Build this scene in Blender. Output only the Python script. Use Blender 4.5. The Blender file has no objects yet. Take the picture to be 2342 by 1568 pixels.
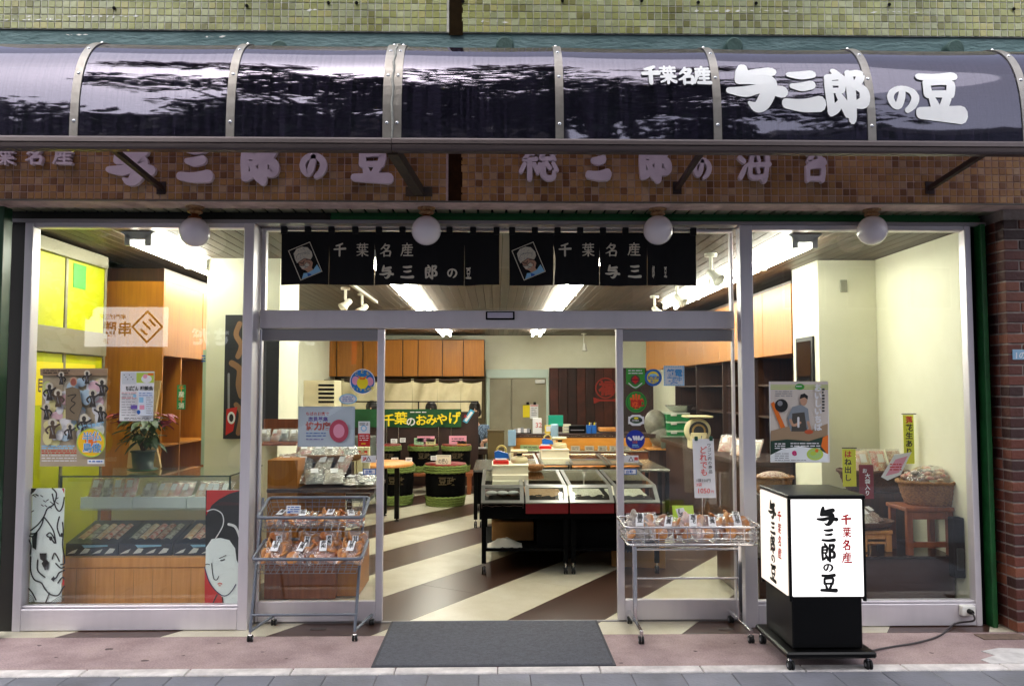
import bpy, math, random
from mathutils import Matrix, Vector, Euler, noise as mnoise
R = math.radians
rnd = random.Random(7)
scene = bpy.context.scene
COL = scene.collection
# ------------------------------------------------------------------ camera, sky, sun, exposure
FPX = 1850.0                                   # focal length for a picture 2342 wide
CAMP = Vector((0.0, -5.93, 1.676))
PITCH = math.atan(104 / FPX); YAW = math.atan(36 / FPX)
cam_d = bpy.data.cameras.new('camera'); cam = bpy.data.objects.new('camera', cam_d); COL.objects.link(cam)
cam_d.sensor_width = 36; cam_d.lens = 36 * FPX / 2342; cam_d.clip_end = 400; cam_d.clip_start = 0.05
cam.location = CAMP; cam.rotation_euler = (R(90) + PITCH, 0, -YAW)
scene.camera = cam
CROT = Euler((R(90) + PITCH, 0, -YAW)).to_matrix()

w = bpy.data.worlds.new('World'); scene.world = w; w.use_nodes = True
nt = w.node_tree; nt.nodes.clear()
sky = nt.nodes.new('ShaderNodeTexSky'); sky.sky_type = 'NISHITA'; sky.sun_disc = False
SUN_EL, SUN_AZ = R(58), R(200)
sky.sun_elevation = SUN_EL; sky.sun_rotation = SUN_AZ; sky.air_density = 1.0; sky.dust_density = 4.0; sky.ozone_density = 1.0
hs = nt.nodes.new('ShaderNodeHueSaturation'); hs.inputs['Saturation'].default_value = 0.45
bg = nt.nodes.new('ShaderNodeBackground'); bg.inputs['Strength'].default_value = 0.15
wo = nt.nodes.new('ShaderNodeOutputWorld')
nt.links.new(sky.outputs[0], hs.inputs['Color']); nt.links.new(hs.outputs[0], bg.inputs['Color']); nt.links.new(bg.outputs[0], wo.inputs['Surface'])
sd = bpy.data.lights.new('sun', 'SUN'); sd.energy = 1.0; sd.angle = R(80); sd.color = (1.0, 0.98, 0.95)
sun = bpy.data.objects.new('sun', sd); COL.objects.link(sun)
# the sun stands behind the photographer, high, veiled by cloud
sdir = Vector((math.sin(SUN_AZ) * math.cos(SUN_EL), math.cos(SUN_AZ) * math.cos(SUN_EL), math.sin(SUN_EL)))
sun.rotation_euler = sdir.to_track_quat('Z', 'Y').to_euler(); sun.location = (0, -12, 15)
scene.view_settings.view_transform = 'Standard'; scene.view_settings.look = 'None'
scene.view_settings.exposure = 1.5; scene.view_settings.gamma = 1.0; scene.view_settings.use_curve_mapping = False
scene.render.engine = 'CYCLES'
scene.cycles.use_denoising = True
scene.cycles.max_bounces = 10; scene.cycles.transparent_max_bounces = 24
scene.cycles.diffuse_bounces = 4; scene.cycles.glossy_bounces = 4
scene.cycles.sample_clamp_indirect = 6.0
scene.cycles.caustics_reflective = False; scene.cycles.caustics_refractive = False

# ------------------------------------------------------------------ placing helpers
def ray(px, py):
    return CROT @ Vector(((px - 1171) / FPX, -(py - 784) / FPX, -1.0))
def P(px, py, y):
    d = ray(px, py); t = (y - CAMP.y) / d.y
    return CAMP + d * t
def G(px, py, z=0.0):
    d = ray(px, py); t = (z - CAMP.z) / d.z
    return CAMP + d * t
def XZ(px, py, y):
    p = P(px, py, y); return p.x, p.z

# ------------------------------------------------------------------ materials
def lin(h):
    h = h.lstrip('#'); o = []
    for i in (0, 2, 4):
        c = int(h[i:i + 2], 16) / 255
        o.append(c / 12.92 if c <= .04045 else ((c + .055) / 1.055) ** 2.4)
    return tuple(o)
def c4(c): return (c[0], c[1], c[2], 1.0)
_mats = {}
def pm(name, col, rough=.5, metal=0.0, col2=None, vs=6.0, bump=0.0, bs=80.0, stretch=(1, 1, 1), spec=.5, coat=0.0, emis=None, es=0.0, fine=None, contrast=(.35, .65)):
    if name in _mats: return _mats[name]
    if isinstance(col, str): col = lin(col)
    if isinstance(col2, str): col2 = lin(col2)
    m = bpy.data.materials.new(name); m.use_nodes = True; n = m.node_tree; b = n.nodes['Principled BSDF']
    b.inputs['Base Color'].default_value = c4(col); b.inputs['Roughness'].default_value = rough; b.inputs['Metallic'].default_value = metal
    b.inputs['Specular IOR Level'].default_value = spec; b.inputs['Coat Weight'].default_value = coat
    if emis:
        b.inputs['Emission Color'].default_value = c4(lin(emis) if isinstance(emis, str) else emis); b.inputs['Emission Strength'].default_value = es
    if col2 or bump:
        tc = n.nodes.new('ShaderNodeTexCoord'); mp = n.nodes.new('ShaderNodeMapping'); mp.inputs['Scale'].default_value = stretch
        n.links.new(tc.outputs['Object'], mp.inputs['Vector'])
    if col2:
        nz = n.nodes.new('ShaderNodeTexNoise'); nz.inputs['Scale'].default_value = vs; nz.inputs['Detail'].default_value = 6; nz.inputs['Roughness'].default_value = .62
        n.links.new(mp.outputs[0], nz.inputs['Vector'])
        rp = n.nodes.new('ShaderNodeValToRGB'); rp.color_ramp.elements[0].position = contrast[0]; rp.color_ramp.elements[1].position = contrast[1]
        rp.color_ramp.elements[0].color = c4(col2); rp.color_ramp.elements[1].color = c4(col)
        n.links.new(nz.outputs['Fac'], rp.inputs['Fac'])
        out = rp.outputs['Color']
        if fine:
            nf = n.nodes.new('ShaderNodeTexNoise'); nf.inputs['Scale'].default_value = fine[0]; nf.inputs['Detail'].default_value = 2
            n.links.new(tc.outputs['Object'], nf.inputs['Vector'])
            r2 = n.nodes.new('ShaderNodeValToRGB'); r2.color_ramp.elements[0].position = .38; r2.color_ramp.elements[1].position = .62
            g0 = 1 - fine[1]; r2.color_ramp.elements[0].color = (g0, g0, g0, 1); r2.color_ramp.elements[1].color = (1, 1, 1, 1)
            mx = n.nodes.new('ShaderNodeMix'); mx.data_type = 'RGBA'; mx.blend_type = 'MULTIPLY'; mx.inputs['Factor'].default_value = 1
            n.links.new(nf.outputs['Fac'], r2.inputs['Fac']); n.links.new(out, mx.inputs['A']); n.links.new(r2.outputs['Color'], mx.inputs['B']); out = mx.outputs['Result']
        n.links.new(out, b.inputs['Base Color'])
    if bump:
        nb = n.nodes.new('ShaderNodeTexNoise'); nb.inputs['Scale'].default_value = bs; nb.inputs['Detail'].default_value = 4
        n.links.new(mp.outputs[0], nb.inputs['Vector'])
        bp = n.nodes.new('ShaderNodeBump'); bp.inputs['Strength'].default_value = bump; bp.inputs['Distance'].default_value = .01
        n.links.new(nb.outputs['Fac'], bp.inputs['Height']); n.links.new(bp.outputs[0], b.inputs['Normal'])
    _mats[name] = m; return m
def em(name, col, s):
    if name in _mats: return _mats[name]
    if isinstance(col, str): col = lin(col)
    m = bpy.data.materials.new(name); m.use_nodes = True; n = m.node_tree; n.nodes.clear()
    e = n.nodes.new('ShaderNodeEmission'); e.inputs[0].default_value = c4(col); e.inputs[1].default_value = s
    o = n.nodes.new('ShaderNodeOutputMaterial'); n.links.new(e.outputs[0], o.inputs[0]); _mats[name] = m; return m
def sheet(name, tint, base_refl=.05, rough=.0, diff=None, dfac=0.0, bump=0.0, bs=3.0, bst=(1, 1, 1), power=5.0, gcol=(1, 1, 1), streak=False):
    """thin clear sheet: transparent body, mirror-like skin that strengthens at grazing angles, optional dust"""
    if name in _mats: return _mats[name]
    m = bpy.data.materials.new(name); m.use_nodes = True; n = m.node_tree; n.nodes.clear(); L = n.links.new
    o = n.nodes.new('ShaderNodeOutputMaterial'); tr = n.nodes.new('ShaderNodeBsdfTransparent'); tr.inputs[0].default_value = c4(tint)
    gl = n.nodes.new('ShaderNodeBsdfGlossy'); gl.inputs['Roughness'].default_value = rough; gl.inputs['Color'].default_value = c4(gcol)
    lw = n.nodes.new('ShaderNodeLayerWeight'); lw.inputs['Blend'].default_value = .5
    pw = n.nodes.new('ShaderNodeMath'); pw.operation = 'POWER'; pw.inputs[1].default_value = power
    ma = n.nodes.new('ShaderNodeMath'); ma.operation = 'MULTIPLY_ADD'; ma.inputs[1].default_value = 1 - base_refl; ma.inputs[2].default_value = base_refl
    L(lw.outputs['Facing'], pw.inputs[0]); L(pw.outputs[0], ma.inputs[0])
    body = tr.outputs[0]
    if diff:
        if streak:
            # dust and rain streaks that run down the sheet
            t2 = n.nodes.new('ShaderNodeTexCoord'); m3 = n.nodes.new('ShaderNodeMapping'); m3.inputs['Scale'].default_value = (60, 1.2, 1.2); L(t2.outputs['Object'], m3.inputs['Vector'])
            z2 = n.nodes.new('ShaderNodeTexNoise'); z2.inputs['Scale'].default_value = 1.0; z2.inputs['Detail'].default_value = 5; L(m3.outputs[0], z2.inputs['Vector'])
            r2 = n.nodes.new('ShaderNodeMapRange'); r2.inputs['From Min'].default_value = .42; r2.inputs['From Max'].default_value = .75; r2.inputs['To Min'].default_value = .03; r2.inputs['To Max'].default_value = .30; L(z2.outputs['Fac'], r2.inputs['Value'])
        df = n.nodes.new('ShaderNodeBsdfDiffuse'); df.inputs[0].default_value = c4(diff)
        mx = n.nodes.new('ShaderNodeMixShader'); mx.inputs[0].default_value = dfac; (L(r2.outputs[0], mx.inputs[0]) if streak else None); L(body, mx.inputs[1]); L(df.outputs[0], mx.inputs[2]); body = mx.outputs[0]
    m2 = n.nodes.new('ShaderNodeMixShader'); L(ma.outputs[0], m2.inputs[0]); L(body, m2.inputs[1]); L(gl.outputs[0], m2.inputs[2]); L(m2.outputs[0], o.inputs[0])
    if bump:
        tc = n.nodes.new('ShaderNodeTexCoord'); mp = n.nodes.new('ShaderNodeMapping'); mp.inputs['Scale'].default_value = bst; L(tc.outputs['Object'], mp.inputs['Vector'])
        nz = n.nodes.new('ShaderNodeTexNoise'); nz.inputs['Scale'].default_value = bs; nz.inputs['Detail'].default_value = 3; L(mp.outputs[0], nz.inputs['Vector'])
        bp = n.nodes.new('ShaderNodeBump'); bp.inputs['Strength'].default_value = bump; bp.inputs['Distance'].default_value = .02
        L(nz.outputs['Fac'], bp.inputs['Height']); L(bp.outputs[0], gl.inputs['Normal']); L(bp.outputs[0], lw.inputs['Normal'])
    _mats[name] = m; return m
def rampmat(name, cols, rough=.4, island=False, spec=.5, bump=.15, dirt=.25, dsc=3.0):
    """each piece its own tone out of a list: per object, or per island for joined pieces; broad grime over all"""
    if name in _mats: return _mats[name]
    m = bpy.data.materials.new(name); m.use_nodes = True; n = m.node_tree; b = n.nodes['Principled BSDF']; L = n.links.new
    b.inputs['Roughness'].default_value = rough; b.inputs['Specular IOR Level'].default_value = spec
    rp = n.nodes.new('ShaderNodeValToRGB'); rp.color_ramp.interpolation = 'CONSTANT'; e = rp.color_ramp.elements
    while len(e) < len(cols): e.new(.5)
    for i, c in enumerate(cols): e[i].position = i / len(cols); e[i].color = c4(lin(c))
    if island:
        g = n.nodes.new('ShaderNodeNewGeometry'); L(g.outputs['Random Per Island'], rp.inputs[0])
    else:
        g = n.nodes.new('ShaderNodeObjectInfo'); L(g.outputs['Random'], rp.inputs[0])
    ge = n.nodes.new('ShaderNodeNewGeometry')
    nz = n.nodes.new('ShaderNodeTexNoise'); nz.inputs['Scale'].default_value = dsc; nz.inputs['Detail'].default_value = 6; L(ge.outputs['Position'], nz.inputs['Vector'])
    r2 = n.nodes.new('ShaderNodeValToRGB'); r2.color_ramp.elements[0].position = .35; r2.color_ramp.elements[1].position = .62
    g0 = 1 - dirt; r2.color_ramp.elements[0].color = (g0, g0, g0 * .95, 1); L(nz.outputs['Fac'], r2.inputs[0])
    mx = n.nodes.new('ShaderNodeMix'); mx.data_type = 'RGBA'; mx.blend_type = 'MULTIPLY'; mx.inputs['Factor'].default_value = 1
    L(rp.outputs[0], mx.inputs['A']); L(r2.outputs[0], mx.inputs['B']); L(mx.outputs['Result'], b.inputs['Base Color'])
    if bump:
        nb = n.nodes.new('ShaderNodeTexNoise'); nb.inputs['Scale'].default_value = 45; L(ge.outputs['Position'], nb.inputs['Vector'])
        bp = n.nodes.new('ShaderNodeBump'); bp.inputs['Strength'].default_value = bump; bp.inputs['Distance'].default_value = .008
        L(nb.outputs['Fac'], bp.inputs['Height']); L(bp.outputs[0], b.inputs['Normal'])
    _mats[name] = m; return m

ALU = pm('aluminium', (.74, .70, .755), .38, .4, col2=(.64, .61, .66), vs=3, stretch=(1, 1, .15))
ALUD = pm('aluminium_dark', (.30, .29, .31), .4, .5)
GLASS = sheet('window_glass', (.985, 1, .985), .048)
CASEGLASS = sheet('case_glass', (.965, .99, .98), .05)
AWN = sheet('tinted_sheet', (.50, .44, .50), .078, .03, diff=(.06, .05, .095), dfac=.08, bump=.055, bs=1.7, bst=(.7, 1, 1.6), power=4.5, gcol=(.86, .84, 1.0), streak=True)
FILM = sheet('bag_film', (.98, .98, .98), .10, .08, diff=(.95, .86, .90), dfac=.12, bump=.9, bs=38, power=3)
AWNRIB = pm('awning_rib', (.30, .28, .26), .42, .6, col2=(.22, .20, .185), vs=9)
AWNRAIL = pm('awning_rail', '#5a4e4e', .45, .3, col2='#493f40', vs=4, stretch=(.3, 1, 8))
CHROME = pm('chrome', (.72, .72, .74), .18, 1.0)
STEELG = pm('grey_enamel', '#676d79', .42, .2)
BLACK = pm('black_paint', '#060607', .30, spec=.22)
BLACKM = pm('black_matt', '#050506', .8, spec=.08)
RUBBER = pm('rubber', '#121214', .6)
WHITE = pm('white_paint', '#e4e4e0', .5)
PAPER = pm('paper', '#e8e8ea', .7)
CREAM = pm('cream_wall', '#e8e6d0', .7, col2='#dedcc2', vs=1.2)
WOODC = pm('cabinet_wood', '#ac6c16', .42, col2='#8e5410', vs=5, stretch=(9, 9, .45), contrast=(.25, .75))
WOODD = pm('dark_wood', '#3c1f10', .5, col2='#271207', vs=5, stretch=(8, 8, .4))
WOODL = pm('light_wood', '#dc9a56', .45, col2='#cc8842', vs=5, stretch=(7, 7, .5))
WOODO = pm('orange_wood', '#8c4a22', .45, col2='#743a18', vs=6, stretch=(6, 6, .6))
RED = pm('red_print', '#c81f1c', .5); REDD = pm('deep_red', '#7c0d12', .35)
NAVY = pm('noren_cloth', '#040408', .95, bump=.3, bs=400)
CREAMPRINT = pm('cream_print', '#d9d2be', .8)
GREENP = pm('green_paint', '#0a3a1e', .4)
BLUEP = pm('blue_print', '#2060b4', .5); LBLUE = pm('pale_blue_print', '#8cc3e4', .5)
YEL = pm('yellow_print', '#f2dc1e', .5); ORA = pm('orange_print', '#e8741c', .5); GRN = pm('green_print', '#3c9c34', .5)
INK = pm('ink', '#141416', .6); GREYP = pm('grey_print', '#8a8a90', .6); PINKP = pm('pink_print', '#e79cb4', .55); PURP = pm('purple_print', '#6a54a8', .55)
MAGP = pm('magenta_print', '#c2246c', .55); TANP = pm('tan_print', '#a58a6c', .6); SKINP = pm('skin_print', '#c79a7e', .6); BROWNP = pm('brown_print', '#5b4a3c', .6)
LGRN = pm('lime_print', '#b8d04c', .5); TEALP = pm('teal_plastic', '#0c9c80', .4); BLUEPL = pm('blue_plastic', '#1e62b8', .35); REDPL = pm('red_plastic', '#c8281e', .35)
CREAMPL = pm('cream_plastic', '#dcd0a4', .45); GREENPL = pm('green_plastic', '#13803f', .4); FOAM = pm('cream_foam', '#e2dcc4', .8)
GOLDP = pm('gold_print', '#9c7a3a', .5); MAROON = pm('maroon_card', '#7a1c2c', .6); YGRN = pm('yellow_strip', '#dde23c', .6)
CARD = pm('cardboard', '#b08450', .8, col2='#a07442', vs=4)
WICK = pm('wicker', '#a8743c', .65, col2='#6e4520', vs=60, stretch=(1, 1, 2), bump=1.0, bs=60)
WICKD = pm('wicker_dark', '#5a3218', .65, col2='#371b0b', vs=60, stretch=(1, 1, 2), bump=1.0, bs=60)
LEAFG = pm('leaf', (.035, .075, .02), .5, col2=(.02, .05, .012), vs=9); LEAFR = pm('red_leaf', (.35, .02, .05), .5, col2=(.2, .01, .05), vs=12)
CRACK = pm('rice_cracker', '#c98046', .35, col2='#96481e', vs=26, bump=.6, bs=60)
CRACKL = pm('pale_cracker', '#d8a266', .4, col2='#b06a34', vs=26, bump=.6, bs=60)
NUTS = pm('mixed_snack', '#d8ccb8', .5, col2='#8a4a44', vs=70, bump=.8, bs=60)
SKIN = pm('skin', '#cf9f82', .55); HAIR = pm('hair', '#140d0b', .45)
TUBE = em('fluorescent', (1.0, .985, .85), 19.5)
LITW = em('lit_sign_face', (1.0, .965, .96), .62)
LITS = em('lit_sign_side', (1.0, .86, .74), .48)

# ------------------------------------------------------------------ mesh builder
class MB:
    def __init__(s, m=None):
        s.v = []; s.f = []; s.mi = []; s.ms = []; s.sm = []; s.cur = 0; s.xf = None
        if m: s.use(m)
    def use(s, m):
        if m not in s.ms: s.ms.append(m)
        s.cur = s.ms.index(m); return s
    def add(s, vs, fs, smooth=False):
        o = len(s.v)
        if s.xf is not None: vs = [tuple(s.xf @ Vector(p)) for p in vs]
        s.v.extend([tuple(p) for p in vs])
        for f in fs: s.f.append(tuple(i + o for i in f)); s.mi.append(s.cur); s.sm.append(smooth)
        return s
    def box(s, x0, x1, y0, y1, z0, z1, b=0.0):
        lo = (min(x0, x1), min(y0, y1), min(z0, z1)); hi = (max(x0, x1), max(y0, y1), max(z0, z1))
        b = min(b, *[(hi[i] - lo[i]) * .45 for i in range(3)])
        if b <= 0:
            vs = [(hi[0] if i & 1 else lo[0], hi[1] if i & 2 else lo[1], hi[2] if i & 4 else lo[2]) for i in range(8)]
            return s.add(vs, [(0, 4, 6, 2), (1, 3, 7, 5), (0, 1, 5, 4), (2, 6, 7, 3), (0, 2, 3, 1), (4, 5, 7, 6)])
        vs = []
        for c in range(8):
            for a in range(3):
                p = []
                for k in range(3):
                    h = (c >> k) & 1; e = hi[k] if h else lo[k]
                    p.append(e if k == a else (e - b if h else e + b))
                vs.append(tuple(p))
        fs = []
        for a in range(3):
            for h in (0, 1):
                u, v = (a + 1) % 3, (a + 2) % 3
                cs = [(h << a) | (i << u) | (j << v) for i, j in ((0, 0), (1, 0), (1, 1), (0, 1))]
                fs.append([c * 3 + a for c in cs])
        for cdir in range(3):
            u, v = (cdir + 1) % 3, (cdir + 2) % 3
            for i in (0, 1):
                for j in (0, 1):
                    q0 = (i << u) | (j << v); q1 = q0 | (1 << cdir)
                    fs.append([q0 * 3 + u, q1 * 3 + u, q1 * 3 + v, q0 * 3 + v])
        for c in range(8): fs.append([c * 3, c * 3 + 1, c * 3 + 2])
        ctr = Vector(((lo[0] + hi[0]) / 2, (lo[1] + hi[1]) / 2, (lo[2] + hi[2]) / 2)); out = []
        for f in fs:
            a, bb, c = Vector(vs[f[0]]), Vector(vs[f[1]]), Vector(vs[f[2]])
            n = (bb - a).cross(c - a); out.append(tuple(f) if n.dot(a - ctr) > 0 else tuple(reversed(f)))
        return s.add(vs, out)
    def prism(s, poly, axis, a0, a1):
        """polygon in the two other axes (cyclic order), pushed along axis"""
        n = len(poly); vs = []
        for a in (a0, a1):
            for p, q in poly:
                vs.append((a, p, q) if axis == 0 else (p, a, q) if axis == 1 else (p, q, a))
        fs = [tuple(range(n)), tuple(range(2 * n - 1, n - 1, -1))] + [(i, i + n, (i + 1) % n + n, (i + 1) % n) for i in range(n)]
        return s.add(vs, fs)
    def tube(s, pts, r, n=6, closed=False, cap=True, smooth=True):
        pts = [Vector(p) for p in pts]; m = len(pts); rs = r if isinstance(r, (list, tuple)) else [r] * m; vs = []
        up0 = None
        for i, p in enumerate(pts):
            if closed: t = pts[(i + 1) % m] - pts[i - 1]
            else: t = pts[min(i + 1, m - 1)] - pts[max(i - 1, 0)]
            t = t.normalized() if t.length > 1e-9 else Vector((0, 0, 1))
            ref = up0 if up0 is not None else (Vector((0, 0, 1)) if abs(t.z) < .9 else Vector((1, 0, 0)))
            a = t.cross(ref)
            if a.length < 1e-4: ref = Vector((1, 0, 0)) if abs(t.x) < .8 else Vector((0, 1, 0)); a = t.cross(ref)
            a.normalize(); b = a.cross(t).normalized(); up0 = b
            for k in range(n):
                an = 2 * math.pi * (k + .5) / n; vs.append(p + (a * math.cos(an) + b * math.sin(an)) * rs[i])
        fs = []
        for i in range(m if closed else m - 1):
            j = (i + 1) % m
            for k in range(n): fs.append((i * n + k, j * n + k, j * n + (k + 1) % n, i * n + (k + 1) % n))
        s.add(vs, fs, smooth)
        if cap and not closed: s.add([vs[k] for k in range(n)], [tuple(range(n))]); s.add(vs[-n:], [tuple(range(n - 1, -1, -1))])
        return s
    def lathe(s, c, prof, n=20, axis='z', smooth=True, sx=1.0, sy=1.0):
        c = Vector(c); vs = []
        for r, h in prof:
            for k in range(n):
                a = 2 * math.pi * k / n; x, y = r * math.cos(a) * sx, r * math.sin(a) * sy
                vs.append(c + (Vector((x, y, h)) if axis == 'z' else Vector((x, -h, y)) if axis == 'y' else Vector((h, x, y))))
        fs = []
        for i in range(len(prof) - 1):
            for k in range(n): fs.append((i * n + k, i * n + (k + 1) % n, (i + 1) * n + (k + 1) % n, (i + 1) * n + k))
        s.add(vs, fs, smooth)
        for idx, rev in ((0, True), (len(prof) - 1, False)):
            if prof[idx][0] > 1e-5:
                ring = vs[idx * n:(idx + 1) * n]; s.add(ring, [tuple(range(n - 1, -1, -1)) if rev else tuple(range(n))])
        return s
    def ball(s, c, r, n=14, rings=9, sx=1, sy=1, sz=1):
        pr = [(r * math.sin(math.pi * i / rings), -r * math.cos(math.pi * i / rings) * sz) for i in range(rings + 1)]
        pr[0] = (1e-6, pr[0][1]); pr[-1] = (1e-6, pr[-1][1])
        return s.lathe(c, pr, n, 'z', True, sx, sy)
    def grid(s, nu, nv, fn, smooth=True):
        vs = [fn(i / nu, j / nv) for j in range(nv + 1) for i in range(nu + 1)]
        fs = [(j * (nu + 1) + i, j * (nu + 1) + i + 1, (j + 1) * (nu + 1) + i + 1, (j + 1) * (nu + 1) + i) for j in range(nv) for i in range(nu)]
        return s.add(vs, fs, smooth)
    def mesh(s, name):
        me = bpy.data.meshes.new(name); me.from_pydata(s.v, [], s.f)
        for m in s.ms: me.materials.append(m)
        me.polygons.foreach_set('material_index', s.mi); me.polygons.foreach_set('use_smooth', s.sm); me.update(); return me
    def build(s, name, parent=None, kind=None):
        return link(name, s.mesh(name), parent, kind)
def link(name, me, parent=None, kind=None, at=None, rot=None):
    o = bpy.data.objects.new(name, me); COL.objects.link(o)
    if at is not None: o.location = at
    if rot is not None: o.rotation_euler = rot
    if parent is not None: attach(o, parent)
    if kind: o['kind'] = kind
    return o
def base_of(p):
    v = Vector((0, 0, 0))
    while p is not None: v += Vector(p.location); p = p.parent
    return v
def attach(o, p):
    o.parent = p
    if p.type == 'EMPTY': o.matrix_parent_inverse = Matrix.Translation(-Vector(p.location))
def tag(o, label, cat, group=None):
    o['label'] = label; o['category'] = cat
    if group: o['group'] = group
    return o
def thing(name, label, cat, loc=(0, 0, 0), group=None):
    o = bpy.data.objects.new(name, None); COL.objects.link(o); o.location = loc; o.empty_display_size = .05
    return tag(o, label, cat, group)
def copy_tree(o, parent=None):
    c = o.copy(); COL.objects.link(c)
    if parent is not None: c.parent = parent
    for ch in list(o.children): copy_tree(ch, c)
    return c
def dup(root, loc, rot=(0, 0, 0), label=None, scale=None):
    c = copy_tree(root); c.location = loc; c.rotation_euler = rot
    if scale: c.scale = scale if isinstance(scale, tuple) else (scale,) * 3
    if label: c['label'] = label
    return c
def put(root, loc, rot=(0, 0, 0), label=None, scale=None):
    root.location = loc; root.rotation_euler = rot
    if scale: root.scale = scale if isinstance(scale, tuple) else (scale,) * 3
    if label: root['label'] = label
    return root
def struct(name, mb): return mb.build(name, None, 'structure')

# ------------------------------------------------------------------ writing: outlines of the text face, and brush strokes drawn by hand
_tc = {}
def text_geo(body, bold=0.0):
    k = (body, bold)
    if k in _tc: return _tc[k]
    c = bpy.data.curves.new('tmp', 'FONT'); c.body = body; c.resolution_u = 2; c.offset = bold
    o = bpy.data.objects.new('tmp', c); COL.objects.link(o)
    dg = bpy.context.evaluated_depsgraph_get(); dg.update()
    me = bpy.data.meshes.new_from_object(o.evaluated_get(dg))
    vs = [(v.co.x, v.co.y) for v in me.vertices]; fs = [tuple(p.vertices) for p in me.polygons]
    bpy.data.objects.remove(o); bpy.data.curves.remove(c); bpy.data.meshes.remove(me)
    _tc[k] = (vs, fs); return _tc[k]
GL = {
 '与': "30,98,8 27,82,11 20,60,8|33,78,7 55,81,10 80,84,12|20,60,8 48,62,10 74,60,13 74,38,13 62,16,12 48,9,8 36,15,3|0,38,6 30,36,10 60,42,9 98,36,11",
 '三': "22,88,7 50,86,11 80,90,11|26,54,6 50,52,10 76,57,10|6,13,9 50,9,11 94,13,14",
 '郎': "30,99,7 37,88,9|14,80,8 13,50,9 15,10,8|14,80,8 44,82,8 45,64,8 42,49,7|17,65,5 41,65,6|17,48,5 41,48,6|14,10,8 28,16,8 41,30,5|33,40,6 44,22,9 51,8,8|63,93,8 63,50,10 62,1,9|63,90,8 89,91,9 85,73,9 72,61,7|72,60,8 91,48,10 91,27,11 74,21,7",
 'の': "52,80,8 46,50,10 34,22,10 18,26,9 10,50,9 22,74,9 50,85,9 80,74,10 91,48,11 80,22,10 62,7,7",
 '豆': "14,90,8 50,88,9 87,92,10|26,73,7 26,46,8|26,73,7 76,75,8 75,46,8|28,46,6 74,46,7|33,38,6 40,18,9|67,38,8 57,18,8|5,10,8 50,9,10 95,8,12",
 '千': "72,97,7 50,87,9 22,80,7|7,53,8 50,55,9 94,58,11|50,86,8 50,50,9 50,2,9",
 '葉': "8,88,5 50,88,6 92,90,6|33,99,5 33,78,5|66,99,5 66,78,5|9,66,5 91,68,6|28,77,5 28,47,5 78,47,5|50,77,5 50,49,5|70,77,5 70,56,5|8,32,5 92,34,6|50,46,6 50,0,7|47,30,5 30,12,5 8,4,4|53,30,5 72,12,6 93,4,7",
 '名': "48,98,6 36,78,8 14,58,5|44,84,6 78,85,9 62,56,9 36,34,7 8,22,4|36,68,5 52,57,7|38,38,7 38,2,7|38,38,6 86,40,8 83,4,8|40,6,5 82,6,6",
 '産': "50,99,6 50,87,6|14,84,5 87,87,6|34,80,5 39,68,5|66,82,5 60,68,5|16,66,6 92,67,7|18,66,7 16,36,7 3,4,5|38,58,5 27,40,5|34,46,5 86,48,6|32,26,5 83,28,6|58,60,6 58,6,6|23,4,6 94,4,7",
 '総': "30,98,6 16,81,6 37,74,6|43,85,5 12,57,5 45,59,6|28,56,7 28,5,7|14,44,6 5,24,6|40,44,6 47,27,6|66,98,5 52,77,6|79,98,5 95,77,6|72,84,6 58,61,6 86,60,6|85,74,5 94,57,5|54,45,5 49,20,5|64,44,7 64,16,8 77,6,8 91,10,7 91,25,4|72,49,5 81,34,6|90,47,5 99,28,6",
 '海': "8,93,7 21,82,8|3,62,7 16,52,7|5,8,7 14,24,7 22,40,5|44,98,6 31,76,6|40,86,6 94,88,7|44,72,7 38,12,7 88,12,7|44,72,6 91,73,7 84,2,7 73,4,5|28,42,6 99,44,7|62,67,5 66,54,5|60,36,5 64,22,5",
 '苔': "5,86,6 95,88,7|32,99,6 32,74,6|68,99,6 68,74,6|49,73,7 33,50,7 82,56,7|66,67,6 86,49,7|28,38,7 28,2,7|28,38,7 77,40,8 76,2,8|30,6,6 75,6,7",
}
def crom(p, k=5):
    if len(p) < 3:
        return [tuple(a + (b - a) * t / k for a, b in zip(p[0], p[1])) for t in range(k + 1)]
    o = []
    for i in range(len(p) - 1):
        p0, p1, p2, p3 = p[max(i - 1, 0)], p[i], p[i + 1], p[min(i + 2, len(p) - 1)]
        for s in range(k):
            t = s / k
            o.append(tuple(.5 * (2 * b + (c - a) * t + (2 * a - 5 * b + 4 * c - d) * t * t + (3 * b - a - 3 * c + d) * t ** 3) for a, b, c, d in zip(p0, p1, p2, p3)))
    o.append(p[-1]); return o
def stroke_outline(pts):
    L_, R_ = [], []; n = len(pts)
    for i, (x, y, wd) in enumerate(pts):
        a, b = pts[max(i - 1, 0)], pts[min(i + 1, n - 1)]
        dx, dy = b[0] - a[0], b[1] - a[1]; l = math.hypot(dx, dy) or 1
        nx, ny = -dy / l, dx / l; L_.append((x + nx * wd, y + ny * wd)); R_.append((x - nx * wd, y - ny * wd))
    def cap(c, st):
        x, y, wd = c; a0 = math.atan2(st[1] - y, st[0] - x)
        return [(x + wd * math.cos(a0 - math.pi * k / 5), y + wd * math.sin(a0 - math.pi * k / 5)) for k in range(1, 5)]
    return L_, cap(pts[-1], L_[-1]), R_, cap(pts[0], R_[0])
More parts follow.
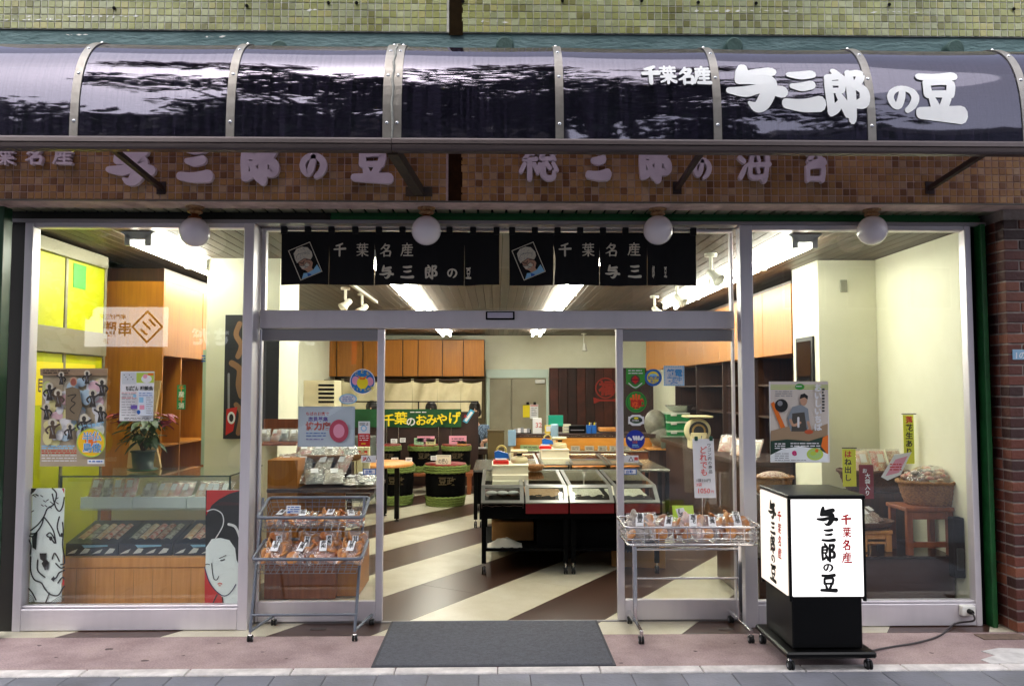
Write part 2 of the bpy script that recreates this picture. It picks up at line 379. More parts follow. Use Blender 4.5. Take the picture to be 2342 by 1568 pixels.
def add_stroke(mb, pts, fn, depth=0.0, lay=0.0):
    L_, c1, R_, c0 = stroke_outline(pts); n = len(L_)
    P2 = L_ + R_ + c1 + c0
    vs = [fn(u, v, lay) for u, v in P2]
    fs = [(i, i + 1, n + i + 1, n + i) for i in range(n - 1)]
    e = 2 * n; fs.append(tuple([n - 1] + [e + k for k in range(4)] + [2 * n - 1])); fs.append(tuple([n] + [e + 4 + k for k in range(4)] + [0]))
    mb.add(vs, fs)
    if depth:
        loop = list(range(n)) + [e, e + 1, e + 2, e + 3] + list(range(2 * n - 1, n - 1, -1)) + [e + 4, e + 5, e + 6, e + 7]
        a = [vs[i] for i in loop]; b = [fn(P2[i][0], P2[i][1], lay - depth) for i in loop]; m = len(a)
        mb.add(a + b, [(i, (i + 1) % m, m + (i + 1) % m, m + i) for i in range(m)])
def add_glyph(mb, ch, fn, wt=1.0, depth=0.0):
    """fn(u,v,h): u,v in 0..1 of the letter's box, h towards the reader (m)"""
    for i, st in enumerate(GL[ch].split('|')):
        pts = [tuple(float(q) for q in p.split(',')) for p in st.split()]
        pts = [(x, y, wd * wt) for x, y, wd in crom(pts)]
        add_stroke(mb, [(x / 100, y / 100, wd / 100) for x, y, wd in pts], fn, depth, i * .00035)
def flat(px0, py0, px1, py1, y):
    """letter box given by its place on a wall at depth y"""
    a, b = P(px0, py1, y), P(px1, py0, y)
    return lambda u, v, h: (a.x + (b.x - a.x) * u, y - h, a.z + (b.z - a.z) * v)
class Print:
    """flat print on a plane facing the street, drawn in wall places; each next patch lies 0.3 mm above the one before"""
    def __init__(s, y, step=.0003): s.mb = MB(); s.y = y; s.step = step
    def pt(s, p): q = P(p[0], p[1], s.y); return (q.x, s.y, q.z)
    def up(s): s.y -= s.step
    def poly(s, m, pts): s.up(); s.mb.use(m).add([s.pt(p) for p in pts], [tuple(range(len(pts)))]); return s
    def rect(s, m, a, b, c, d): return s.poly(m, [(a, b), (c, b), (c, d), (a, d)])
    def disc(s, m, x, y, r, ry=None, n=24): return s.poly(m, [(x + r * math.cos(2 * math.pi * k / n), y + (ry or r) * math.sin(2 * math.pi * k / n)) for k in range(n)])
    def line(s, m, pts, w=2, k=5):
        s.up(); q = crom([(p[0], p[1], (p[2] if len(p) > 2 else w) * .5) for p in pts], k)
        s.mb.use(m); yy = s.y; add_stroke(s.mb, q, lambda u, v, h: (P(u, v, yy).x, yy, P(u, v, yy).z)); return s
    def text(s, m, body, x, y, h, bold=.0, w=None, vert=False, rot=0.0):
        s.up(); s.mb.use(m); ca, sa = math.cos(rot), math.sin(rot)
        if vert:
            for i, ch in enumerate(body): s.text(m, ch, x, y + i * h * 1.12, h, bold)
            return s
        vs, fs = text_geo(body, bold)
        if not vs: return s
        mx = max(v[0] for v in vs); k = h * 1.12; kx = (w / mx) if w else k
        out = []
        for u, v in vs:
            dx, dy = u * kx, -v * k; out.append(s.pt((x + dx * ca - dy * sa, y + dx * sa + dy * ca)))
        s.mb.add(out, fs); return s
    def lines(s, m, x0, x1, ys, hh=2, seed=1):
        r = random.Random(seed)
        for y in ys:
            x = x0
            while x < x1 - 2:
                l = min(r.uniform(3, 14), x1 - x); s.up(); s.rect(m, x, y, x + l, y + hh); x += l + r.uniform(1, 3)
        return s
    def done(s, parent, name='print'): return s.mb.build(name, parent)
# ================================================================== GROUND
YD, YW = 0.0, -0.145              # plane of the sliding doors, plane of the show windows
YF = -0.5                         # face of the tiled wall above
ZC = 2.85                         # shop ceiling
g = MB(pm('asphalt', (.052, .052, .056), .85, col2=(.036, .036, .04), vs=5, bump=.4, bs=120)); g.box(-70, 70, -70, 70, -.2, -.03)
struct('road', g)
BROWNT = pm('brown_terrazzo', '#4e372d', .30, col2='#4a342b', vs=2.5, fine=(260, .45)); CREAMT = pm('cream_terrazzo', '#dcd6c2', .32, col2='#c6bda2', vs=2.0, fine=(240, .28))
fl = struct('floor', MB(pm('floor_joint', '#2c2420', .5)).box(-3.6, 3.6, -.31, 12.2, -.03, -.004))
nx_, ny_ = math.sin(R(57.5)), -math.cos(R(57.5))
def clip(poly, d, keep):
    o = []
    for i in range(len(poly)):
        a, b = poly[i], poly[(i + 1) % len(poly)]
        da, db = a[0] * nx_ + a[1] * ny_ - d, b[0] * nx_ + b[1] * ny_ - d
        if (da >= 0) == keep: o.append(a)
        if (da >= 0) != (db >= 0): t = da / (da - db); o.append((a[0] + (b[0] - a[0]) * t, a[1] + (b[1] - a[1]) * t))
    return o
def clip2(poly, d, keep):
    o = []; f = lambda p: -p[0] * ny_ + p[1] * nx_ - d
    for i in range(len(poly)):
        a, b = poly[i], poly[(i + 1) % len(poly)]; da, db = f(a), f(b)
        if (da >= 0) == keep: o.append(a)
        if (da >= 0) != (db >= 0): t = da / (da - db); o.append((a[0] + (b[0] - a[0]) * t, a[1] + (b[1] - a[1]) * t))
    return o
for k in range(-18, 8):
    d0 = .045 + k * .598
    q = clip(clip([(-3.6, -.31), (3.6, -.31), (3.6, 12.2), (-3.6, 12.2)], d0 + .002, True), d0 + .596, False)
    for j in range(-4, 9):
        q2 = clip2(clip2(q, j * 1.85 + .6 * (k % 3) + .0015, True), j * 1.85 + 1.85 + .6 * (k % 3) - .0015, False) if len(q) > 2 else []
        if len(q2) > 2: MB(BROWNT if k % 2 == 0 else CREAMT).prism(q2, 2, -.003, 0).build('terrazzo_slab', fl)
PINK = pm('pink_concrete', '#b29c9c', .85, col2='#8c7678', vs=2.2, bump=.5, bs=150, fine=(90, .22))
pv = struct('pavement', MB(PINK).box(-3.75, 3.62, -.952, -.314, -.03, 0))
MB(pm('worn_patch', '#c9c6c6', .85, col2='#a8a4a6', vs=9)).prism([(3.02, -.95), (3.62, -.95), (3.62, -.70), (3.25, -.66), (3.10, -.72), (3.14, -.80), (3.0, -.88)], 2, .0, .004).build('cement_patch', pv)
MB(PINK).prism([(-3.76, -.952), (-3.76, -.2), (-4.3, .9), (-4.9, 4.0), (-5.4, 4.0), (-4.9, .6), (-4.5, -.952)], 2, -.03, -.001).build('corner_slab', pv)
for (px, py, rr_) in ((250, 1483, .030), (128, 1502, .012), (420, 1498, .012), (330, 1510, .025), (600, 1490, .012), (655, 1505, .010), (1590, 1488, .014), (1850, 1500, .02), (2130, 1492, .014), (1420, 1515, .012), (960, 1520, .018), (90, 1475, .016), (500, 1470, .014), (1680, 1470, .010)):
    p = G(px, py); q = random.Random(px); MB(pm('gum_stain', '#5f4f50', .9, col2='#4a3e40', vs=30)).prism([(p.x + rr_ * q.uniform(.6, 1.3) * math.cos(a * .7), p.y + rr_ * .7 * q.uniform(.6, 1.3) * math.sin(a * .7)) for a in range(9)], 2, 0, .0006).build('stain', pv)
# stains: worn soft-edged blots in the concrete
kb = MB(pm('kerb_stone', '#d9d3d1', .8, col2='#b0aaaa', vs=7, bump=.4, bs=120)); 
kerb = struct('kerb', MB(pm('kerb_joint', '#5a5654', .9)).box(-5, 5, -1.06, -.956, -.1, -.008))
kbm = kb.box(-.303, .303, -.052, .052, -.05, .006, .006).mesh('kerb_stone')
for i in range(-8, 9): link('kerb_stone', kbm, kerb, at=(-.305 + i * .611 + .01, -1.008, 0))
PAVM = rampmat('paver_grey', ['#70717c', '#767782', '#6b6c76', '#7c7d87', '#72737d'], .8, bump=.5, dirt=.3, dsc=2.0)
sw = struct('sidewalk', MB(pm('paver_joint', '#4d4244', .9)).box(-14, 14, -8.2, -1.064, -.1, -.006))
pvm = MB(PAVM).box(-.1475, .1475, -.147, .147, -.04, 0, .004).mesh('paver')
for r_ in range(7):
    for c_ in range(-14, 15):
        link('paver', pvm, sw, at=(c_ * .298 + .05, -1.215 - r_ * .3, rnd.uniform(-.0012, .0012)), rot=(rnd.uniform(-.003, .003), rnd.uniform(-.003, .003), 0))
MB(PAVM).box(-14, 14, -8.2, -3.17, -.05, -.001).build('plain_paving', sw)
# ================================================================== SHOP SHELL (inside)
lw_ = MB(CREAM).box(-3.75, -3.56, 1.32, 12.2, 0, ZC); lw_.box(-3.75, -3.56, -.1, 1.32, 0, .05); struct('left_wall', lw_)
struct('right_wall', MB(CREAM).box(3.47, 3.6, -.08, 12.2, 0, ZC))
bw = struct('back_wall', MB(CREAM).box(-3.6, 3.6, 12.0, 12.2, 0, ZC))
rw = MB(CREAM)
x0, x1 = P(1880, 700, 1.36).x, 3.47
pil = MB(CREAM).box(2.936, 3.468, 1.36, 2.0, 0.001, ZC - .002); pr = tag(pil.build('pillar'), 'cream pillar in the right window with a small grey switch plate high up', 'pillar')
a, b = P(1922, 668, 1.352), P(1937, 640, 1.352)
MB(pm('switch_grey', '#8b8a78', .5)).box(a.x, b.x, 1.345, 1.36, a.z, b.z, .003).build('switch_plate', pr)
pl = tag(MB(CREAM).box(-2.6, -1.95, 1.36, 2.07, 0.001, ZC - .002).build('pillar'), 'cream pillar beside the yellow papered left show window', 'pillar')
CEILM = rampmat('ceiling_plank_wood', ['#4c3a2c', '#463528', '#523f30', '#3f3024', '#49382b'], .5, bump=.2, dirt=.3, dsc=1.5)
ce = struct('ceiling', MB(pm('ceiling_gap', '#1c130c', .9)).box(-3.75, 3.6, -.05, 12.2, ZC + .012, ZC + .1))
cm = MB(CEILM).box(-.0475, .0475, .0, 12.0, ZC, ZC + .011, .003).mesh('plank')
for i in range(-36, 37):
    x = i * .1
    if abs(x) < 3.6: link('plank', cm, ce, at=(x, -.045, rnd.uniform(0, .002)))
# ================================================================== TILED WALL above the shop, joint, teal band, fascia
TILE_T = ['#9a9d66', '#a3a772', '#90935a', '#aeb28a', '#7c7c4a', '#9ca073', '#a8a46c', '#959a72', '#a7ac88', '#9ea168']
TILE_B = ['#b48a54', '#b98c56', '#ab7f4c', '#bb9464', '#9a7044', '#b38a5e', '#c2a07a', '#ac824a', '#845c38', '#b08652']
def tiled(name, label, z0, z1, cols, x0, x1, key, grout, holes=()):
    t = thing(name, label, 'wall', (0, YF, z0))
    MB(grout).box(x0, x1, YF, YF + .25, z0, z1).build('mortar', t)
    mt = rampmat('tile_' + key, cols, .32, bump=.25, dirt=.32, dsc=2.2); mi = rampmat('tile_rest_' + key, cols, .32, True, bump=.25, dirt=.32, dsc=2.2)
    pit = .0493; n = 0; spots = []
    rows = int((z1 - z0) / pit)
    for r in range(rows):
        z = z0 + .026 + r * pit
        for c in range(int((x1 - x0) / pit)):
            x = x0 + .03 + c * pit
            if any(a < x < b for a, b in holes): continue
            spots.append((abs(x - .1) + abs(r) * .02, x, z))
    spots.sort()
    tm = MB(mt).box(-.0222, .0222, -.0032, .0, -.0222, .0222, .0018).mesh('tile'); rest = MB(mi)
    for i, (d, x, z) in enumerate(spots):
        dy = rnd.uniform(-.0008, .0006)
        if i < 290: link('tile', tm, t, at=(x, YF - .001 + dy, z), rot=(rnd.uniform(-.02, .02), 0, rnd.uniform(-.02, .02)))
        else:
            q = .0222; y = YF - .0042 + dy; e = .0018
            rest.add([(x - q, YF, z - q), (x + q, YF, z - q), (x + q, YF, z + q), (x - q, YF, z + q), (x - q + e, y, z - q + e), (x + q - e, y + rnd.uniform(-.0006, .0006), z - q + e), (x + q - e, y, z + q - e), (x - q + e, y, z + q - e)],
                     [(4, 5, 6, 7), (0, 1, 5, 4), (1, 2, 6, 5), (2, 3, 7, 6), (3, 0, 4, 7)])
    o = rest.build('tile_field', t); o['kind'] = 'stuff'; return t
JX = P(1043, 40, YF).x
GRT = pm('pale_grout', '#d2d1cc', .9, col2='#a4a39e', vs=12); GRB = pm('pink_grout', '#dcc6be', .9, col2='#b09a92', vs=8)
Z_T0 = P(1171, 76, YF).z
up = tiled('upper_wall', 'green and yellow mosaic tiled wall above the dark curved awning', Z_T0, Z_T0 + .72, TILE_T, -3.55, 3.75, 'green', GRT, [(JX - .045, JX + .045)])
MB(pm('joint_tile', '#241a0c', .9, spec=.05, col2='#181006', vs=20)).box(JX - .048, JX + .048, YF - .004, YF - .0005, Z_T0 - .02, Z_T0 + .71).build('expansion_joint', up)
for (hx, hz) in [(263, 20), (566, 15), (752, 8), (816, 8), (1059, 5), (1286, 3), (1467, 3), (1596, 7), (1728, 9), (2032, 12), (2316, 22)]:
    p = P(hx, hz + 1, YF); MB(BLACKM).lathe((p.x, YF - .0085, p.z), [(.011, 0), (.012, .0075)], 10, 'y').build('screw_hole', up)
ls = MB(pm('lime_deposit', '#dcdcd8', .9)); q = random.Random(9)
for (pa, pb, py) in ((0, 150, 45), (60, 330, 38), (700, 760, 24), (1560, 1830, 26), (1100, 1180, 50), (1990, 2120, 28), (150, 190, 80), (470, 520, 84)):
    x = pa
    while x < pb:
        l = q.uniform(4, 18); c_ = P(x, py + q.uniform(-2, 2), YF - .0062); hh = q.uniform(.002, .007); e_ = P(x + l, py + q.uniform(-2, 2), YF - .0062)
        ls.add([(c_.x, YF - .0062, c_.z), ((c_.x + e_.x) / 2, YF - .0062, c_.z - hh), (e_.x, YF - .0062, e_.z), ((c_.x + e_.x) / 2, YF - .0062, e_.z + hh)], [(0, 1, 2, 3)]); x += l * q.uniform(.9, 2.2)
ls.build('lime_streak', up)
TEAL = pm('teal_render', '#668083', .75, col2='#4c676a', vs=5, bump=1.0, bs=16, stretch=(1, 1, 3))
band = thing('render_band', 'teal painted rough band between the tiled wall and the awning top', 'wall', (0, YF, 3.6))
MB(TEAL).box(-3.55, 3.75, YF + .012, YF + .25, 3.33, Z_T0 - .003).build('render_coat', band)
for px, py in ((143, 108), (645, 103), (1159, 94), (1680, 96), (2183, 101)):
    p = P(px - 4, py + 14, YF - .03); MB(pm('boss_teal', '#33504c', .7, col2='#26403c', vs=9, bump=.6, bs=40)).lathe((p.x, YF + .02, p.z), [(.060, 0), (.060, .085), (.050, .092)], 18, 'y').build('pipe_cap', band)
fas = tiled('fascia', 'brown mosaic tiled fascia with raised pink lilac letters under the awning', 2.942, 3.335, TILE_B, -3.55, 3.9, 'brown', GRB, [(JX - .045, JX + .045)])
MB(pm('joint_brown', '#33200f', .9, spec=.05, col2='#24150a', vs=20)).box(JX - .048, JX + .048, YF - .004, YF - .0005, 2.945, 3.33).build('expansion_joint', fas)
LETM = pm('raised_letter', '#eadde2', .6, col2='#d2c2ca', vs=7, contrast=(.2, .6))
def fletter(ch, cx, wpx, bot=420, top=318, th=.035):
    top = max(top, 333) if bot > 400 else 338
    f = flat(cx - wpx / 2, top, cx + wpx / 2, bot, YF - .008)
    mb = MB(LETM); add_glyph(mb, ch, lambda u, v, h: f(u, v, h + th), 1.0 if ch in '総海苔葉名産' else 1.25, th); mb.build('letter', fas)
for a in (('与', 302, 98, 426, 322), ('三', 448, 74, 416, 322), ('郎', 594, 86, 418, 322), ('の', 718, 60, 411, 350), ('豆', 851, 86, 417, 324),
          ('総', 1230, 86, 415, 318), ('三', 1366, 50, 412, 318), ('郎', 1494, 70, 414, 318), ('の', 1603, 40, 412, 362), ('海', 1722, 68, 415, 318), ('苔', 1858, 66, 416, 322),
          ('千', -40, 44, 378, 330), ('葉', 20, 42, 378, 330), ('名', 84, 44, 378, 330), ('産', 150, 46, 378, 330)): fletter(*a)
struct('upper_storey', MB(pm('building_core', '#6a6a5c', .8)).box(-3.75, 4.6, -.235, 12.2, 2.995, 5.0))
# soffit of slats under the fascia
SOFM = rampmat('soffit_slat', ['#a8a688', '#a09e82', '#b0ad8e', '#98967a'], .5, bump=.1, dirt=.35, dsc=2.5)
so = thing('soffit', 'olive slatted soffit strip below the brown tiled fascia', 'soffit', (0, -.3, 2.94))
MB(BLACKM).box(-3.55, 3.9, YF + .004, -.105, 2.956, 2.99).build('backing', so)
sm_ = MB(SOFM).box(-.0425, .0425, YF + .012, -.11, 2.944, 2.955, .002).mesh('slat')
for i in range(-35, 39): link('slat', sm_, so, at=(i * .1013 + .02, 0, 0))
MB(pm('edge_trim', '#6c6a62', .5, .3)).box(-3.55, 3.9, YF - .010, YF + .010, 2.935, 2.9415).build('edge_trim', so)
# shutter housing
sh = thing('shutter_housing', 'dark green roller shutter housing running over all the shop windows', 'shutter box', (0, -.1, 2.88))
z1 = 2.955; z0 = P(1171, 512, -.2).z
MB(pm('shutter_green', '#14703a', .35, col2='#0e5429', vs=3)).box(-1.2, 3.55, -.104, -.02, z0 + .03, z1).build('green_casing', sh)
MB(pm('shutter_black', '#0e120f', .5)).box(-3.55, -1.204, -.104, -.02, z0 + .03, z1).build('dark_casing', sh)
MB(pm('shutter_lip', '#1a7a40', .4)).box(-1.2, 3.55, -.115, -.106, z0 + .045, z0 + .07).build('lip', sh)
MB(ALUD).box(-3.48, 3.55, -.19, -.02, z0 + .002, z0 + .026).build('guide_channel', sh)
# ================================================================== AWNING
YC_, ZC_, AA, BB, NN = -.57, 3.14, .66, .735, 2.9
def aw(x, t, h=0.0):
    """point on the curved sheet: t=0 front rail, 90 deg top"""
    c, s_ = max(math.cos(t), 1e-6), max(math.sin(t), 1e-6); e = 2 / NN
    y, z = -AA * c ** e, BB * s_ ** e; n = Vector((0, -c ** (2 - e) / AA, s_ ** (2 - e) / BB)).normalized()
    return (x, YC_ + y + n.y * h, ZC_ + z + n.z * h)
awn = thing('awning', 'dark purple curved awning with white brush letters and metal ribs', 'awning', (0, -.6, 3.14))
ribs = [-4.25, -3.38, -2.47, -1.5625, -.615, .373, 1.313, 2.236, 3.17, 4.1]
NT = 22
for i in range(len(ribs) - 1):
    xa, xb = ribs[i] + .004, ribs[i + 1] - .004
    def fn(u, v, xa=xa, xb=xb):
        sag = .006 * math.sin(math.pi * u) * math.sin(math.pi * v); return aw(xa + (xb - xa) * u, R(90) * v, -sag)
    mb = MB(AWN); mb.grid(10, NT, fn); mb.grid(10, NT, lambda u, v: tuple(Vector(fn(u, v)) + Vector((0, .002, -.004)))); mb.build('panel', awn)
def rib(x, w):
    mb = MB(AWNRIB); n = 20
    vs = []
    for k in range(n + 1):
        t = R(90) * k / n
        for dx, h in ((-w / 2, .001), (-w / 2, .007), (w / 2, .007), (w / 2, .001)): vs.append(aw(x + dx, t, h))
    mb.add(vs, [(k * 4 + j, k * 4 + (j + 1) % 4, k * 4 + 4 + (j + 1) % 4, k * 4 + 4 + j) for k in range(n) for j in range(4)])
    o = mb.build('rib', awn)
    for t in (3, 24, 46, 66):
        mb = MB(CHROME)
        c = Vector(aw(x, R(t), .007)); n_ = (Vector(aw(x, R(t), .02)) - c).normalized(); mb.xf = Matrix.Translation(c) @ n_.to_track_quat('Z', 'Y').to_matrix().to_4x4()
        mb.lathe((0, 0, 0), [(.011, 0), (.009, .004), (.004, .0065)], 10); mb.build('rivet', o)
for i, x in enumerate(ribs):
    if i == 4: rib(x - .030, .052); rib(x + .028, .052)
    else: rib(x, .048)
mb = MB(pm('sealant', '#9a9a94', .5, bump=.8, bs=60)); mb.tube([aw(-.615 + .004 * math.sin(k * 1.7), R(88) * k / 26, .010) for k in range(27)], [.005 + .003 * abs(math.sin(k * 2.3)) for k in range(27)], 6); mb.build('sealant_bead', awn)
zr0, zr1 = 3.066, 3.144
for xa, xb in ((-4.3, -.617), (-.613, 4.15)):
    mb = MB(AWNRAIL); mb.prism([(-1.255, zr0 + .012), (-1.247, zr0), (-1.19, zr0), (-1.19, zr1 - .01), (-1.225, zr1), (-1.245, zr1), (-1.255, zr1 - .012), (-1.258, zr1 - .035), (-1.250, zr1 - .040), (-1.258, zr1 - .045)], 0, xa, xb); mb.build('front_rail', awn)
MB(AWNRAIL).box(-4.3, 4.15, YC_ - .02, YC_ + .07, ZC_ + BB - .03, ZC_ + BB + .004, .008).build('top_rail', awn)
for px, xf in ((370, -2.262), (1548, 1.225), (2125, 2.93)):
    b = P(px, 428, YF); mb = MB(pm('brace_iron', '#241a18', .6, col2='#38241c', vs=20)); mb.tube([(b.x, YF - .004, b.z - .01), (xf, -1.20, zr0 + .02)], .022, 4, smooth=False); mb.box(b.x - .03, b.x + .03, YF - .012, YF - .0005, b.z - .05, b.z + .035); mb.build('brace', awn)
b = P(955, 438, YF); mb = MB(pm('brace_old', '#2e2a24', .7, col2='#4a3c2a', vs=26)); mb.tube([(b.x + .01, YF - .004, b.z), (-.615, -1.2, zr0 + .02)], .045, 4, smooth=False); mb.box(b.x - .08, b.x + .10, YF - .012, YF - .0005, b.z - .035, b.z + .03); mb.build('brace', awn)
# white letters on the sheet
def awl(px0, py0, px1, py1):
    def hit(px, py):
        d = ray(px, py); best = None
        lo, hi = R(0), R(70)
        f = lambda t: (lambda q: (CAMP.z + d.z / d.y * (q[1] - CAMP.y)) - q[2])(aw(0, t, .004))
        for _ in range(40):
            m = (lo + hi) / 2
            if f(m) > 0: lo = m
            else: hi = m
        t = (lo + hi) / 2; q = aw(0, t, .004); return CAMP.x + d.x / d.y * (q[1] - CAMP.y), t
    xa, t1 = hit(px0, py0); xb, t0 = hit(px1, py1)
    xa2, _ = hit(px0, (py0 + py1) / 2); xb2, _ = hit(px1, (py0 + py1) / 2)
    return lambda u, v, h: aw(xa2 + (xb2 - xa2) * u, t0 + (t1 - t0) * v, .004 + h)
WL = pm('white_vinyl', '#f2f2f4', .5)
for ch, a_, b_, c_, d_, wt in (('与', 1668, 152, 1790, 258, 1.08), ('三', 1790, 163, 1878, 252, 1.18), ('郎', 1884, 162, 1984, 270, 1.08), ('の', 2030, 194, 2100, 258, 1.2), ('豆', 2096, 168, 2200, 274, 1.2),
                          ('千', 1468, 152, 1508, 190, 1.35), ('葉', 1508, 152, 1547, 190, 1.3), ('名', 1550, 155, 1588, 192, 1.3), ('産', 1586, 153, 1626, 192, 1.3)):
    mb = MB(WL); add_glyph(mb, ch, awl(a_, b_, c_, d_), wt); mb.build('letter', awn)
# ================================================================== SHOP FRONT
def bar(parent, name, x0, x1, y0, y1, z0, z1, m=ALU, b=.004): return MB(m).box(x0, x1, y0, y1, z0, z1, b).build(name, parent)
zt = P(1171, 512, YW).z                       # top of the show windows
def show_window(label, xl0, xl1, xr0, xr1, sill_top, zb_bot):
    t = thing('show_window', label, 'show window', ((xl0 + xr1) / 2, YW, 0))
    zs = P((1171), sill_top, YW).z
    bar(t, 'post', xl0, xl1, YW - .03, YW + .07, 0, zt); bar(t, 'post', xr0, xr1, YW - .03, YW + (.19 if xr1 < 0 else .05), 0, zt)
    bar(t, 'head', xl1, xr0, YW - .022, YW + .06, zt - .042, zt - .002)
    bar(t, 'sill', xl1, xr0, YW - .028, YW + .07, .004, zs - .02); bar(t, 'sill_bead', xl1, xr0, YW - .016, YW + .05, zs - .0185, zs)
    MB(GLASS).box(xl1 - .004, xr0 + .004, YW + .012, YW + .019, zs - .004, zt - .04).build('pane', t); return t
XL0, XL1 = P(50, 900, YW).x, P(69, 900, YW).x
sw1 = show_window('left aluminium show window with posters and two kabuki panels', XL0, XL1, -1.80, -1.729, 1378, 0)
XR0, XR1 = 1.757, 1.848
sw2 = show_window('right aluminium show window with wicker baskets behind the glass', XR0, XR1, P(2212, 900, YW).x, P(2226, 900, YW).x, 1376, 0)
for o in sw2.children:
    pass
# entrance: head rail, overhead light, two sliding doors
zh0, zh1 = P(1171, 751, -.03).z, P(1171, 710, -.03).z
tr = thing('entrance_transom', 'wide lavender aluminium head rail over the entrance with a small sensor plate', 'transom', (0, 0, zh0))
bar(tr, 'rail', -1.72, 1.752, -.035, .07, zh0, zh1)
a, b = P(1111, 731, -.04), P(1177, 712, -.04)
MB(BLACKM).box(a.x, b.x, -.046, -.0352, a.z, b.z, .003).build('sensor_frame', tr); MB(pm('sensor_pale', '#b9b4c6', .35)).box(a.x + .012, b.x - .012, -.050, -.0462, a.z + .012, b.z - .008, .002).build('sensor_plate', tr)
tl = thing('transom_window', 'long clear glass light above the entrance head rail', 'window', (0, 0, zh1))
MB(GLASS).box(-1.716, 1.748, .012, .020, zh1 + .002, zt - .03).build('pane', tl); bar(tl, 'head', -1.72, 1.752, -.02, .06, zt - .028, zt - .002); bar(tl, 'jamb', -1.722, -1.69, -.01, .05, zh1 + .002, zt - .03); bar(tl, 'jamb', 1.735, 1.755, -.01, .05, zh1 + .002, zt - .03)
def sliding(label, x0, x1, left):
    t = thing('sliding_door', label, 'sliding door', ((x0 + x1) / 2, 0, 0)); zb = P(1171, 1371, 0).z
    wo, wi = .016, .050
    a, b = (wo, wi) if left else (wi, wo)
    bar(t, 'stile', x0, x0 + a, -.02, .03, .012, zh0 - .003); bar(t, 'stile', x1 - b, x1, -.02, .03, .012, zh0 - .003)
    bar(t, 'bottom_rail', x0 + a, x1 - b, -.018, .028, .012, zb); bar(t, 'top_rail', x0 + a, x1 - b, -.0175, .028, zh0 - .09, zh0 - .004, ALUD)
    MB(GLASS).box(x0 + a - .003, x1 - b + .003, .002, .009, zb - .003, zh0 - .088).build('pane', t); return t
sliding('left sliding glass door pushed open behind the two tier bag rack', -1.722, P(878, 1000, 0).x, True)
sliding('right sliding glass door carrying a column of round stickers', P(1410, 1000, 0).x, 1.753, False)
th = struct('threshold_track', MB(ALUD).box(-1.72, 1.752, -.012, .02, .0005, .006))
# guide plates in the floor
for n_, (px, py) in enumerate(((728, 1441), (1660, 1441))):
    p = G(px, py - 3); tag(MB(pm('floor_plate', '#5a5250', .45, .5, col2='#403a38', vs=30)).box(p.x - .055, p.x + .055, p.y - .018, p.y + .018, .0005, .004, .001).build('floor_plate'), ['small dark metal plate in the floor by the left bag rack', 'small dark metal plate in the floor before the chrome cart'][n_], 'floor plate')
# globe lamps
def globe(label, px, py):
    p = P(px, py, -.3); t = thing('globe_lamp', label, 'lamp', (p.x, -.3, 2.944), 'globe lamps under the soffit')
    MB(pm('rose_ceramic', '#b98f5e', .35, col2='#6e4420', vs=40)).lathe((p.x, -.3, 2.89), [(.03, 0), (.052, .01), (.052, .022), (.038, .026), (.045, .034), (.062, .042), (.062, .052)], 22).build('ceiling_rose', t)
    MB(pm('neck_brass', '#7a3f18', .35, .3)).lathe((p.x, -.3, 2.852), [(.05, 0), (.044, .018), (.026, .024), (.026, .045)], 18).build('neck', t)
    MB(pm('opal_glass', '#f2ecf2', .12, coat=.6)).ball((p.x, -.3, p.z), .104, 32, 20).build('globe', t)
globe('white globe lamp above the left show window', 445, 531); globe('white globe lamp before the left noren curtain', 975, 527)
globe('white globe lamp before the right noren curtain', 1505, 526); globe('white globe lamp above the right show window', 1995, 527)
# ================================================================== RIGHT BRICK PIER, LEFT CORNER
bp = thing('brick_pier', 'red brick pier at the right edge of the shop', 'pier', (3.8, -.3, 0))
XB, YB = P(2310, 950, -.345).x, -.345
MB(pm('brick_mortar', '#a49a94', .9, col2='#7f7672', vs=12)).box(XB + .008, XB + 1.0, YB + .008, .4, 0, 2.94).build('mortar', bp)
BRM = rampmat('brick_red', ['#5c2e25', '#52261f', '#683528', '#47201c', '#744030', '#391a18', '#5a2c22', '#804a36'], .6, bump=.5, dirt=.3, dsc=3)
bl = .21; bh = .062; bj = .0115
bA = MB(BRM).box(-bl / 2, bl / 2, -.05, .05, -bh / 2, bh / 2, .004).mesh('brick'); bH = MB(BRM).box(-.05, .05, -.05, .05, -bh / 2, bh / 2, .004).mesh('brick')
for r in range(39):
    z = .04 + r * (bh + bj)
    off = r % 2
    xs = XB + (bl / 2 if off else .05)
    k = 0
    while xs < XB + .55:
        link('brick', bA if (off or k) else bH, bp, at=(xs, YB + .05 + rnd.uniform(-.0015, .0015), z)); 
        xs += (bl / 2 if (off or k) else .05) + bj + bl / 2; k += 1
    ys = YB + .10 + bj + (.05 if off else bl / 2)
    for q in range(3):
        link('brick', bH if (off and q == 0) else bA, bp, at=(XB + .05 + rnd.uniform(-.0015, .0015), ys, z), rot=(0, 0, R(90)))
        ys += (.05 if (off and q == 0) else bl / 2) + bj + bl / 2
        if ys > .3: break
a, b = P(2316, 822, YB - .004), P(2350, 799, YB - .004)
ap = thing('address_plate', 'small pale blue address plate on the right brick pier', 'plate', (a.x, YB, a.z)); MB(pm('plate_blue', '#8db4cf', .4)).box(a.x, a.x + .15, YB - .006, YB - .002, a.z, b.z, .001).build('plate', ap)
pt = Print(YB - .0065); pt.text(PAPER, '1の1', 2320, 819, 17, .02); pt.done(ap, 'lettering')
gr = thing('shutter_guide', 'green metal shutter guide beside the brick pier', 'shutter guide', (3.5, -.13, 0))
MB(pm('guide_green', '#1a5a2c', .4, col2='#124420', vs=5)).box(P(2253, 950, -.2).x, P(2264, 950, -.2).x, -.22, -.10, 0, 2.86, .004).build('green_rail', gr)
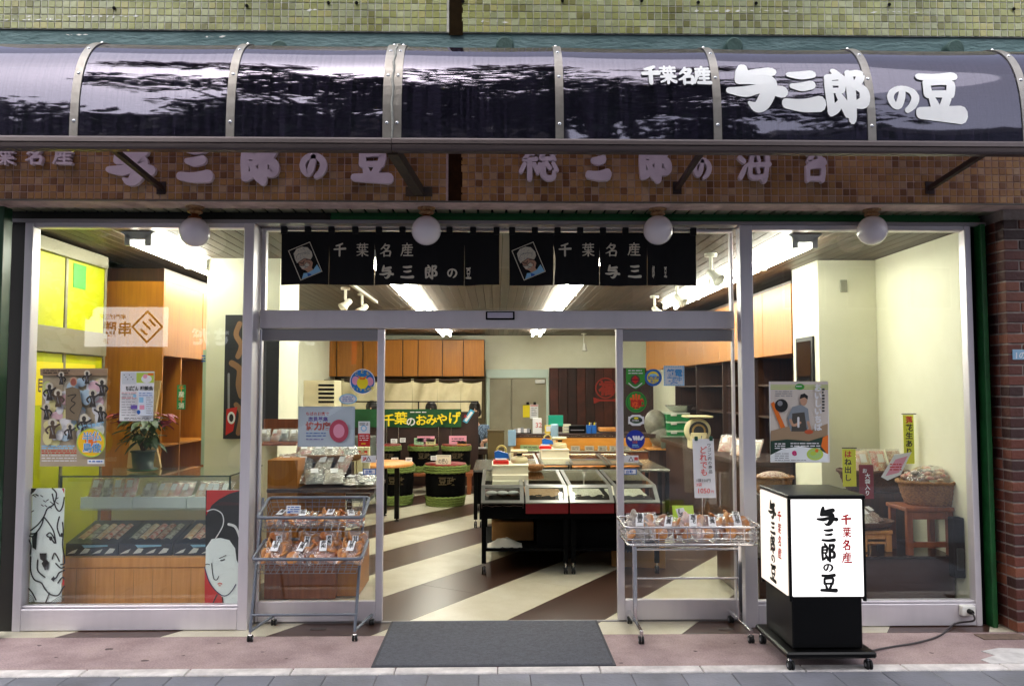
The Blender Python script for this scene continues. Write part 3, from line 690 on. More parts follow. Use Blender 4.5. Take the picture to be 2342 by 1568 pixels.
MB(BLACKM).box(P(2229, 950, -.14).x, XB + .1, -.13, -.02, 0, 2.88).build('dark_channel', gr)
gl_ = thing('shutter_guide', 'dark shutter guide post at the left corner of the shop', 'shutter guide', (-3.55, -.2, 0))
MB(GREENP).box(P(-14, 900, -.35).x, P(5, 900, -.35).x, -.40, -.30, 0, 2.92, .004).build('green_rail', gl_)
MB(pm('guide_dark', '#15130f', .6)).box(P(28, 900, -.1).x, XL0 - .002, YW - .02, .0, 0, 2.88).build('dark_post', gl_)
# side street to the left: overhang, block wall, asphalt edge
ov = thing('side_canopy', 'dark slatted overhang along the side street at the left edge', 'canopy', (-3.9, 2, 2.9)); mbb = MB(pm('canopy_dark', '#3e3a30', .7)).box(-4.05, -3.56, .05, 5.0, 2.72, 2.93); mbb.build('roof', ov)
for i in range(16): MB(pm('canopy_slat', '#5b5646', .7)).box(-4.04, -3.57, .1 + i * .3, .37 + i * .3, 2.708, 2.719, .002).build('slat', ov)
nb = thing('block_wall', 'dark grey concrete block wall across the side street', 'wall', (-11, 9, 0))
zbw = P(28, 690, 9).z
blk = rampmat('block_grey', ['#4a4b50', '#44454a', '#505156', '#3e3f44'], .85, bump=.4, dirt=.3, dsc=1.5)
MB(pm('block_joint', '#2c2c2e', .9)).box(-15, -8.6, 9.02, 9.3, -.02, zbw - .1).build('mortar', nb)
bmh = MB(blk).box(-.44, .44, -.02, .02, -.2, .2, .008).mesh('block')
for r in range(int((zbw - .1) / .42)):
    for c in range(7): link('block', bmh, nb, at=(-14.6 + c * .9 + (r % 2) * .45, 9.02, .21 + r * .42))
MB(pm('coping_dark', '#232427', .8)).box(-15, -8.55, 8.95, 9.35, zbw - .1, zbw, .01).build('coping', nb)
bx = thing('meter_box', 'pale grey box hanging on the dark block wall at the left edge', 'box', (-10, 8.9, 1.5)); a, b = P(8, 905, 8.9), P(40, 845, 8.9); MB(pm('meter_grey', '#80868e', .5)).box(a.x, b.x, 8.72, 8.99, a.z, b.z, .03).build('housing', bx); MB(pm('meter_lid', '#9aa0a8', .4)).box(a.x + .03, b.x - .03, 8.705, 8.719, a.z + .04, b.z - .03, .004).build('lid', bx)
# outlet and cable
a, b = P(2196, 1406, YW - .045), P(2226, 1382, YW - .045)
ot = thing('power_outlet', 'white power outlet box on the right end of the window sill', 'outlet', (a.x, YW - .03, a.z)); MB(WHITE).box(a.x, b.x, YW - .075, YW - .0285, a.z, b.z, .006).build('housing', ot)
c_ = (a + b) / 2; MB(BLACK).lathe((c_.x, YW - .075, c_.z), [(.018, 0), (.018, .03), (.012, .045)], 14, 'y').build('plug', ot)
q0 = Vector((c_.x, YW - .115, c_.z)); pts = [q0, q0 + Vector((0, -.01, -.05)), G(2185, 1425, .02), G(2150, 1452, .012), G(2100, 1468, .01), G(2040, 1478, .009), G(2000, 1486, .009), Vector((2.30, -.8, .008)), Vector((2.2, -.78, .07))]
mb = MB(pm('cable_grey', '#3a3436', .5)); mb.tube([p[:] for p in crom([tuple(p) for p in pts], 8)], .0065, 8); tag(mb.build('power_cable'), 'dark power cable trailing from the outlet to the lit box sign', 'cable')
p = G(2290, 1455); tag(MB(pm('drain_brown', '#6f5b50', .8, col2='#574840', vs=30)).box(p.x - .16, p.x + .16, p.y - .07, p.y + .05, .0005, .006, .002).build('drain_cover'), 'brown drain cover set in the pavement by the brick pier', 'drain cover')
# ================================================================== NOREN CURTAINS
YN = -.065
def noren(label, px0, px1, folds, gaps, words, seed):
    xa, xb = P(px0, 585, YN).x, P(px1, 585, YN).x; zt_, zb_ = P(1171, 531, YN).z, P(1171, 652, YN).z
    t = thing('noren_curtain', label, 'noren', ((xa + xb) / 2, YN, zt_))
    zr = P(1171, 519, YN).z
    mb = MB(pm('rod_pale', '#b9b2b0', .4, .3)); mb.tube([(xa - .02, YN, zr), (xb + .02, YN, zr)], .011, 10); mb.build('rod', t)
    def wave(x, v):
        u = (x - xa) / (xb - xa); y = .006 * math.sin(u * 31 + seed) + .004 * math.sin(u * 57 + 2 * seed)
        for fx, am in folds: y += am * math.exp(-((x - fx) / .035) ** 2)
        return YN + y * (.3 + .7 * v) - .0
    edges = [xa] + [P(q, 585, YN).x for q in gaps] + [xb]
    for i in range(len(edges) - 1):
        e0, e1 = edges[i], edges[i + 1]
        op0 = .012 if (i == words['open']) else .003
        def fn(u, v, e0=e0, e1=e1, i=i):
            k = max(0, v - .22) / .78; o0 = (.014 if i == words['open'] else .003) * math.sin(min(1, k * 1.2) * math.pi * .9) if i > 0 else 0
            o1 = .003 * k if i < len(edges) - 2 else 0
            x = e0 + o0 + (e1 - o1 - e0 - o0) * u; return (x, wave(x, v), zt_ + (zb_ - zt_) * v + .004 * math.sin(x * 9 + seed) * v)
        mb = MB(NAVY); mb.grid(22, 14, fn); mb.grid(22, 14, lambda u, v: tuple(Vector(fn(u, v)) + Vector((0, .003, 0)))); mb.build('cloth_panel', t)
    n = int((xb - xa) / .168)
    for i in range(n + 1):
        x = xa + .02 + (xb - xa - .04) * i / n
        mb = MB(NAVY); mb.prism([(YN - .013, zt_ - .02), (YN - .013, zr + .012), (YN + .013, zr + .012), (YN + .013, zt_ - .02)], 0, x - .022, x + .022); mb.build('tab', t)
    def put_glyph(ch, cx, cy, s, sx=1.0):
        f = flat(cx - s / 2 * sx, cy - s / 2, cx + s / 2 * sx, cy + s / 2, YN)
        def g2(u, v, h):
            q = f(u, v, 0); vv = (q[2] - zt_) / (zb_ - zt_); return (q[0], wave(q[0], vv) - .0022 - h, q[2])
        mb = MB(CREAMPRINT); add_glyph(mb, ch, g2, .8); mb.build('letter', t)
    for a in words['glyphs']: put_glyph(*a)
    # the printed portrait: a tilted card with a head wrapped in a spotted towel
    cx, cy = words['card']; mbs = Print(YN - .012)
    base = mbs.pt
    def W(p):
        a = R(-22.5); x, y = p[0] * math.cos(a) - p[1] * math.sin(a), p[0] * math.sin(a) + p[1] * math.cos(a)
        return (cx + x, cy + y)
    def pg(m, pts): mbs.poly(m, [W(p) for p in pts])
    def ln(m, pts, w): mbs.line(m, [W(p) + tuple(p[2:]) for p in pts], w)
    pg(CREAMPRINT, [(-27, -37), (27, -37), (27, 37), (-27, 37)]); pg(NAVY, [(-25.4, -35.4), (25.4, -35.4), (25.4, 35.4), (-25.4, 35.4)])
    pg(CREAMPRINT, [(-20, -12), (-18, -26), (-8, -33), (6, -33), (17, -27), (22, -14), (20, -4), (12, 2), (2, -6), (-10, -4), (-19, -2)])
    pg(SKINP, [(-16, -4), (0, -7), (12, 0), (15, 10), (8, 20), (10, 26), (-4, 27), (-7, 20), (-14, 14)])
    pg(CREAMPRINT, [(-17, 4), (-8, 8), (2, 4), (6, 12), (-2, 16), (-12, 15)])
    pg(LBLUE, [(-23, 35), (-14, 24), (-4, 27), (10, 25), (22, 17), (25, 35)])
    pg(BLUEP, [(-6, 27), (2, 33), (0, 35), (-8, 35)])
    for k in range(46):
        x, y = rnd.uniform(-17, 18), rnd.uniform(-31, -7)
        if (x / 20) ** 2 + ((y + 18) / 15) ** 2 < .9: mbs.disc(GREYP, *W((x, y)), .8, n=6)
    ln(INK, [(-14, -1), (-6, 1), (-2, -1)], 1.6); ln(INK, [(3, -2), (9, 0), (12, 3)], 1.6); ln(INK, [(-12, 3), (-6, 4)], 1.2); ln(INK, [(-4, 1), (-7, 9), (-3, 10)], .9); ln(INK, [(-7, 14), (-3, 13), (1, 14)], 1.2)
    ln(INK, [(-19, -2), (-10, -4), (2, -6), (12, 2), (20, -4)], 1.1); ln(INK, [(-17, 4), (-8, 8), (2, 4), (8, 8), (6, 14)], 1.0); ln(INK, [(-18, -12), (-10, -20), (4, -18), (16, -12)], .7)
    mbs.done(t, 'portrait_print'); return t
noren('left black noren curtain with white brush letters, its last letter folded small', 643, 1142, [(P(1068, 585, YN).x, .018), (P(975, 585, YN).x, .010)], [752, 856, 1062],
      {'open': 2, 'card': (698, 597), 'glyphs': [('千', 777, 571, 29), ('葉', 829, 571, 29), ('名', 882, 572, 29), ('産', 931, 571, 29), ('与', 884, 623, 31), ('三', 931, 622, 30), ('郎', 985, 622, 31), ('の', 1034, 624, 24), ('豆', 1071, 624, 27, .45)]}, 1.0)
noren('right black noren curtain with its lower letters lost in the folds', 1165, 1592, [(P(1500, 585, YN).x, .022), (P(1530, 585, YN).x, .018)], [1266, 1371, 1480],
      {'open': 1, 'card': (1209, 597), 'glyphs': [('千', 1292, 571, 29), ('葉', 1345, 571, 29), ('名', 1398, 571, 29), ('産', 1450, 570, 29), ('与', 1401, 622, 31), ('三', 1451, 621, 30), ('郎', 1495, 621, 27, .22), ('豆', 1522, 622, 25, .25)]}, 3.0)
# ================================================================== STICKERS on the doors
def sticker(label, y=-.0008, name='sticker', cat='sticker'):
    return thing(name, label, cat, (0, 0, 1)), Print(y)
PXP = lambda px, py: P(px, py, 0)
def disc_base(t, m, px, py, r, ry=None):
    p = PXP(px, py); k = P(px + r, py, 0).x - p.x; kz = (ry or r) / r * k
    MB(m).lathe((p.x, .0015, p.z), [(k, 0), (k, .0012)], 28, 'y', smooth=False, sy=kz / k).build('sheet', t)
t, p = sticker('round blue child safety sticker with an orange centre on the left door'); disc_base(t, PAPER, 829, 872, 29); p.y = -.0002
p.disc(BLUEP, 829, 872, 27).disc(pm('bright_blue', '#1a78c0', .5), 829, 872, 25); p.disc(PINKP, 813, 870, 8, 10).disc(PINKP, 846, 872, 8, 10).disc(YEL, 829, 875, 13, 14).poly(ORA, [(818, 858), (829, 864), (840, 858), (834, 868), (824, 868)])
for ch, x, y in (('こ', 815, 857), ('ど', 828, 853), ('も', 841, 857)): p.text(YEL, ch, x - 4, y, 8, .01)
for i, ch in enumerate('110番の家'): p.text(YEL, ch, 807 + i * 8, 889 + 5 * math.sin(math.pi * (i + .5) / 6), 7.5, .01)
p.done(t)
t, p = sticker('small pale blue oval sticker on the left door'); disc_base(t, LBLUE, 796, 912, 21, 12); p.y = -.0002; p.disc(PAPER, 796, 912, 17, 9.5); p.lines(BLUEP, 783, 808, (906, 910.5, 915), 1.6, 4); p.done(t)
t, p = sticker('white and red tall sticker on the left door edge'); a, b = PXP(819, 1020), PXP(846, 963); MB(PAPER).box(a.x, b.x, .0003, .0015, a.z, b.z).build('sheet', t); p.y = 0
p.rect(RED, 819, 991, 846, 1020).lines(INK, 822, 842, (967, 970), 1.5, 2); p.disc(LBLUE, 832, 979, 7).disc(PAPER, 832, 979, 4.5); p.lines(PAPER, 822, 843, (995, 1000, 1005), 1.6, 6).lines(YEL, 826, 836, (1013,), 2, 6); p.done(t)
for lab, xx, flip in (('white caution sticker with a triangle on the left door edge', 826, 0), ('white caution sticker with a triangle on the right door edge', 1426, 1)):
    t, p = sticker(lab); a, b = PXP(xx, 1057), PXP(xx + 34, 1041); MB(PAPER).box(a.x, b.x, .0003, .0015, a.z, b.z).build('sheet', t); p.y = 0
    p.poly(INK, [(xx + 17, 1043), (xx + 23, 1054), (xx + 11, 1054)]).poly(PAPER, [(xx + 17, 1045.5), (xx + 20.8, 1053), (xx + 13.2, 1053)]); p.text(RED, '注意'[flip], xx + (24 if flip else 3), 1053, 9, .03); p.done(t)
for lab, xx in (('blue automatic door sticker on the left door edge', 830), ('blue automatic door sticker on the right door edge', 1426)):
    t, p = sticker(lab); a, b = PXP(xx, 1085), PXP(xx + 30, 1071); MB(BLUEP).box(a.x, b.x, .0003, .0015, a.z, b.z).build('sheet', t); p.y = 0
    p.rect(PAPER, xx + 2, 1073, xx + 28, 1083).text(BLUEP, '自動', xx + 5, 1081.5, 7.5, .02); p.done(t)
t, p = sticker('green shield shaped sticker at the top of the right door'); q = [(1432, 842), (1475, 842), (1475, 877), (1454, 890), (1432, 877)]
MB(GRN).prism([(PXP(*a).x, PXP(*a).z) for a in q], 1, .0003, .0015).build('sheet', t); p.y = 0
p.lines(PAPER, 1437, 1470, (846, 852), 2.2, 3).disc(BROWNP, 1453, 868, 11).poly(RED, [(1453, 858), (1462, 868), (1453, 878), (1444, 868)]).line(INK, [(1445, 868), (1461, 868)], 2).line(PAPER, [(1438, 876), (1453, 886), (1468, 876)], 2); p.done(t)
t, p = sticker('round blue and yellow sticker beside the green shield sticker'); disc_base(t, BLUEP, 1494, 863, 19.5); p.y = -.0002; p.disc(YEL, 1494, 863, 14).disc(LBLUE, 1494, 858, 9, 4).text(BLUEP, '認定店', 1482, 867, 8, .03).text(BLUEP, '安心', 1487, 875, 7, .02); p.done(t)
t, p = sticker('white square power saving sticker with pale blue letters'); a, b = PXP(1518, 882), PXP(1565, 836); MB(PAPER).box(a.x, b.x, .0003, .0015, a.z, b.z).build('sheet', t); p.y = 0
for k in range(12): p.disc(LBLUE, 1520 + k * 4, 838, 1.6, n=8).disc(LBLUE, 1520 + k * 4, 880, 1.6, n=8).disc(LBLUE, 1520, 838 + k * 3.8, 1.6, n=8).disc(LBLUE, 1563, 838 + k * 3.8, 1.6, n=8)
MBL = pm('mid_blue_print', '#4c98d0', .5); p.text(MBL, '節電', 1525, 859, 16, .03).text(MBL, '実施中', 1526, 871, 10, .02).line(MBL, [(1534, 877), (1541, 874), (1549, 876)], 2); p.done(t)
t, p = sticker('round green crime watch sticker with an orange hand'); disc_base(t, GRN, 1455, 919, 24); p.y = -.0002
ORR = pm('hand_orange', '#f0632a', .5); p.disc(pm('deep_green', '#1f7a35', .5), 1455, 919, 22).disc(GRN, 1455, 919, 19)
for k, (dx, dy) in enumerate(((-12, -8), (-7, -15), (0, -17), (7, -15), (13, -6))): p.line(ORR, [(1455 + dx * .5, 925), (1455 + dx, 919 + dy)], 5)
p.disc(ORR, 1455, 925, 11, 10).text(RED, '防犯', 1442, 927, 14, .05); p.lines(INK, 1447, 1464, (931,), 2, 3); p.done(t)
t, p = sticker('small white plaque sticker with a dark oval on the right door'); q = [(1437, 952), (1441, 952), (1446, 948), (1464, 948), (1469, 952), (1473, 952), (1473, 969), (1469, 969), (1464, 973), (1446, 973), (1441, 969), (1437, 969)]
MB(PAPER).prism([(PXP(*a).x, PXP(*a).z) for a in q], 1, .0003, .0015).build('sheet', t); p.y = 0; p.disc(pm('oval_green', '#3c5a3a', .5), 1455, 960, 14, 8).disc(YEL, 1455, 956, 5, 3).rect(INK, 1441, 958, 1469, 964).text(PAPER, 'CHIBA', 1445, 963, 5, .02); p.done(t)
t, p = sticker('round dark blue sticker with white hand shape at the foot of the column'); disc_base(t, pm('sticker_navy', '#1830a0', .45), 1453, 1005, 22); p.y = -.0002
for x0, y0, x1, y1 in ((1438, 1001, 1443, 1005), (1449, 998, 1451, 1004), (1455, 998, 1456, 1004), (1461, 998, 1461, 1004), (1470, 999, 1466, 1004)): p.line(PAPER, [(x0, y0), (x1, y1)], 5)
p.text(ORA, '110', 1446, 1013, 7, .03).lines(LBLUE, 1446, 1462, (1016, 1020), 1.8, 2); p.done(t)
# ================================================================== POSTERS on the glass
def sheet_thing(name, label, cat, px0, py0, px1, py1, y, m=PAPER):
    t = thing(name, label, cat, (0, y, 1)); a, b = P(px0, py1, y), P(px1, py0, y); MB(m).box(a.x, b.x, y, y + .0015, a.z, b.z).build('sheet', t); return t, Print(y - .0001)
YI = YW + .0085
t, p = sheet_thing('poster', 'tall colourful statue exhibition poster inside the left show window', 'poster', 91, 842, 246, 1066, YI, pm('poster_ground', '#b9aa90', .6))
rr = random.Random(5)
for k in range(60):
    p.disc(rr.choice([pm('pale_pink', '#e9c4cc', .6), pm('pale_lime', '#cfd88a', .6), pm('pale_sky', '#bcd6e6', .6), PAPER, PAPER, PAPER, pm('pale_yellow', '#e8e0a0', .6), CREAMPRINT]), rr.uniform(106, 232), rr.uniform(868, 1008), rr.uniform(8, 17), rr.uniform(8, 18), 16)
p.rect(TANP, 92, 843, 245, 858).lines(INK, 98, 160, (846, 851), 2, 3)
def statue(x, y, s, m=BROWNP):
    p.disc(CREAMPRINT, x, y - s * .75, s * .42); p.disc(m, x, y - s * .72, s * .2, s * .26, 12); p.poly(m, [(x - s * .35, y - s * .45), (x, y - s * .55), (x + s * .35, y - s * .45), (x + s * .22, y), (x + s * .34, y + s * .7), (x - s * .34, y + s * .7), (x - s * .2, y)])
    sd_ = rr.choice([-1, 1]); p.line(m, [(x - sd_ * s * .3, y - s * .4), (x - sd_ * s * .6, y - s * .1), (x - sd_ * s * .45, y + s * .2)], s * .18); p.line(m, [(x + sd_ * s * .3, y - s * .4), (x + sd_ * s * .62, y - s * .6)], s * .18); p.line(GREYP, [(x - s * .1, y - s * .3), (x + s * .05, y + s * .3)], s * .08)
DST = pm('statue_dark', '#3a3532', .6)
for x, y, s in ((113, 900, 22), (140, 868, 16), (199, 866, 17), (233, 890, 22), (133, 915, 22), (212, 915, 22), (230, 950, 22), (106, 945, 20), (120, 985, 25), (192, 975, 25), (160, 990, 20)): statue(x, y, s, rr.choice([BROWNP, DST, DST]))
p.poly(pm('robe_print', '#7e6f58', .6), [(150, 888), (166, 884), (182, 890), (188, 930), (178, 962), (150, 958)]); p.disc(SKINP, 168, 872, 8, 11).disc(pm('face_red', '#9c5646', .6), 168, 873, 6, 8); p.line(INK, [(155, 905), (174, 902), (163, 915), (172, 922), (160, 935), (170, 945)], 2)
p.disc(LGRN, 208, 1012, 33).disc(pm('sun_print', '#f2c020', .5), 208, 1012, 30).disc(ORA, 208, 1006, 14)
for ch, x, y in (('半', 188, 1008), ('仏', 209, 1006), ('島', 188, 1032), ('像', 209, 1032)): p.text(PAPER, ch, x, y, 21, .045); p.text(MBL, ch, x, y, 21, .01)
p.text(LBLUE, '千葉市美術館', 180, 982, 9, .03, rot=-.18); p.lines(LBLUE, 95, 170, (1018, 1023), 3, 2).lines(RED, 95, 175, (1029, 1034), 2.4, 8).lines(PAPER, 95, 175, (1040, 1046, 1052), 2, 9); p.rect(PAPER, 200, 1050, 238, 1060).lines(BLUEP, 203, 235, (1053,), 3, 3); p.done(t)
t, p = sheet_thing('flyer', 'white information flyer inside the left show window above the poinsettia', 'flyer', 273, 849, 353, 962, YI)
p.rect(pm('flyer_grey', '#cfd4d8', .6), 279, 852, 312, 878).rect(LGRN, 312, 852, 352, 875).disc(PAPER, 335, 866, 12, 9).disc(PINKP, 332, 860, 5).rect(ORA, 338, 853, 351, 858)
for k in range(6): p.disc(INK, 284 + k * 4, 857 + (k % 3) * 5, 1.2, n=6)
p.text(INK, 'ちばぎん', 287, 892, 10, .03, w=29).text(INK, '相談会', 320, 891, 9, .03); p.lines(GREYP, 278, 310, range(900, 950, 6), 1.4, 2).lines(RED, 278, 312, (897, 909), 1.2, 4)
p.rect(pm('flyer_blue', '#dfe8f4', .6), 316, 893, 350, 950).rect(PURP, 299, 926, 314, 935).disc(LBLUE, 308, 905, 4).disc(BLUEP, 317, 942, 4, 5).rect(LBLUE, 318, 908, 328, 920).rect(PINKP, 319, 926, 330, 936).lines(BLUEP, 318, 348, (898, 903), 1.4, 3).lines(GREYP, 334, 349, range(908, 948, 5), 1.3, 5).lines(INK, 284, 345, (955, 958), 1.2, 6); p.done(t)
t, p = sheet_thing('poster', 'green and white poster of a cook at work inside the right show window', 'poster', 1762, 872, 1894, 1057, YI)
p.rect(pm('poster_cream', '#d9cfc4', .6), 1762, 872, 1894, 1010)
for k in range(3): p.rect(LGRN, 1762, 880 + k * 4, 1894, 882 + k * 4)
p.disc(GRN, 1829, 884, 11, 7).lines(PAPER, 1820, 1838, (882,), 2, 2).lines(GREYP, 1773, 1812, (894, 899, 904), 1.5, 3)
p.poly(ORA, [(1763, 922), (1770, 918), (1800, 985), (1788, 985)]); p.disc(INK, 1787, 927, 15).disc(GREYP, 1784, 922, 6)
p.poly(TANP, [(1763, 985), (1800, 975), (1850, 985), (1893, 968), (1893, 1015), (1763, 1015)])
p.poly(pm('cook_shirt', '#8a929a', .6), [(1801, 955), (1812, 930), (1832, 925), (1848, 934), (1852, 968), (1845, 985), (1808, 985)]); p.poly(pm('apron_dark', '#4a4640', .6), [(1812, 945), (1840, 942), (1846, 986), (1810, 986)]); p.disc(SKINP, 1838, 916, 8, 11).poly(INK, [(1829, 912), (1831, 902), (1840, 899), (1848, 905), (1847, 913), (1840, 908)])
p.line(SKINP, [(1808, 960), (1815, 972), (1830, 966)], 6).line(SKINP, [(1848, 965), (1853, 980)], 6); p.line(PAPER, [(1826, 955), (1826, 975)], 5); p.disc(pm('dish_red', '#c4552e', .6), 1850, 987, 10, 5)
p.text(PAPER, 'おいしいちば', 1862, 893, 16, .05, vert=True); p.lines(INK, 1880, 1886, range(888, 938, 7), 4, 2)
p.poly(pm('poster_dark', '#1e3c30', .5), [(1762, 1008), (1800, 1004), (1850, 1008), (1894, 995), (1894, 1040), (1762, 1040)]); p.poly(ORA, [(1882, 1000), (1894, 994), (1894, 1040), (1878, 1020)]); p.lines(PAPER, 1772, 1796, (1013, 1018, 1023), 2.5, 3).lines(PAPER, 1808, 1876, (1012, 1018, 1024), 2.5, 4)
p.poly(pm('poster_white', '#e9eef2', .5), [(1762, 1040), (1790, 1026), (1830, 1020), (1870, 1026), (1894, 1038), (1894, 1056), (1762, 1056)]); p.text(MAGP, 'e', 1812, 1040, 17, .08); p.disc(LGRN, 1864, 1038, 19, 14).disc(pm('cabbage', '#a8cc7a', .5), 1864, 1038, 15, 11).disc(LGRN, 1860, 1036, 7, 5).disc(ORA, 1868, 1030, 4); p.lines(GREYP, 1772, 1804, (1036, 1041, 1046), 1.5, 2).lines(GREYP, 1772, 1845, (1051,), 1.5, 4); p.done(t)
t, p = sheet_thing('notice', 'pale blue recruiting notice inside the left sliding door', 'notice', 681, 929, 812, 1021, .012, pm('notice_blue', '#c3cfe2', .55))
p.rect(pm('notice_pale', '#d4dcec', .55), 684, 932, 809, 1018); p.text(RED, 'ちばのお店で', 699, 949, 8, .02).text(PURP, '店員募集', 705, 962, 10, .03).text(pm('notice_red', '#d06058', .5), '協力店', 699, 981, 17, .05).lines(BLUEP, 700, 745, (989, 995), 2, 3).lines(PURP, 700, 740, (1003,), 2, 3)
p.disc(pm('soft_red', '#b84a60', .55), 775, 985, 22, 26).disc(PINKP, 775, 985, 13, 16); p.done(t)
# ================================================================== DOOR MAT
mat_ = MB(pm('mat_rib', '#676973', .95, col2='#565861', vs=40, fine=(420, .45), bump=.8, bs=330)); mat_.box(-.735, .712, -.93, -.004, .001, .011, .004)
mt = tag(mat_.build('door_mat'), 'dark blue grey ribbed door mat in the open entrance', 'door mat'); MB(pm('mat_edge', '#33343c', .8)).box(-.752, .729, -.945, .008, .0005, .0065, .002).build('rubber_edge', mt)
# ================================================================== BAGS OF CRACKERS
def film(mb, w, h, d, seed, pinch=.12, tie=False):
    """a pillow of clear film standing in x-z, bulging in y"""
    def side(sg):
        def fn(u, v):
            x = (u - .5) * w; z = v * h
            bul = (math.sin(math.pi * min(1, max(0, u))) ** .55) * (math.sin(math.pi * v) ** .5) * d / 2
            nz = mnoise.noise(Vector((u * 5 + seed, v * 5, sg * 3.0))) * d * .22 * math.sin(math.pi * u) * math.sin(math.pi * v)
            k = 1 + pinch * (abs(v - .5) * 2) ** 3 * (.4 * mnoise.noise(Vector((seed, v * 3, u)))); top = .012 * mnoise.noise(Vector((u * 9, seed, 1))) if v > .98 else 0
            return (x * k, sg * (bul + nz), z + top)
        return fn
    mb.grid(12, 12, side(-1)); mb.grid(12, 12, side(1))
def cracker_disc(mb, c, r, tilt, seed, m):
    mb.use(m); q = random.Random(seed); mb.xf = Matrix.Translation(c) @ Euler((tilt[0], tilt[1], q.uniform(0, 6))).to_matrix().to_4x4()
    mb.lathe((0, 0, 0), [(1e-5, .006), (r * .6, .0075), (r * .92, .006), (r, .0), (r * .9, -.005), (1e-5, -.006)], 12, sx=1, sy=q.uniform(.85, 1)); mb.xf = None
def cracker_bag(seed, w=.15, h=.17, d=.06, m=CRACK, label_text='房州', standing=True):
    t = thing('cracker_bag', 'clear bag of browned rice crackers', 'snack bag', (0, 0, 0)); q = random.Random(seed)
    for k in range(11):
        mb = MB(); cracker_disc(mb, ((-.27, .25, 0, -.2, .28)[k % 5] * w + q.uniform(-.05, .05) * w, -d * q.uniform(.10, .24) + .012 * (k % 2), h * (.17 + .063 * k)), w * q.uniform(.20, .27), (R(90) + q.uniform(-.5, .5), q.uniform(-.4, .4)), seed * 9 + k, m if k % 3 else CRACKL); mb.build('cracker', t)
    mb = MB(FILM); film(mb, w, h, d, seed); mb.build('film', t)
    mb = MB(PAPER); f = lambda x, z: (x, -d * .56 - .004, z); lw2 = w * .13; mb.add([f(-lw2, h * .36), f(lw2, h * .36), f(lw2, h * .8), f(-lw2, h * .8)], [(0, 1, 2, 3)]); mb.add([(a, b + .001, c) for a, b, c in mb.v[:4]], [(0, 1, 2, 3)])
    lb = mb.build('label_slip', t)
    mb = MB(INK)
    for i, ch in enumerate(label_text):
        vs, fs = text_geo(ch, .03); s = lw2 * 1.45; mb.add([(u * s - s * .46, -d * .56 - .0046, h * (.66 - .15 * i) + v * s - s * .1) for u, v in vs], fs)
    mb.build('lettering', lb); return t
protoA = cracker_bag(3); protoB = cracker_bag(11, .16, .165, .065, CRACKL, '甘辛'); protoC = cracker_bag(23, .15, .15, .075, pm('dark_cracker', '#8a4a22', .35, col2='#5a2a10', vs=26, bump=.6), '豆落')
_first = {}
def bag(proto, loc, rot=(0, 0, 0), label=None, scale=1.0, group=None):
    if id(proto) not in _first: _first[id(proto)] = 1; o = put(proto, loc, rot, label, scale)
    else: o = dup(proto, loc, rot, label, scale)
    if group: o['group'] = group
    return o
# ================================================================== LEFT TWO TIER RACK
def rrect(x0, x1, ya, za, yb, zb, r=.03, n=4):
    """rounded rectangle loop between a front edge (ya,za) and a back edge (yb,zb)"""
    o = []; L = math.hypot(yb - ya, zb - za); r2 = r / L
    for cx, cv, a0 in ((x1 - r, 1 - r2, 0), (x0 + r, 1 - r2, 90), (x0 + r, r2, 180), (x1 - r, r2, 270)):
        for k in range(n + 1):
            a = R(a0 + 90 * k / n); x = cx + r * math.cos(a); v = cv + r2 * math.sin(a); o.append((x, ya + (yb - ya) * v, za + (zb - za) * v))
    return o
def caster(mb, x, y, z0, r=.022):
    mb.use(CHROME).tube([(x, y, z0), (x, y, r * 1.6)], .006, 6); mb.box(x - .014, x + .014, y - .008, y + .012, r * 1.5, r * 2.1, .003)
    mb.use(RUBBER); 
    for dx in (-.010, .010): mb.lathe((x + dx, y, r), [(r * .55, -.007), (r, -.006), (r, .006), (r * .55, .007)], 14, 'x')
    mb.use(pm('hub_grey', '#8c8c90', .4)).lathe((x, y, r), [(r * .4, -.0185), (r * .4, .0185)], 10, 'x')
lx0, lx1 = P(573, 1440, -.42).x, P(812, 1440, -.42).x
fy, by = -.425, -.055
rk = thing('bag_rack', 'grey two tier wire rack on casters holding bags of crackers', 'display rack', ((lx0 + lx1) / 2, -.25, 0))
tubes = []
topz = P(600, 1138, -.09).z; ux0, ux1 = P(602, 1140, -.09).x, P(834, 1140, -.09).x
for a_, b_ in ((lx0, ux0), (lx1, ux1)):
    mb = MB(STEELG); mb.tube([(a_, fy, .062), (a_ + (b_ - a_) * .04, fy + .005, .09), (b_, -.09, topz + .0)], .0105, 8); mb.build('upright', rk)
    mb = MB(STEELG); mb.tube([(a_, fy, .070), (a_ + .055, by + .0, .070)], .0105, 8); mb.build('foot', rk)
mb = MB(STEELG); mb.tube([(lx0 + .004, fy + .03, .165), (lx1 + .004, fy + .03, .165)], .009, 8); mb.build('cross_bar', rk)
for x, y in ((lx0, fy), (lx1, fy), (lx0 + .055, by), (lx1 + .055, by)):
    mb = MB(); caster(mb, x, y, .066); mb.build('caster', rk)
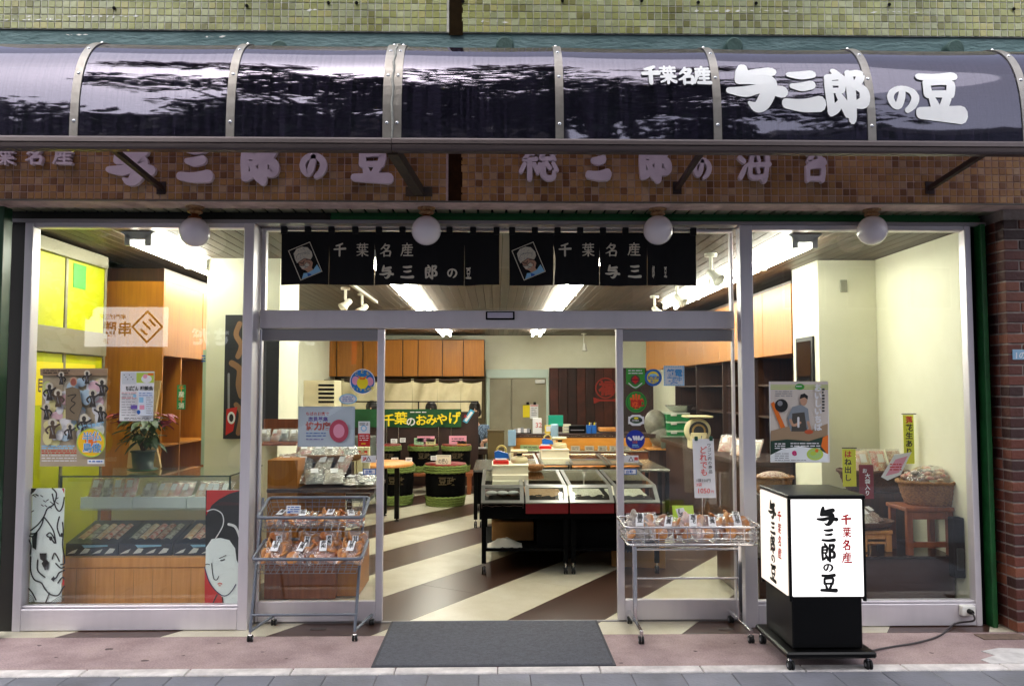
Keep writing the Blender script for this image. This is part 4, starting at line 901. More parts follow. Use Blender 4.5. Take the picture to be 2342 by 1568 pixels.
def basket(parent, x0, x1, ya, za, yb, zb, depth, m, wires=14, rim=.011, hw=(3, 2), name='basket', flare=.9):
    mb = MB(m); loop = rrect(x0, x1, ya, za, yb, zb); mb.tube(loop, rim, 8, closed=True); o = mb.build(name, parent)
    mb = MB(pm('wire_grey', '#8b9098', .35, .6) if m is STEELG else m); ins = .035
    def pt(u, v, k):  # k 0 rim .. 1 bottom
        xx = x0 + (x1 - x0) * u; y = ya + (yb - ya) * v; z = za + (zb - za) * v
        cx, cy = (x0 + x1) / 2, (ya + yb) / 2; s = 1 - (1 - flare) * k
        return (cx + (xx - cx) * s, cy + (y - cy) * s, z - depth * k)
    for i in range(wires + 1):
        u = i / wires; mb.tube([pt(u, 0, 0), pt(u, 0, 1), pt(u, 1, 1), pt(u, 1, 0)], .0019, 4, smooth=False)
    for j in range(1, 6):
        v = j / 6; mb.tube([pt(0, v, 0), pt(0, v, 1), pt(1, v, 1), pt(1, v, 0)], .0019, 4, smooth=False)
    for k in [q / hw[0] for q in range(1, hw[0] + 1)]:
        mb.tube([pt(0, 0, k), pt(1, 0, k), pt(1, 1, k), pt(0, 1, k)], .0022, 4, closed=True, smooth=False)
    mb.build('wire_mesh', o); return o
tz = P(700, 1183, -.36).z; tzb = topz
tx0, tx1 = P(588, 1183, -.36).x, P(830, 1183, -.36).x
basket(rk, tx0, tx1, -.36, tz, -.075, tzb, .095, STEELG)
bz = P(700, 1278, -.52).z; bx0, bx1 = P(577, 1278, -.52).x, P(826, 1278, -.52).x
basket(rk, bx0, bx1, -.52, bz, -.22, bz + .075, .095, STEELG, 16)
gA = 'cracker bags in the left rack'
nm = ['first', 'second', 'third', 'fourth']
for i in range(4):
    x = bx0 + .105 + i * (bx1 - bx0 - .2) / 3
    bag((protoA, protoB)[i % 2], (x + .02, -.285, bz - .03), (R(-14), rnd.uniform(-.12, .12), rnd.uniform(-.2, .2)), f'{nm[i]} cracker bag from the left standing in the back row of the lower rack tier', 1.02, gA)
    bag((protoB, protoC, protoA, protoB)[i], (x - .01, -.415, bz - .055), (R(-52), rnd.uniform(-.1, .1), rnd.uniform(-.25, .25)), f'{nm[i]} cracker bag from the left leaning in the front row of the lower rack tier', 1.22, gA)
    x = tx0 + .09 + i * (tx1 - tx0 - .18) / 3
    bag((protoC, protoA, protoB, protoA)[i], (x, -.235 - .02 * (i % 2), tz - .075), (R(-72), 0, rnd.uniform(-.3, .3)), f'{nm[i]} cracker bag from the left lying in the upper rack basket', 1.2, gA)
a, b = P(655, 1174, -.375), P(688, 1155, -.375)
t = thing('price_card', 'small white price card clipped to the upper rim of the left rack', 'price card', (a.x, -.375, a.z)); MB(PAPER).box(a.x, b.x, -.376, -.374, a.z, b.z).build('card', t); p = Print(-.3765); p.lines(BLUEP, 658, 685, (1158, 1163, 1168), 2, 3).rect(BLUEP, 657, 1169, 664, 1172); p.done(t)
# ================================================================== RIGHT CHROME CART
rt = thing('basket_cart', 'chrome wire basket cart on casters with snack bags by the right door', 'display cart', (1.3, -.25, 0))
cx0, cx1 = P(1441, 1206, -.47).x, P(1735, 1206, -.47).x; cz = P(1171, 1206, -.47).z; czb = P(1171, 1247, -.47).z
loop = rrect(cx0 - .03, cx1 + .02, -.48, cz, -.07, cz + .01, .04); mb = MB(CHROME); mb.tube(loop, .008, 8, closed=True); bk = mb.build('basket', rt)
loop2 = rrect(cx0 - .01, cx1 + .0, -.47, czb, -.08, czb, .04); mb = MB(CHROME); mb.tube(loop2, .008, 8, closed=True)
for q in (.33, .66):
    l3 = rrect(cx0 - .02, cx1 + .01, -.475, cz + (czb - cz) * q, -.075, cz + (czb - cz) * q, .04); mb.tube(l3, .0035, 5, closed=True)
for k in range(0, len(loop), 5): mb.tube([loop[k], loop2[k]], .004, 5)
for i in range(1, 9):
    x = cx0 + (cx1 - cx0) * i / 9; mb.tube([(x, -.48, cz), (x, -.47, czb), (x, -.08, czb), (x, -.07, cz)], .003, 5, smooth=False)
for j in range(1, 6): y = -.47 + j * .065; mb.tube([(cx0 - .02, y, cz), (cx0 - .01, y, czb), (cx1, y, czb), (cx1 + .01, y, cz)], .003, 5, smooth=False)
mb.build('wire_mesh', bk)
for px in (1452, 1692):
    x = P(px, 1330, -.29).x; MB(CHROME).box(x - .014, x + .014, -.305, -.275, .075, czb - .004, .003).build('leg', rt)
    MB(CHROME).box(x - .012, x + .012, -.535, -.04, .062, .090, .003).build('foot', rt)
    for y in (-.52, -.06): mb = MB(); caster(mb, x, y, .064, .026); mb.build('caster', rt)
xa, xb = P(1452, 1330, -.29).x, P(1692, 1330, -.29).x
for pz, r in ((1256, .011), (1323, .008)): z = P(1171, pz, -.29).z; mb = MB(CHROME); mb.tube([(xa, -.29, z), (xb, -.29, z)], r, 8); mb.build('cross_bar', rt)
gB = 'snack bags in the chrome cart'
DARKSN = pm('dark_snack', '#3c3032', .4, col2='#c9bfb4', vs=55, bump=.6)
protoD = cracker_bag(31, .16, .17, .07, DARKSN, '黒豆'); protoE = cracker_bag(37, .15, .16, .07, pm('pink_snack', '#d8a8a0', .4, col2='#e8d8cc', vs=40), '落花')
lab = ['dark bean snack bag at the left end of the chrome cart', 'dark bean snack bag lying behind the left end of the chrome cart', 'reddish cracker bag with white slip in the chrome cart', 'reddish cracker bag behind the white slip bag in the chrome cart', 'pale pink snack bag under the green pack in the chrome cart', 'brown cracker bag right of the green pack in the chrome cart', 'brown cracker bag in the middle of the right half of the chrome cart', 'brown cracker bag at the right front of the chrome cart', 'brown cracker bag at the right back of the chrome cart']
cw = cx1 - cx0
for i, (pr_, u, y, dz, tl_) in enumerate(((protoD, .10, -.37, .0, -40), (protoD, .13, -.20, .0, -70), (protoC, .31, -.37, .0, -45), (protoC, .27, -.20, .01, -68), (protoE, .51, -.36, 0, -40), (protoC, .68, -.36, .0, -50), (protoA, .80, -.24, .03, -70), (protoB, .88, -.37, 0, -50), (protoA, .93, -.19, .03, -66))):
    bag(pr_, (cx0 + cw * u, y, czb + .012 + dz), (R(tl_), rnd.uniform(-.1, .1), rnd.uniform(-.4, .4)), lab[i], 1.3, gB)
t = thing('green_pack', 'lime green packet with white lettering standing in the chrome cart', 'snack pack', (1.3, -.2, .7)); a, b = P(1542, 1212, -.2), P(1590, 1158, -.2)
mb = MB(pm('pack_lime', '#a9c83a', .35)); mb.grid(8, 8, lambda u, v: (a.x + (b.x - a.x) * u, -.2 + .06 * v - .02 * math.sin(math.pi * u) * math.sin(math.pi * v), a.z + (b.z - a.z) * v)); mb.grid(8, 8, lambda u, v: (a.x + (b.x - a.x) * u, -.19 + .06 * v + .02 * math.sin(math.pi * u) * math.sin(math.pi * v), a.z + (b.z - a.z) * v)); mb.build('packet', t)
p = Print(-.226); p.poly(PAPER, [(1545, 1163), (1563, 1160), (1583, 1205), (1560, 1208)]); 
for i, ch in enumerate('しその葉'): p.text(INK, ch, 1549 + i * 4, 1174 + i * 11, 12, .05)
p.done(t)
# price banner on a pole
t = thing('price_banner', 'white hanging price banner with red letters and 1050 on a thin pole', 'price sign', (1.45, -.15, .7))
a, b = P(1585, 1138, -.15), P(1632, 1003, -.15); mb = MB(PAPER); mb.grid(4, 10, lambda u, v: (a.x + (b.x - a.x) * u + .012 * (1 - v), -.15 + .003 * math.sin(v * 6), a.z + (b.z - a.z) * v)); mb.grid(4, 10, lambda u, v: (a.x + (b.x - a.x) * u + .012 * (1 - v), -.148 + .003 * math.sin(v * 6), a.z + (b.z - a.z) * v)); mb.build('banner', t)
p = Print(-.156); RDP = pm('price_red', '#d8382e', .5)
for i, ch in enumerate('どれでも'): p.text(RDP, ch, 1599 + i * .8, 1035 + i * 17, 16, .01)
for i, ch in enumerate('ワゴン内の商品'): p.text(INK, ch, 1617 + i * .6, 1021 + i * 10, 8, .01)
p.text(INK, '1袋350円', 1592, 1101, 7.5, .01).text(RDP, '3袋', 1592, 1111, 8, .01).text(RDP, '1050', 1594, 1127, 14, .01, w=30).text(RDP, '円', 1626, 1126, 6, .01); p.done(t, 'lettering')
mb = MB(CHROME); q0 = P(1606, 1140, -.13); mb.tube([(q0.x, -.135, czb + .01), (q0.x, -.135, b.z + .02)], .004, 6); mb.build('pole', t)
for px in (1592, 1626): q = P(px, 1001, -.15); MB(pm('clip_green', '#0c4a34', .4)).box(q.x - .012, q.x + .012, -.16, -.14, q.z - .02, q.z + .012, .004).build('clip', t)
# ================================================================== LIT BOX SIGN
lx0, lx1 = P(1806, 1250, -1.03).x, P(1975, 1250, -1.03).x; ly0, ly1 = -1.03, -.53
zl0, zl1 = P(1890, 1362, -1.03).z, P(1890, 1141, -1.03).z
bs_ = thing('box_sign', 'lit white box sign with black and red brush letters on a black base', 'lit sign', ((lx0 + lx1) / 2, -.78, 0))
MB(BLACK).box(lx0 + .012, lx1 - .012, ly0 + .012, ly1 - .012, .12, zl0 - .003, .006).build('lower_case', bs_)
MB(BLACK).box(lx0 - .012, lx1 + .012, ly0 - .02, ly1 + .012, zl1 + .002, zl1 + .028, .006).build('top_case', bs_)
MB(BLACK).box(lx0 - .045, lx1 + .045, ly0 - .05, ly1 + .05, .078, .115, .010).build('base_plate', bs_)
for x in (lx0, lx1):
    for y in (ly0, ly1): MB(BLACK).box(x - .009, x + .009, y - .009, y + .009, zl0 - .03, zl1 + .004, .002).build('corner_post', bs_)
MB(LITW).box(lx0 + .010, lx1 - .010, ly0 - .016, ly0 + .0, zl0, zl1, .003).build('front_face', bs_)
MB(LITS).box(lx0 - .016, lx0, ly0 + .012, ly1 - .012, zl0, zl1, .003).build('side_face', bs_); MB(LITS).box(lx1, lx1 + .016, ly0 + .012, ly1 - .012, zl0, zl1, .003).build('side_face', bs_)
MB(WHITE).box(lx0 + .02, lx1 - .02, ly1 - .001, ly1 + .012, zl0, zl1, .003).build('back_face', bs_)
wd = lx1 - lx0; hh = zl1 - zl0
def face(u0, u1, v0, v1): return lambda u, v, h: (lx0 + wd * (u0 + (u1 - u0) * u), ly0 - .0165 - h, zl0 + hh * (v0 + (v1 - v0) * v))
def sideface(u0, u1, v0, v1): return lambda u, v, h: (lx0 - .0165 - h, ly1 - (ly1 - ly0) * (u0 + (u1 - u0) * u), zl0 + hh * (v0 + (v1 - v0) * v))
INKB = pm('sign_ink', '#060606', .5); INKR = pm('sign_red', '#d0141c', .5)
for fc in (face, sideface):
    for ch, u0, u1, v0, v1 in (('与', .37, .63, .725, .92), ('三', .42, .60, .565, .70), ('郎', .40, .60, .365, .545), ('の', .43, .57, .255, .345), ('豆', .39, .61, .05, .235)):
        mb = MB(INKB); add_glyph(mb, ch, fc(u0, u1, v0, v1), 1.02); mb.build('letter', bs_)
    for ch, u0, u1, v0, v1 in (('千', .69, .82, .745, .845), ('葉', .70, .82, .615, .715), ('名', .69, .81, .48, .585), ('産', .69, .82, .35, .455)):
        mb = MB(INKR); add_glyph(mb, ch, fc(u0, u1, v0, v1), 1.12); mb.build('letter', bs_)
for x in (lx0 - .01, lx1 + .01):
    for y in (ly0 - .005, ly1): mb = MB(); caster(mb, x, y, .08, .030); mb.build('caster', bs_)
# ================================================================== CEILING LIGHTS
FIX = pm('fixture_white', '#f0f0ec', .45)
def tubes(label, x, y0, y1, segs=1):
    t = thing('fluorescent_light', label, 'ceiling light', (x, (y0 + y1) / 2, ZC), 'fluorescent ceiling lights'); L = (y1 - y0) / segs
    for s in range(segs):
        a, b = y0 + L * s + .01, y0 + L * (s + 1) - .01
        mb = MB(FIX); mb.prism([(x - .13, ZC), (x - .05, ZC - .06), (x + .05, ZC - .06), (x + .13, ZC)], 1, a, b); h = mb.build('housing', t)
        for dx in (-.075, .075):
            mb = MB(TUBE); mb.tube([(x + dx, a + .03, ZC - .075), (x + dx, b - .03, ZC - .075)], .017, 8); mb.build('tube', h)
            mb = MB(FIX); 
            for yy in (a, b - .03): mb.box(x + dx - .022, x + dx + .022, yy, yy + .03, ZC - .105, ZC - .02, .004)
            mb.build('lamp_holder', h)
tubes('fluorescent ceiling light above the left display case', -2.69, .12, 3.8, 3)
tubes('fluorescent ceiling light above the right show window', 2.36, .14, 5.0, 4)
tubes('long fluorescent ceiling light left of the entrance middle', -1.03, .9, 10.9, 8)
tubes('long fluorescent ceiling light right of the entrance middle', .83, .9, 10.9, 8)
def spot(label, x, y, aim=(.3, -.5, -1), drop=.02):
    t = thing('spotlight', label, 'spotlight', (x, y, ZC)); m = pm('spot_white', '#dedccf', .4)
    MB(m).lathe((x, y, ZC - .035), [(.02, 0), (.055, .005), (.055, .03)], 14).build('mount', t)
    mb = MB(m); mb.tube([(x, y, ZC - .03), (x, y, ZC - .12 - drop), (x + .02, y, ZC - .16 - drop)], .016, 8); mb.build('arm', t)
    mb = MB(m); d = Vector(aim).normalized(); mb.xf = Matrix.Translation((x + .02, y, ZC - .17 - drop)) @ d.to_track_quat('Z', 'Y').to_matrix().to_4x4()
    mb.lathe((0, 0, 0), [(.025, -.06), (.035, -.05), (.038, .02), (.062, .08), (.060, .085), (.03, .04)], 16); mb.build('lamp_head', t)
def on_ceiling(px, py):
    d = ray(px, py); t = (ZC - .12 - CAMP.z) / d.z; return CAMP + d * t
for lab_, px, py in (('white spotlight under the right noren end near the long light', 1626, 610), ('second white spotlight along the right ceiling light', 1548, 668), ('third white spotlight along the right ceiling light, cut by the head rail', 1497, 697),
                    ('white spotlight on the ceiling track under the left noren', 790, 680), ('second spotlight on the ceiling track under the left noren', 828, 692)):
    p = on_ceiling(px, py); spot(lab_, p.x, p.y, (.4, -.5, -.6) if px > 1000 else (-.5, -.4, -.6))
p0, p1 = on_ceiling(780, 655), on_ceiling(870, 708); mb = MB(pm('track_white', '#d2d0c6', .4)); mb.box(p0.x - .02, p0.x + .02, p0.y, p1.y, ZC - .035, ZC - .004); tag(mb.build('light_track'), 'white ceiling track carrying two spotlights left of the middle', 'light track')
spot('silver spotlight hanging before the cream back wall', 1.86, 11.2, (0, -.1, -1), .12); spot('silver spotlight hanging at the right door stile before the back wall', 2.42, 10.2, (0, -.1, -1), .14)
# ================================================================== BACK OF THE SHOP
YB_ = 11.95
def wrect(px0, pyb, px1, pyt, y): a, b = P(px0, pyb, y), P(px1, pyt, y); return a.x, b.x, a.z, b.z
# upper cupboards, five doors
cu = thing('wall_cupboard', 'row of brown wooden wall cupboards above the beige back curtain', 'cupboard', (-1.8, 11.6, 2.2))
x0, x1, z0, z1 = wrect(690, 861, 1108, 776, 11.4); MB(WOODD).box(x0, x1, 11.42, 11.98, z0, z1).build('carcass', cu)
ed = [690, 750, 820, 881, 959, 1012, 1053, 1108]; ed = [690, 762, 820, 873, 925, 957, 1013, 1014, 1053, 1108]
ed = [690, 770, 830, 874, 921, 956, 1012, 1060, 1108]
for i in range(len(ed) - 1):
    a, b, c, d = wrect(ed[i] + .8, 860, ed[i + 1] - .8, 777, 11.4); MB(WOODC).box(a, b, 11.39, 11.415, c, d, .004).build('cupboard_door', cu)
# beige double door with closer, papers
bd = thing('steel_door', 'beige steel double door with a closer at the back of the shop', 'door', (.3, 12, 0)); BEI = pm('door_beige', '#9a937c', .5, col2='#8c856f', vs=2)
a, b, c, d = wrect(1112, 1150, 1254, 845, YB_); zf = d
FRM = pm('door_frame_pale', '#c8d8cc', .5)
MB(FRM).box(a, b, 11.90, 11.99, P(1171, 864, YB_).z, d, .004).build('lintel', bd); MB(FRM).box(a, a + .07, 11.90, 11.99, 0, P(1171, 864, YB_).z - .002, .004).build('jamb', bd); MB(FRM).box(b - .05, b, 11.90, 11.99, 0, P(1171, 864, YB_).z - .002, .004).build('jamb', bd)
mx = P(1169, 900, YB_).x; zd = P(1171, 865, YB_).z
MB(BEI).box(a + .072, mx - .004, 11.94, 11.98, .01, zd, .004).build('leaf', bd); MB(BEI).box(mx + .004, b - .052, 11.94, 11.98, .01, zd, .004).build('leaf', bd)
q = wrect(1224, 876, 1246, 868, 11.85); MB(WHITE).box(q[0], q[1], 11.86, 11.94, q[2], q[3], .006).build('door_closer', bd)
t, p = sheet_thing('paper_note', 'yellow and white papers clipped on the beige back door', 'paper', 1212, 924, 1231, 957, 11.92)
a, b = P(1196, 954, 11.925), P(1212, 926, 11.925); MB(YEL).box(a.x, b.x, 11.925, 11.928, a.z, b.z).build('yellow_sheet', t); p.rect(RED, 1213, 926, 1230, 928).lines(GREYP, 1215, 1228, range(932, 952, 4), 1.2, 3); p.done(t)
for px in (1207, 1223): q = P(px, 922, 11.91); MB(BLACK).box(q.x - .03, q.x + .03, 11.90, 11.92, q.z - .03, q.z + .03, .004).build('clip', t)
# dark plank wall with round red emblem
pw = thing('plank_wall', 'dark red brown plank wall with a round red emblem behind the counter', 'panelling', (2, 12, 1)); a, b, c, d = wrect(1257, 1050, 1520, 841, YB_)
PLK = rampmat('dark_plank', ['#43180d', '#35120a', '#4e1e10', '#2e0f08', '#491b0f'], .55, bump=.6, dirt=.45, dsc=4)
MB(BLACKM).box(a, b, 11.93, 11.985, .5, d).build('backing', pw); n = int((b - a) / .2)
pm_ = MB(PLK).box(-.096, .096, 11.905, 11.928, .5, d, .004).mesh('plank')
for i in range(n): link('plank', pm_, pw, at=(a + .1 + i * .2, 0, 0))
p = Print(11.90, .001); EMB = pm('emblem_red', '#8a2216', .6); cx, cy, r = 1385, 887, 24
p.disc(EMB, cx, cy, r).disc(pm('emblem_ground', '#34120b', .6), cx, cy, r - 3); p.text(EMB, '福', cx - 15, cy + 13, 31, .045); p.poly(EMB, [(1357, 908), (1372, 913), (1400, 913), (1417, 907), (1417, 920), (1400, 917), (1372, 917), (1358, 923)]); p.done(pw, 'emblem')
# beige curtain in front of the kitchen doorway
YCU = 10.9
cu2 = thing('beige_curtain', 'beige scalloped cloth curtain hanging under the brown cupboards', 'curtain', (-1.6, YCU, 1.6)); LIN = pm('beige_linen', '#dccfaa', .85, col2='#cbbd96', vs=3)
tabs = [700, 783, 868, 943, 1000, 1054, 1102]
ztc, zbc = P(1171, 872, YCU).z, P(1171, 955, YCU).z
for i in range(len(tabs) - 1):
    xa, xb = P(tabs[i], 900, YCU).x, P(tabs[i + 1], 900, YCU).x
    def fn(u, v, xa=xa, xb=xb):
        sag = .04 * math.sin(math.pi * u) ** .8 * (1 - v) ; fold = .05 * math.sin(u * 9 + v * 5) * math.sin(math.pi * u) * (1 - v * .6) + .03 * math.sin(u * math.pi * 2 + v * 3)
        return (xa + (xb - xa) * u * (1 - .02 * v) , YCU + fold, ztc - sag - (ztc - zbc - sag) * v)
    mb = MB(LIN); mb.grid(14, 12, fn); mb.grid(14, 12, lambda u, v: tuple(Vector(fn(u, v)) + Vector((0, .006, 0)))); mb.build('cloth_panel', cu2)
    MB(LIN).box(xa - .03, xa + .03, YCU - .006, YCU + .012, ztc - .03, ztc + .05).build('tab', cu2)
mb = MB(WOODD); mb.tube([(P(690, 868, YCU).x, YCU, ztc + .03), (P(1108, 868, YCU).x, YCU, ztc + .03)], .012, 8); mb.build('rod', cu2)
dk = struct('kitchen_wall', MB(pm('kitchen_dark', '#55482e', .8)).box(-3.55, P(1110, 900, 11.95).x, 11.95, 11.99, 0, 2.3))
# rack partition with the green banner
YR = 8.2
rp = thing('partition', 'dark brown partition with a thin top rail carrying the green banner', 'partition', (-1, YR, 0)); a, b, c, d = wrect(700, 1148, 1094, 941, YR)
MB(pm('partition_brown', '#331a12', .5, col2='#27120c', vs=4)).box(a, b, YR, YR + .04, 0, d).build('panel', rp)
zr = P(1171, 918, YR).z; mb = MB(BLACK); mb.tube([(a, YR + .02, zr), (b, YR + .02, zr)], .012, 6); mb.build('top_rail', rp)
for px in (700, 957, 1093): x = P(px, 930, YR).x; mb = MB(BLACK); mb.tube([(x, YR + .02, d), (x, YR + .02, zr)], .012, 6); mb.build('post', rp)
for px in (885, 912, 1003, 1032): x = P(px, 990, YR).x; mb = MB(CHROME); mb.tube([(x, YR - .02, .7), (x, YR - .02, d)], .006, 5); mb.build('slot_rail', rp)
gb = thing('banner', 'green cloth banner with yellow and white brush words for souvenirs', 'banner', (-1.2, YR - .03, 1.5)); GB = pm('banner_green', '#14562a', .75, col2='#0f4520', vs=4)
xa, xb, za, zb = wrect(800, 976, 1055, 935, YR - .03)
fn = lambda u, v: (xa + (xb - xa) * u, YR - .035 + .018 * math.sin(u * 24) * v, za + (zb - za) * (1 - v) - .035 * abs(math.sin(u * 15)) * (1 - v) * 0 - .05 * math.sin(math.pi * ((u * 5) % 1)) * (0 if v < .5 else .35) * (v - .5))
mb = MB(GB); mb.grid(50, 8, fn); mb.grid(50, 8, lambda u, v: tuple(Vector(fn(u, v)) + Vector((0, .003, 0)))); mb.build('cloth', gb)
p = Print(YR - .058, .0004)
for i, (ch, x, y, s) in enumerate((('千', 888, 971, 30), ('葉', 916, 967, 31), ('の', 939, 972, 24), ('お', 962, 970, 28), ('み', 986, 969, 28), ('や', 1010, 968, 28), ('げ', 1038, 966, 31))):
    p.text(YEL if i != 2 else PAPER, ch, x - s * .45, y, s * .86, .025)
p.lines(PAPER, 938, 975, (941,), 2, 5); p.done(gb, 'lettering')
t = thing('blue_tag', 'tilted blue paper tag on the partition right of the green banner', 'paper tag', (-.4, YR - .02, 1.4)); p = Print(YR - .012)
p.poly(pm('tag_blue', '#3ba0c8', .5), [(1076, 935), (1086, 940), (1068, 968), (1058, 963)]); p.poly(PAPER, [(1077, 940), (1082, 943), (1067, 964), (1062, 961)]); p.text(RED, '千', 1066, 958, 8, .03, rot=-1.0); p.done(t, 'sheet')
# people behind the rack
def person(label, px, py, y, sleeve, face_dir, hand=None):
    h = P(px, py, y); t = thing('person', label, 'person', (h.x, y, 0)); hx, hz = h.x, h.z; sh = hz - .27
    def skin(name, verts, edges, mat, sub=2):
        me = bpy.data.meshes.new(name); me.from_pydata([v[0] for v in verts], edges, []); me.materials.append(mat); o = link(name, me, t); o.modifiers.new('skin', 'SKIN')
        for i, v in enumerate(verts): r = v[1]; me.skin_vertices[0].data[i].radius = r if isinstance(r, tuple) else (r, r)
        me.skin_vertices[0].data[0].use_root = True; o.modifiers.new('sub', 'SUBSURF').levels = sub; o.modifiers['sub'].render_levels = sub
        for pg in me.polygons: pg.use_smooth = True
        return o
    s_ = 1 if face_dir >= 0 else -1
    hand = hand or (hx + .22, y - .18, .95)
    body = [((hx, y, sh - .5), .11), ((hx, y, sh - .2), (.12, .08)), ((hx, y, sh - .04), (.10, .07)), ((hx, y, sh + .07), .05), ((hx, y - .01, hz - .08), (.065, .07)), ((hx, y - .01, hz), (.082, .095)), ((hx, y, hz + .08), (.07, .085)),
            ((hx + .16, y, sh - .06), .035), ((hx + .24, y - .03, sh - .28), .040), (hand, .034), ((hx - .16, y, sh - .06), .035), ((hx - .23, y - .03, sh - .28), .040), ((hx - .15, y - .2, sh - .38), .033),
            ((hx + .09, y, sh - .65), .09), ((hx + .09, y, .45), .065), ((hx + .09, y, .06), .045), ((hx - .09, y, sh - .65), .09), ((hx - .09, y, .45), .065), ((hx - .09, y, .06), .045)]
    skin('body', body, [(0, 1), (1, 2), (2, 3), (3, 4), (4, 5), (5, 6), (2, 7), (7, 8), (8, 9), (2, 10), (10, 11), (11, 12), (0, 13), (13, 14), (14, 15), (0, 16), (16, 17), (17, 18)], SKIN)
    cl = [((hx, y, sh - .62), (.20, .15)), ((hx, y, sh - .3), (.19, .14)), ((hx, y, sh - .0), (.175, .13)), ((hx + .2, y, sh - .04), .075), ((hx + .25, y - .03, sh - .26), .070), ((hx - .2, y, sh - .04), .075), ((hx - .24, y - .03, sh - .26), .070)]
    skin('patterned_top', cl, [(0, 1), (1, 2), (2, 3), (3, 4), (2, 5), (5, 6)], sleeve)
    skin('apron', [((hx, y - .06, sh - .9), (.17, .12)), ((hx, y - .05, sh - .4), (.17, .12)), ((hx, y - .05, sh - .12), (.12, .10))], [(0, 1), (1, 2)], pm('apron_black', '#17161a', .8))
    mb = MB(HAIR)
    def hf(u, v):
        a = u * 2 * math.pi; el = v * math.pi * .62; r = .108
        x, yy, z = math.sin(el) * math.cos(a), math.sin(el) * math.sin(a), math.cos(el)
        cut = 1.0
        if yy < -.35 and z < .45: cut = .80
        return (hx + x * r * .98 * cut, y + yy * r * 1.12 * cut, hz + .035 + z * r * 1.1)
    mb.grid(24, 12, hf); mb.ball((hx + .05 * s_, y + .05, hz - .06), .07, 12, 8, 1, .8, 1.5); mb.ball((hx - .06 * s_, y + .05, hz - .05), .06, 12, 8, 1, .8, 1.5); mb.build('hair', t)
    mb = MB(SKIN); mb.tube([(hx, y - .095, hz + .02), (hx, y - .118, hz - .025), (hx, y - .10, hz - .03)], [.008, .013, .008], 6); mb.build('nose', t)
    mb = MB(INK)
    for dx in (-.032, .032): mb.ball((hx + dx, y - .092, hz + .018), .010, 8, 5, 1.3, .5, .7)
    mb.build('eyes', t); mb = MB(pm('lip', '#a8524a', .5)); mb.ball((hx, y - .092, hz - .058), .018, 8, 5, 1.2, .4, .4); mb.build('mouth', t)
    mb = MB(SKIN)
    for k in range(4): mb.tube([hand, (hand[0] + .014 * (k - 1.5), hand[1] - .03, hand[2] - .05), (hand[0] + .013 * (k - 1.5), hand[1] - .03, hand[2] - .085 - .006 * (k in (1, 2)))], [.011, .010, .007], 6)
    mb.tube([hand, (hand[0] - .03, hand[1] - .03, hand[2] - .03), (hand[0] - .03, hand[1] - .04, hand[2] - .055)], [.012, .010, .007], 6); mb.build('fingers', t)
    return t
HAP = pm('blue_pattern_cloth', '#7f95ab', .8, col2='#3a4a62', vs=55, contrast=(.45, .55))
hp = P(1103, 1010, 8.55)
person('person with dark hair and blue patterned sleeves at the right end of the green banner', 1086, 936, 8.75, HAP, -1, (hp.x, 8.5, hp.z))
person('person with black hair mostly hidden behind the green banner middle', 986, 936, 8.9, pm('grey_top', '#4a4a52', .8), 1)
person('person seen through the left door glass behind the partition', 850, 934, 8.9, HAP, 1)
tk = thing('tray_stand', 'small stand with folded papers under the hand of the person by the banner', 'stand', (hp.x, 8.4, 0)); MB(WOODD).box(hp.x - .22, hp.x + .12, 8.3, 8.6, hp.z - .20, hp.z - .11, .005).build('tray', tk); mb = MB(BLACK)
for dx in (-.19, .09):
    for yy in (8.33, 8.57): mb = MB(BLACK); mb.tube([(hp.x + dx, yy, 0), (hp.x + dx, yy, hp.z - .2)], .012, 6); mb.build('leg', tk)
MB(PAPER).box(hp.x - .15, hp.x + .06, 8.35, 8.55, hp.z - .108, hp.z - .09, .003).build('paper_pile', tk)
# ================================================================== SAKE BARRELS, ROUND TABLE
ROPE = pm('barrel_rope', '#7b8c42', .75, col2='#55682c', vs=50, stretch=(1, 1, 3), bump=.8, bs=60)
def barrel(label, px, py_rim, y, wpx, hgt, lid=REDD, mark=True):
    D = y - CAMP.y; c = P(px, py_rim, y); r = wpx * D / 1850 / 2; zt_ = c.z; zb_ = max(zt_ - hgt, .005)
    t = thing('straw_barrel', label, 'barrel', (c.x, y, zb_), 'black barrels bound with green rope'); H = zt_ - zb_
    MB(BLACKM).lathe((c.x, y, zb_), [(r * .84, 0), (r * .93, H * .25), (r * .97, H * .55), (r * .97, H * .98)], 26).build('body', t)
    for f in (.83, .89, .95, .02, .08, .14, .20):
        if f < .3: rr_ = r * (.86 + .28 * f)
        else: rr_ = r * .985
        mb = MB(ROPE); pts = []
        for k in range(64): a = 2 * math.pi * k / 64; q = 1 + .012 * math.sin(k * 2.9); pts.append((c.x + rr_ * q * math.cos(a), y + rr_ * q * math.sin(a), zb_ + H * f + .004 * math.sin(k * 2.1)))
        mb.tube(pts, H * .036, 7, closed=True); mb.build('rope_band', t)
    MB(lid).lathe((c.x, y, zt_ - .012), [(1e-5, 0), (r * .98, 0), (r * 1.0, .012), (r * .99, .022), (1e-5, .022)], 26).build('lid', t)
    if mark:
        p = Print(y - r * .985 - .004); p.text(pm('faded_gold', '#4a3c20', .6), '豆政', px - wpx * .18, py_rim + (H * .52) * 1850 / D, wpx * .19, .02); p.done(t, 'brand_mark')
    return t
rim = [('barrel in the back row half hidden by the left door stile', 886, 1017, 7.3, 62, .42), ('barrel in the middle of the back row under pink and green cards', 968, 1017, 7.3, 68, .42), ('barrel at the right of the back row under the pink box', 1044, 1017, 7.3, 66, .42)]
bench = thing('barrel_bench', 'low wooden bench under the back row of barrels', 'bench', (-1.1, 7.3, 0))
bz0 = P(968, 1017, 7.3).z - .425
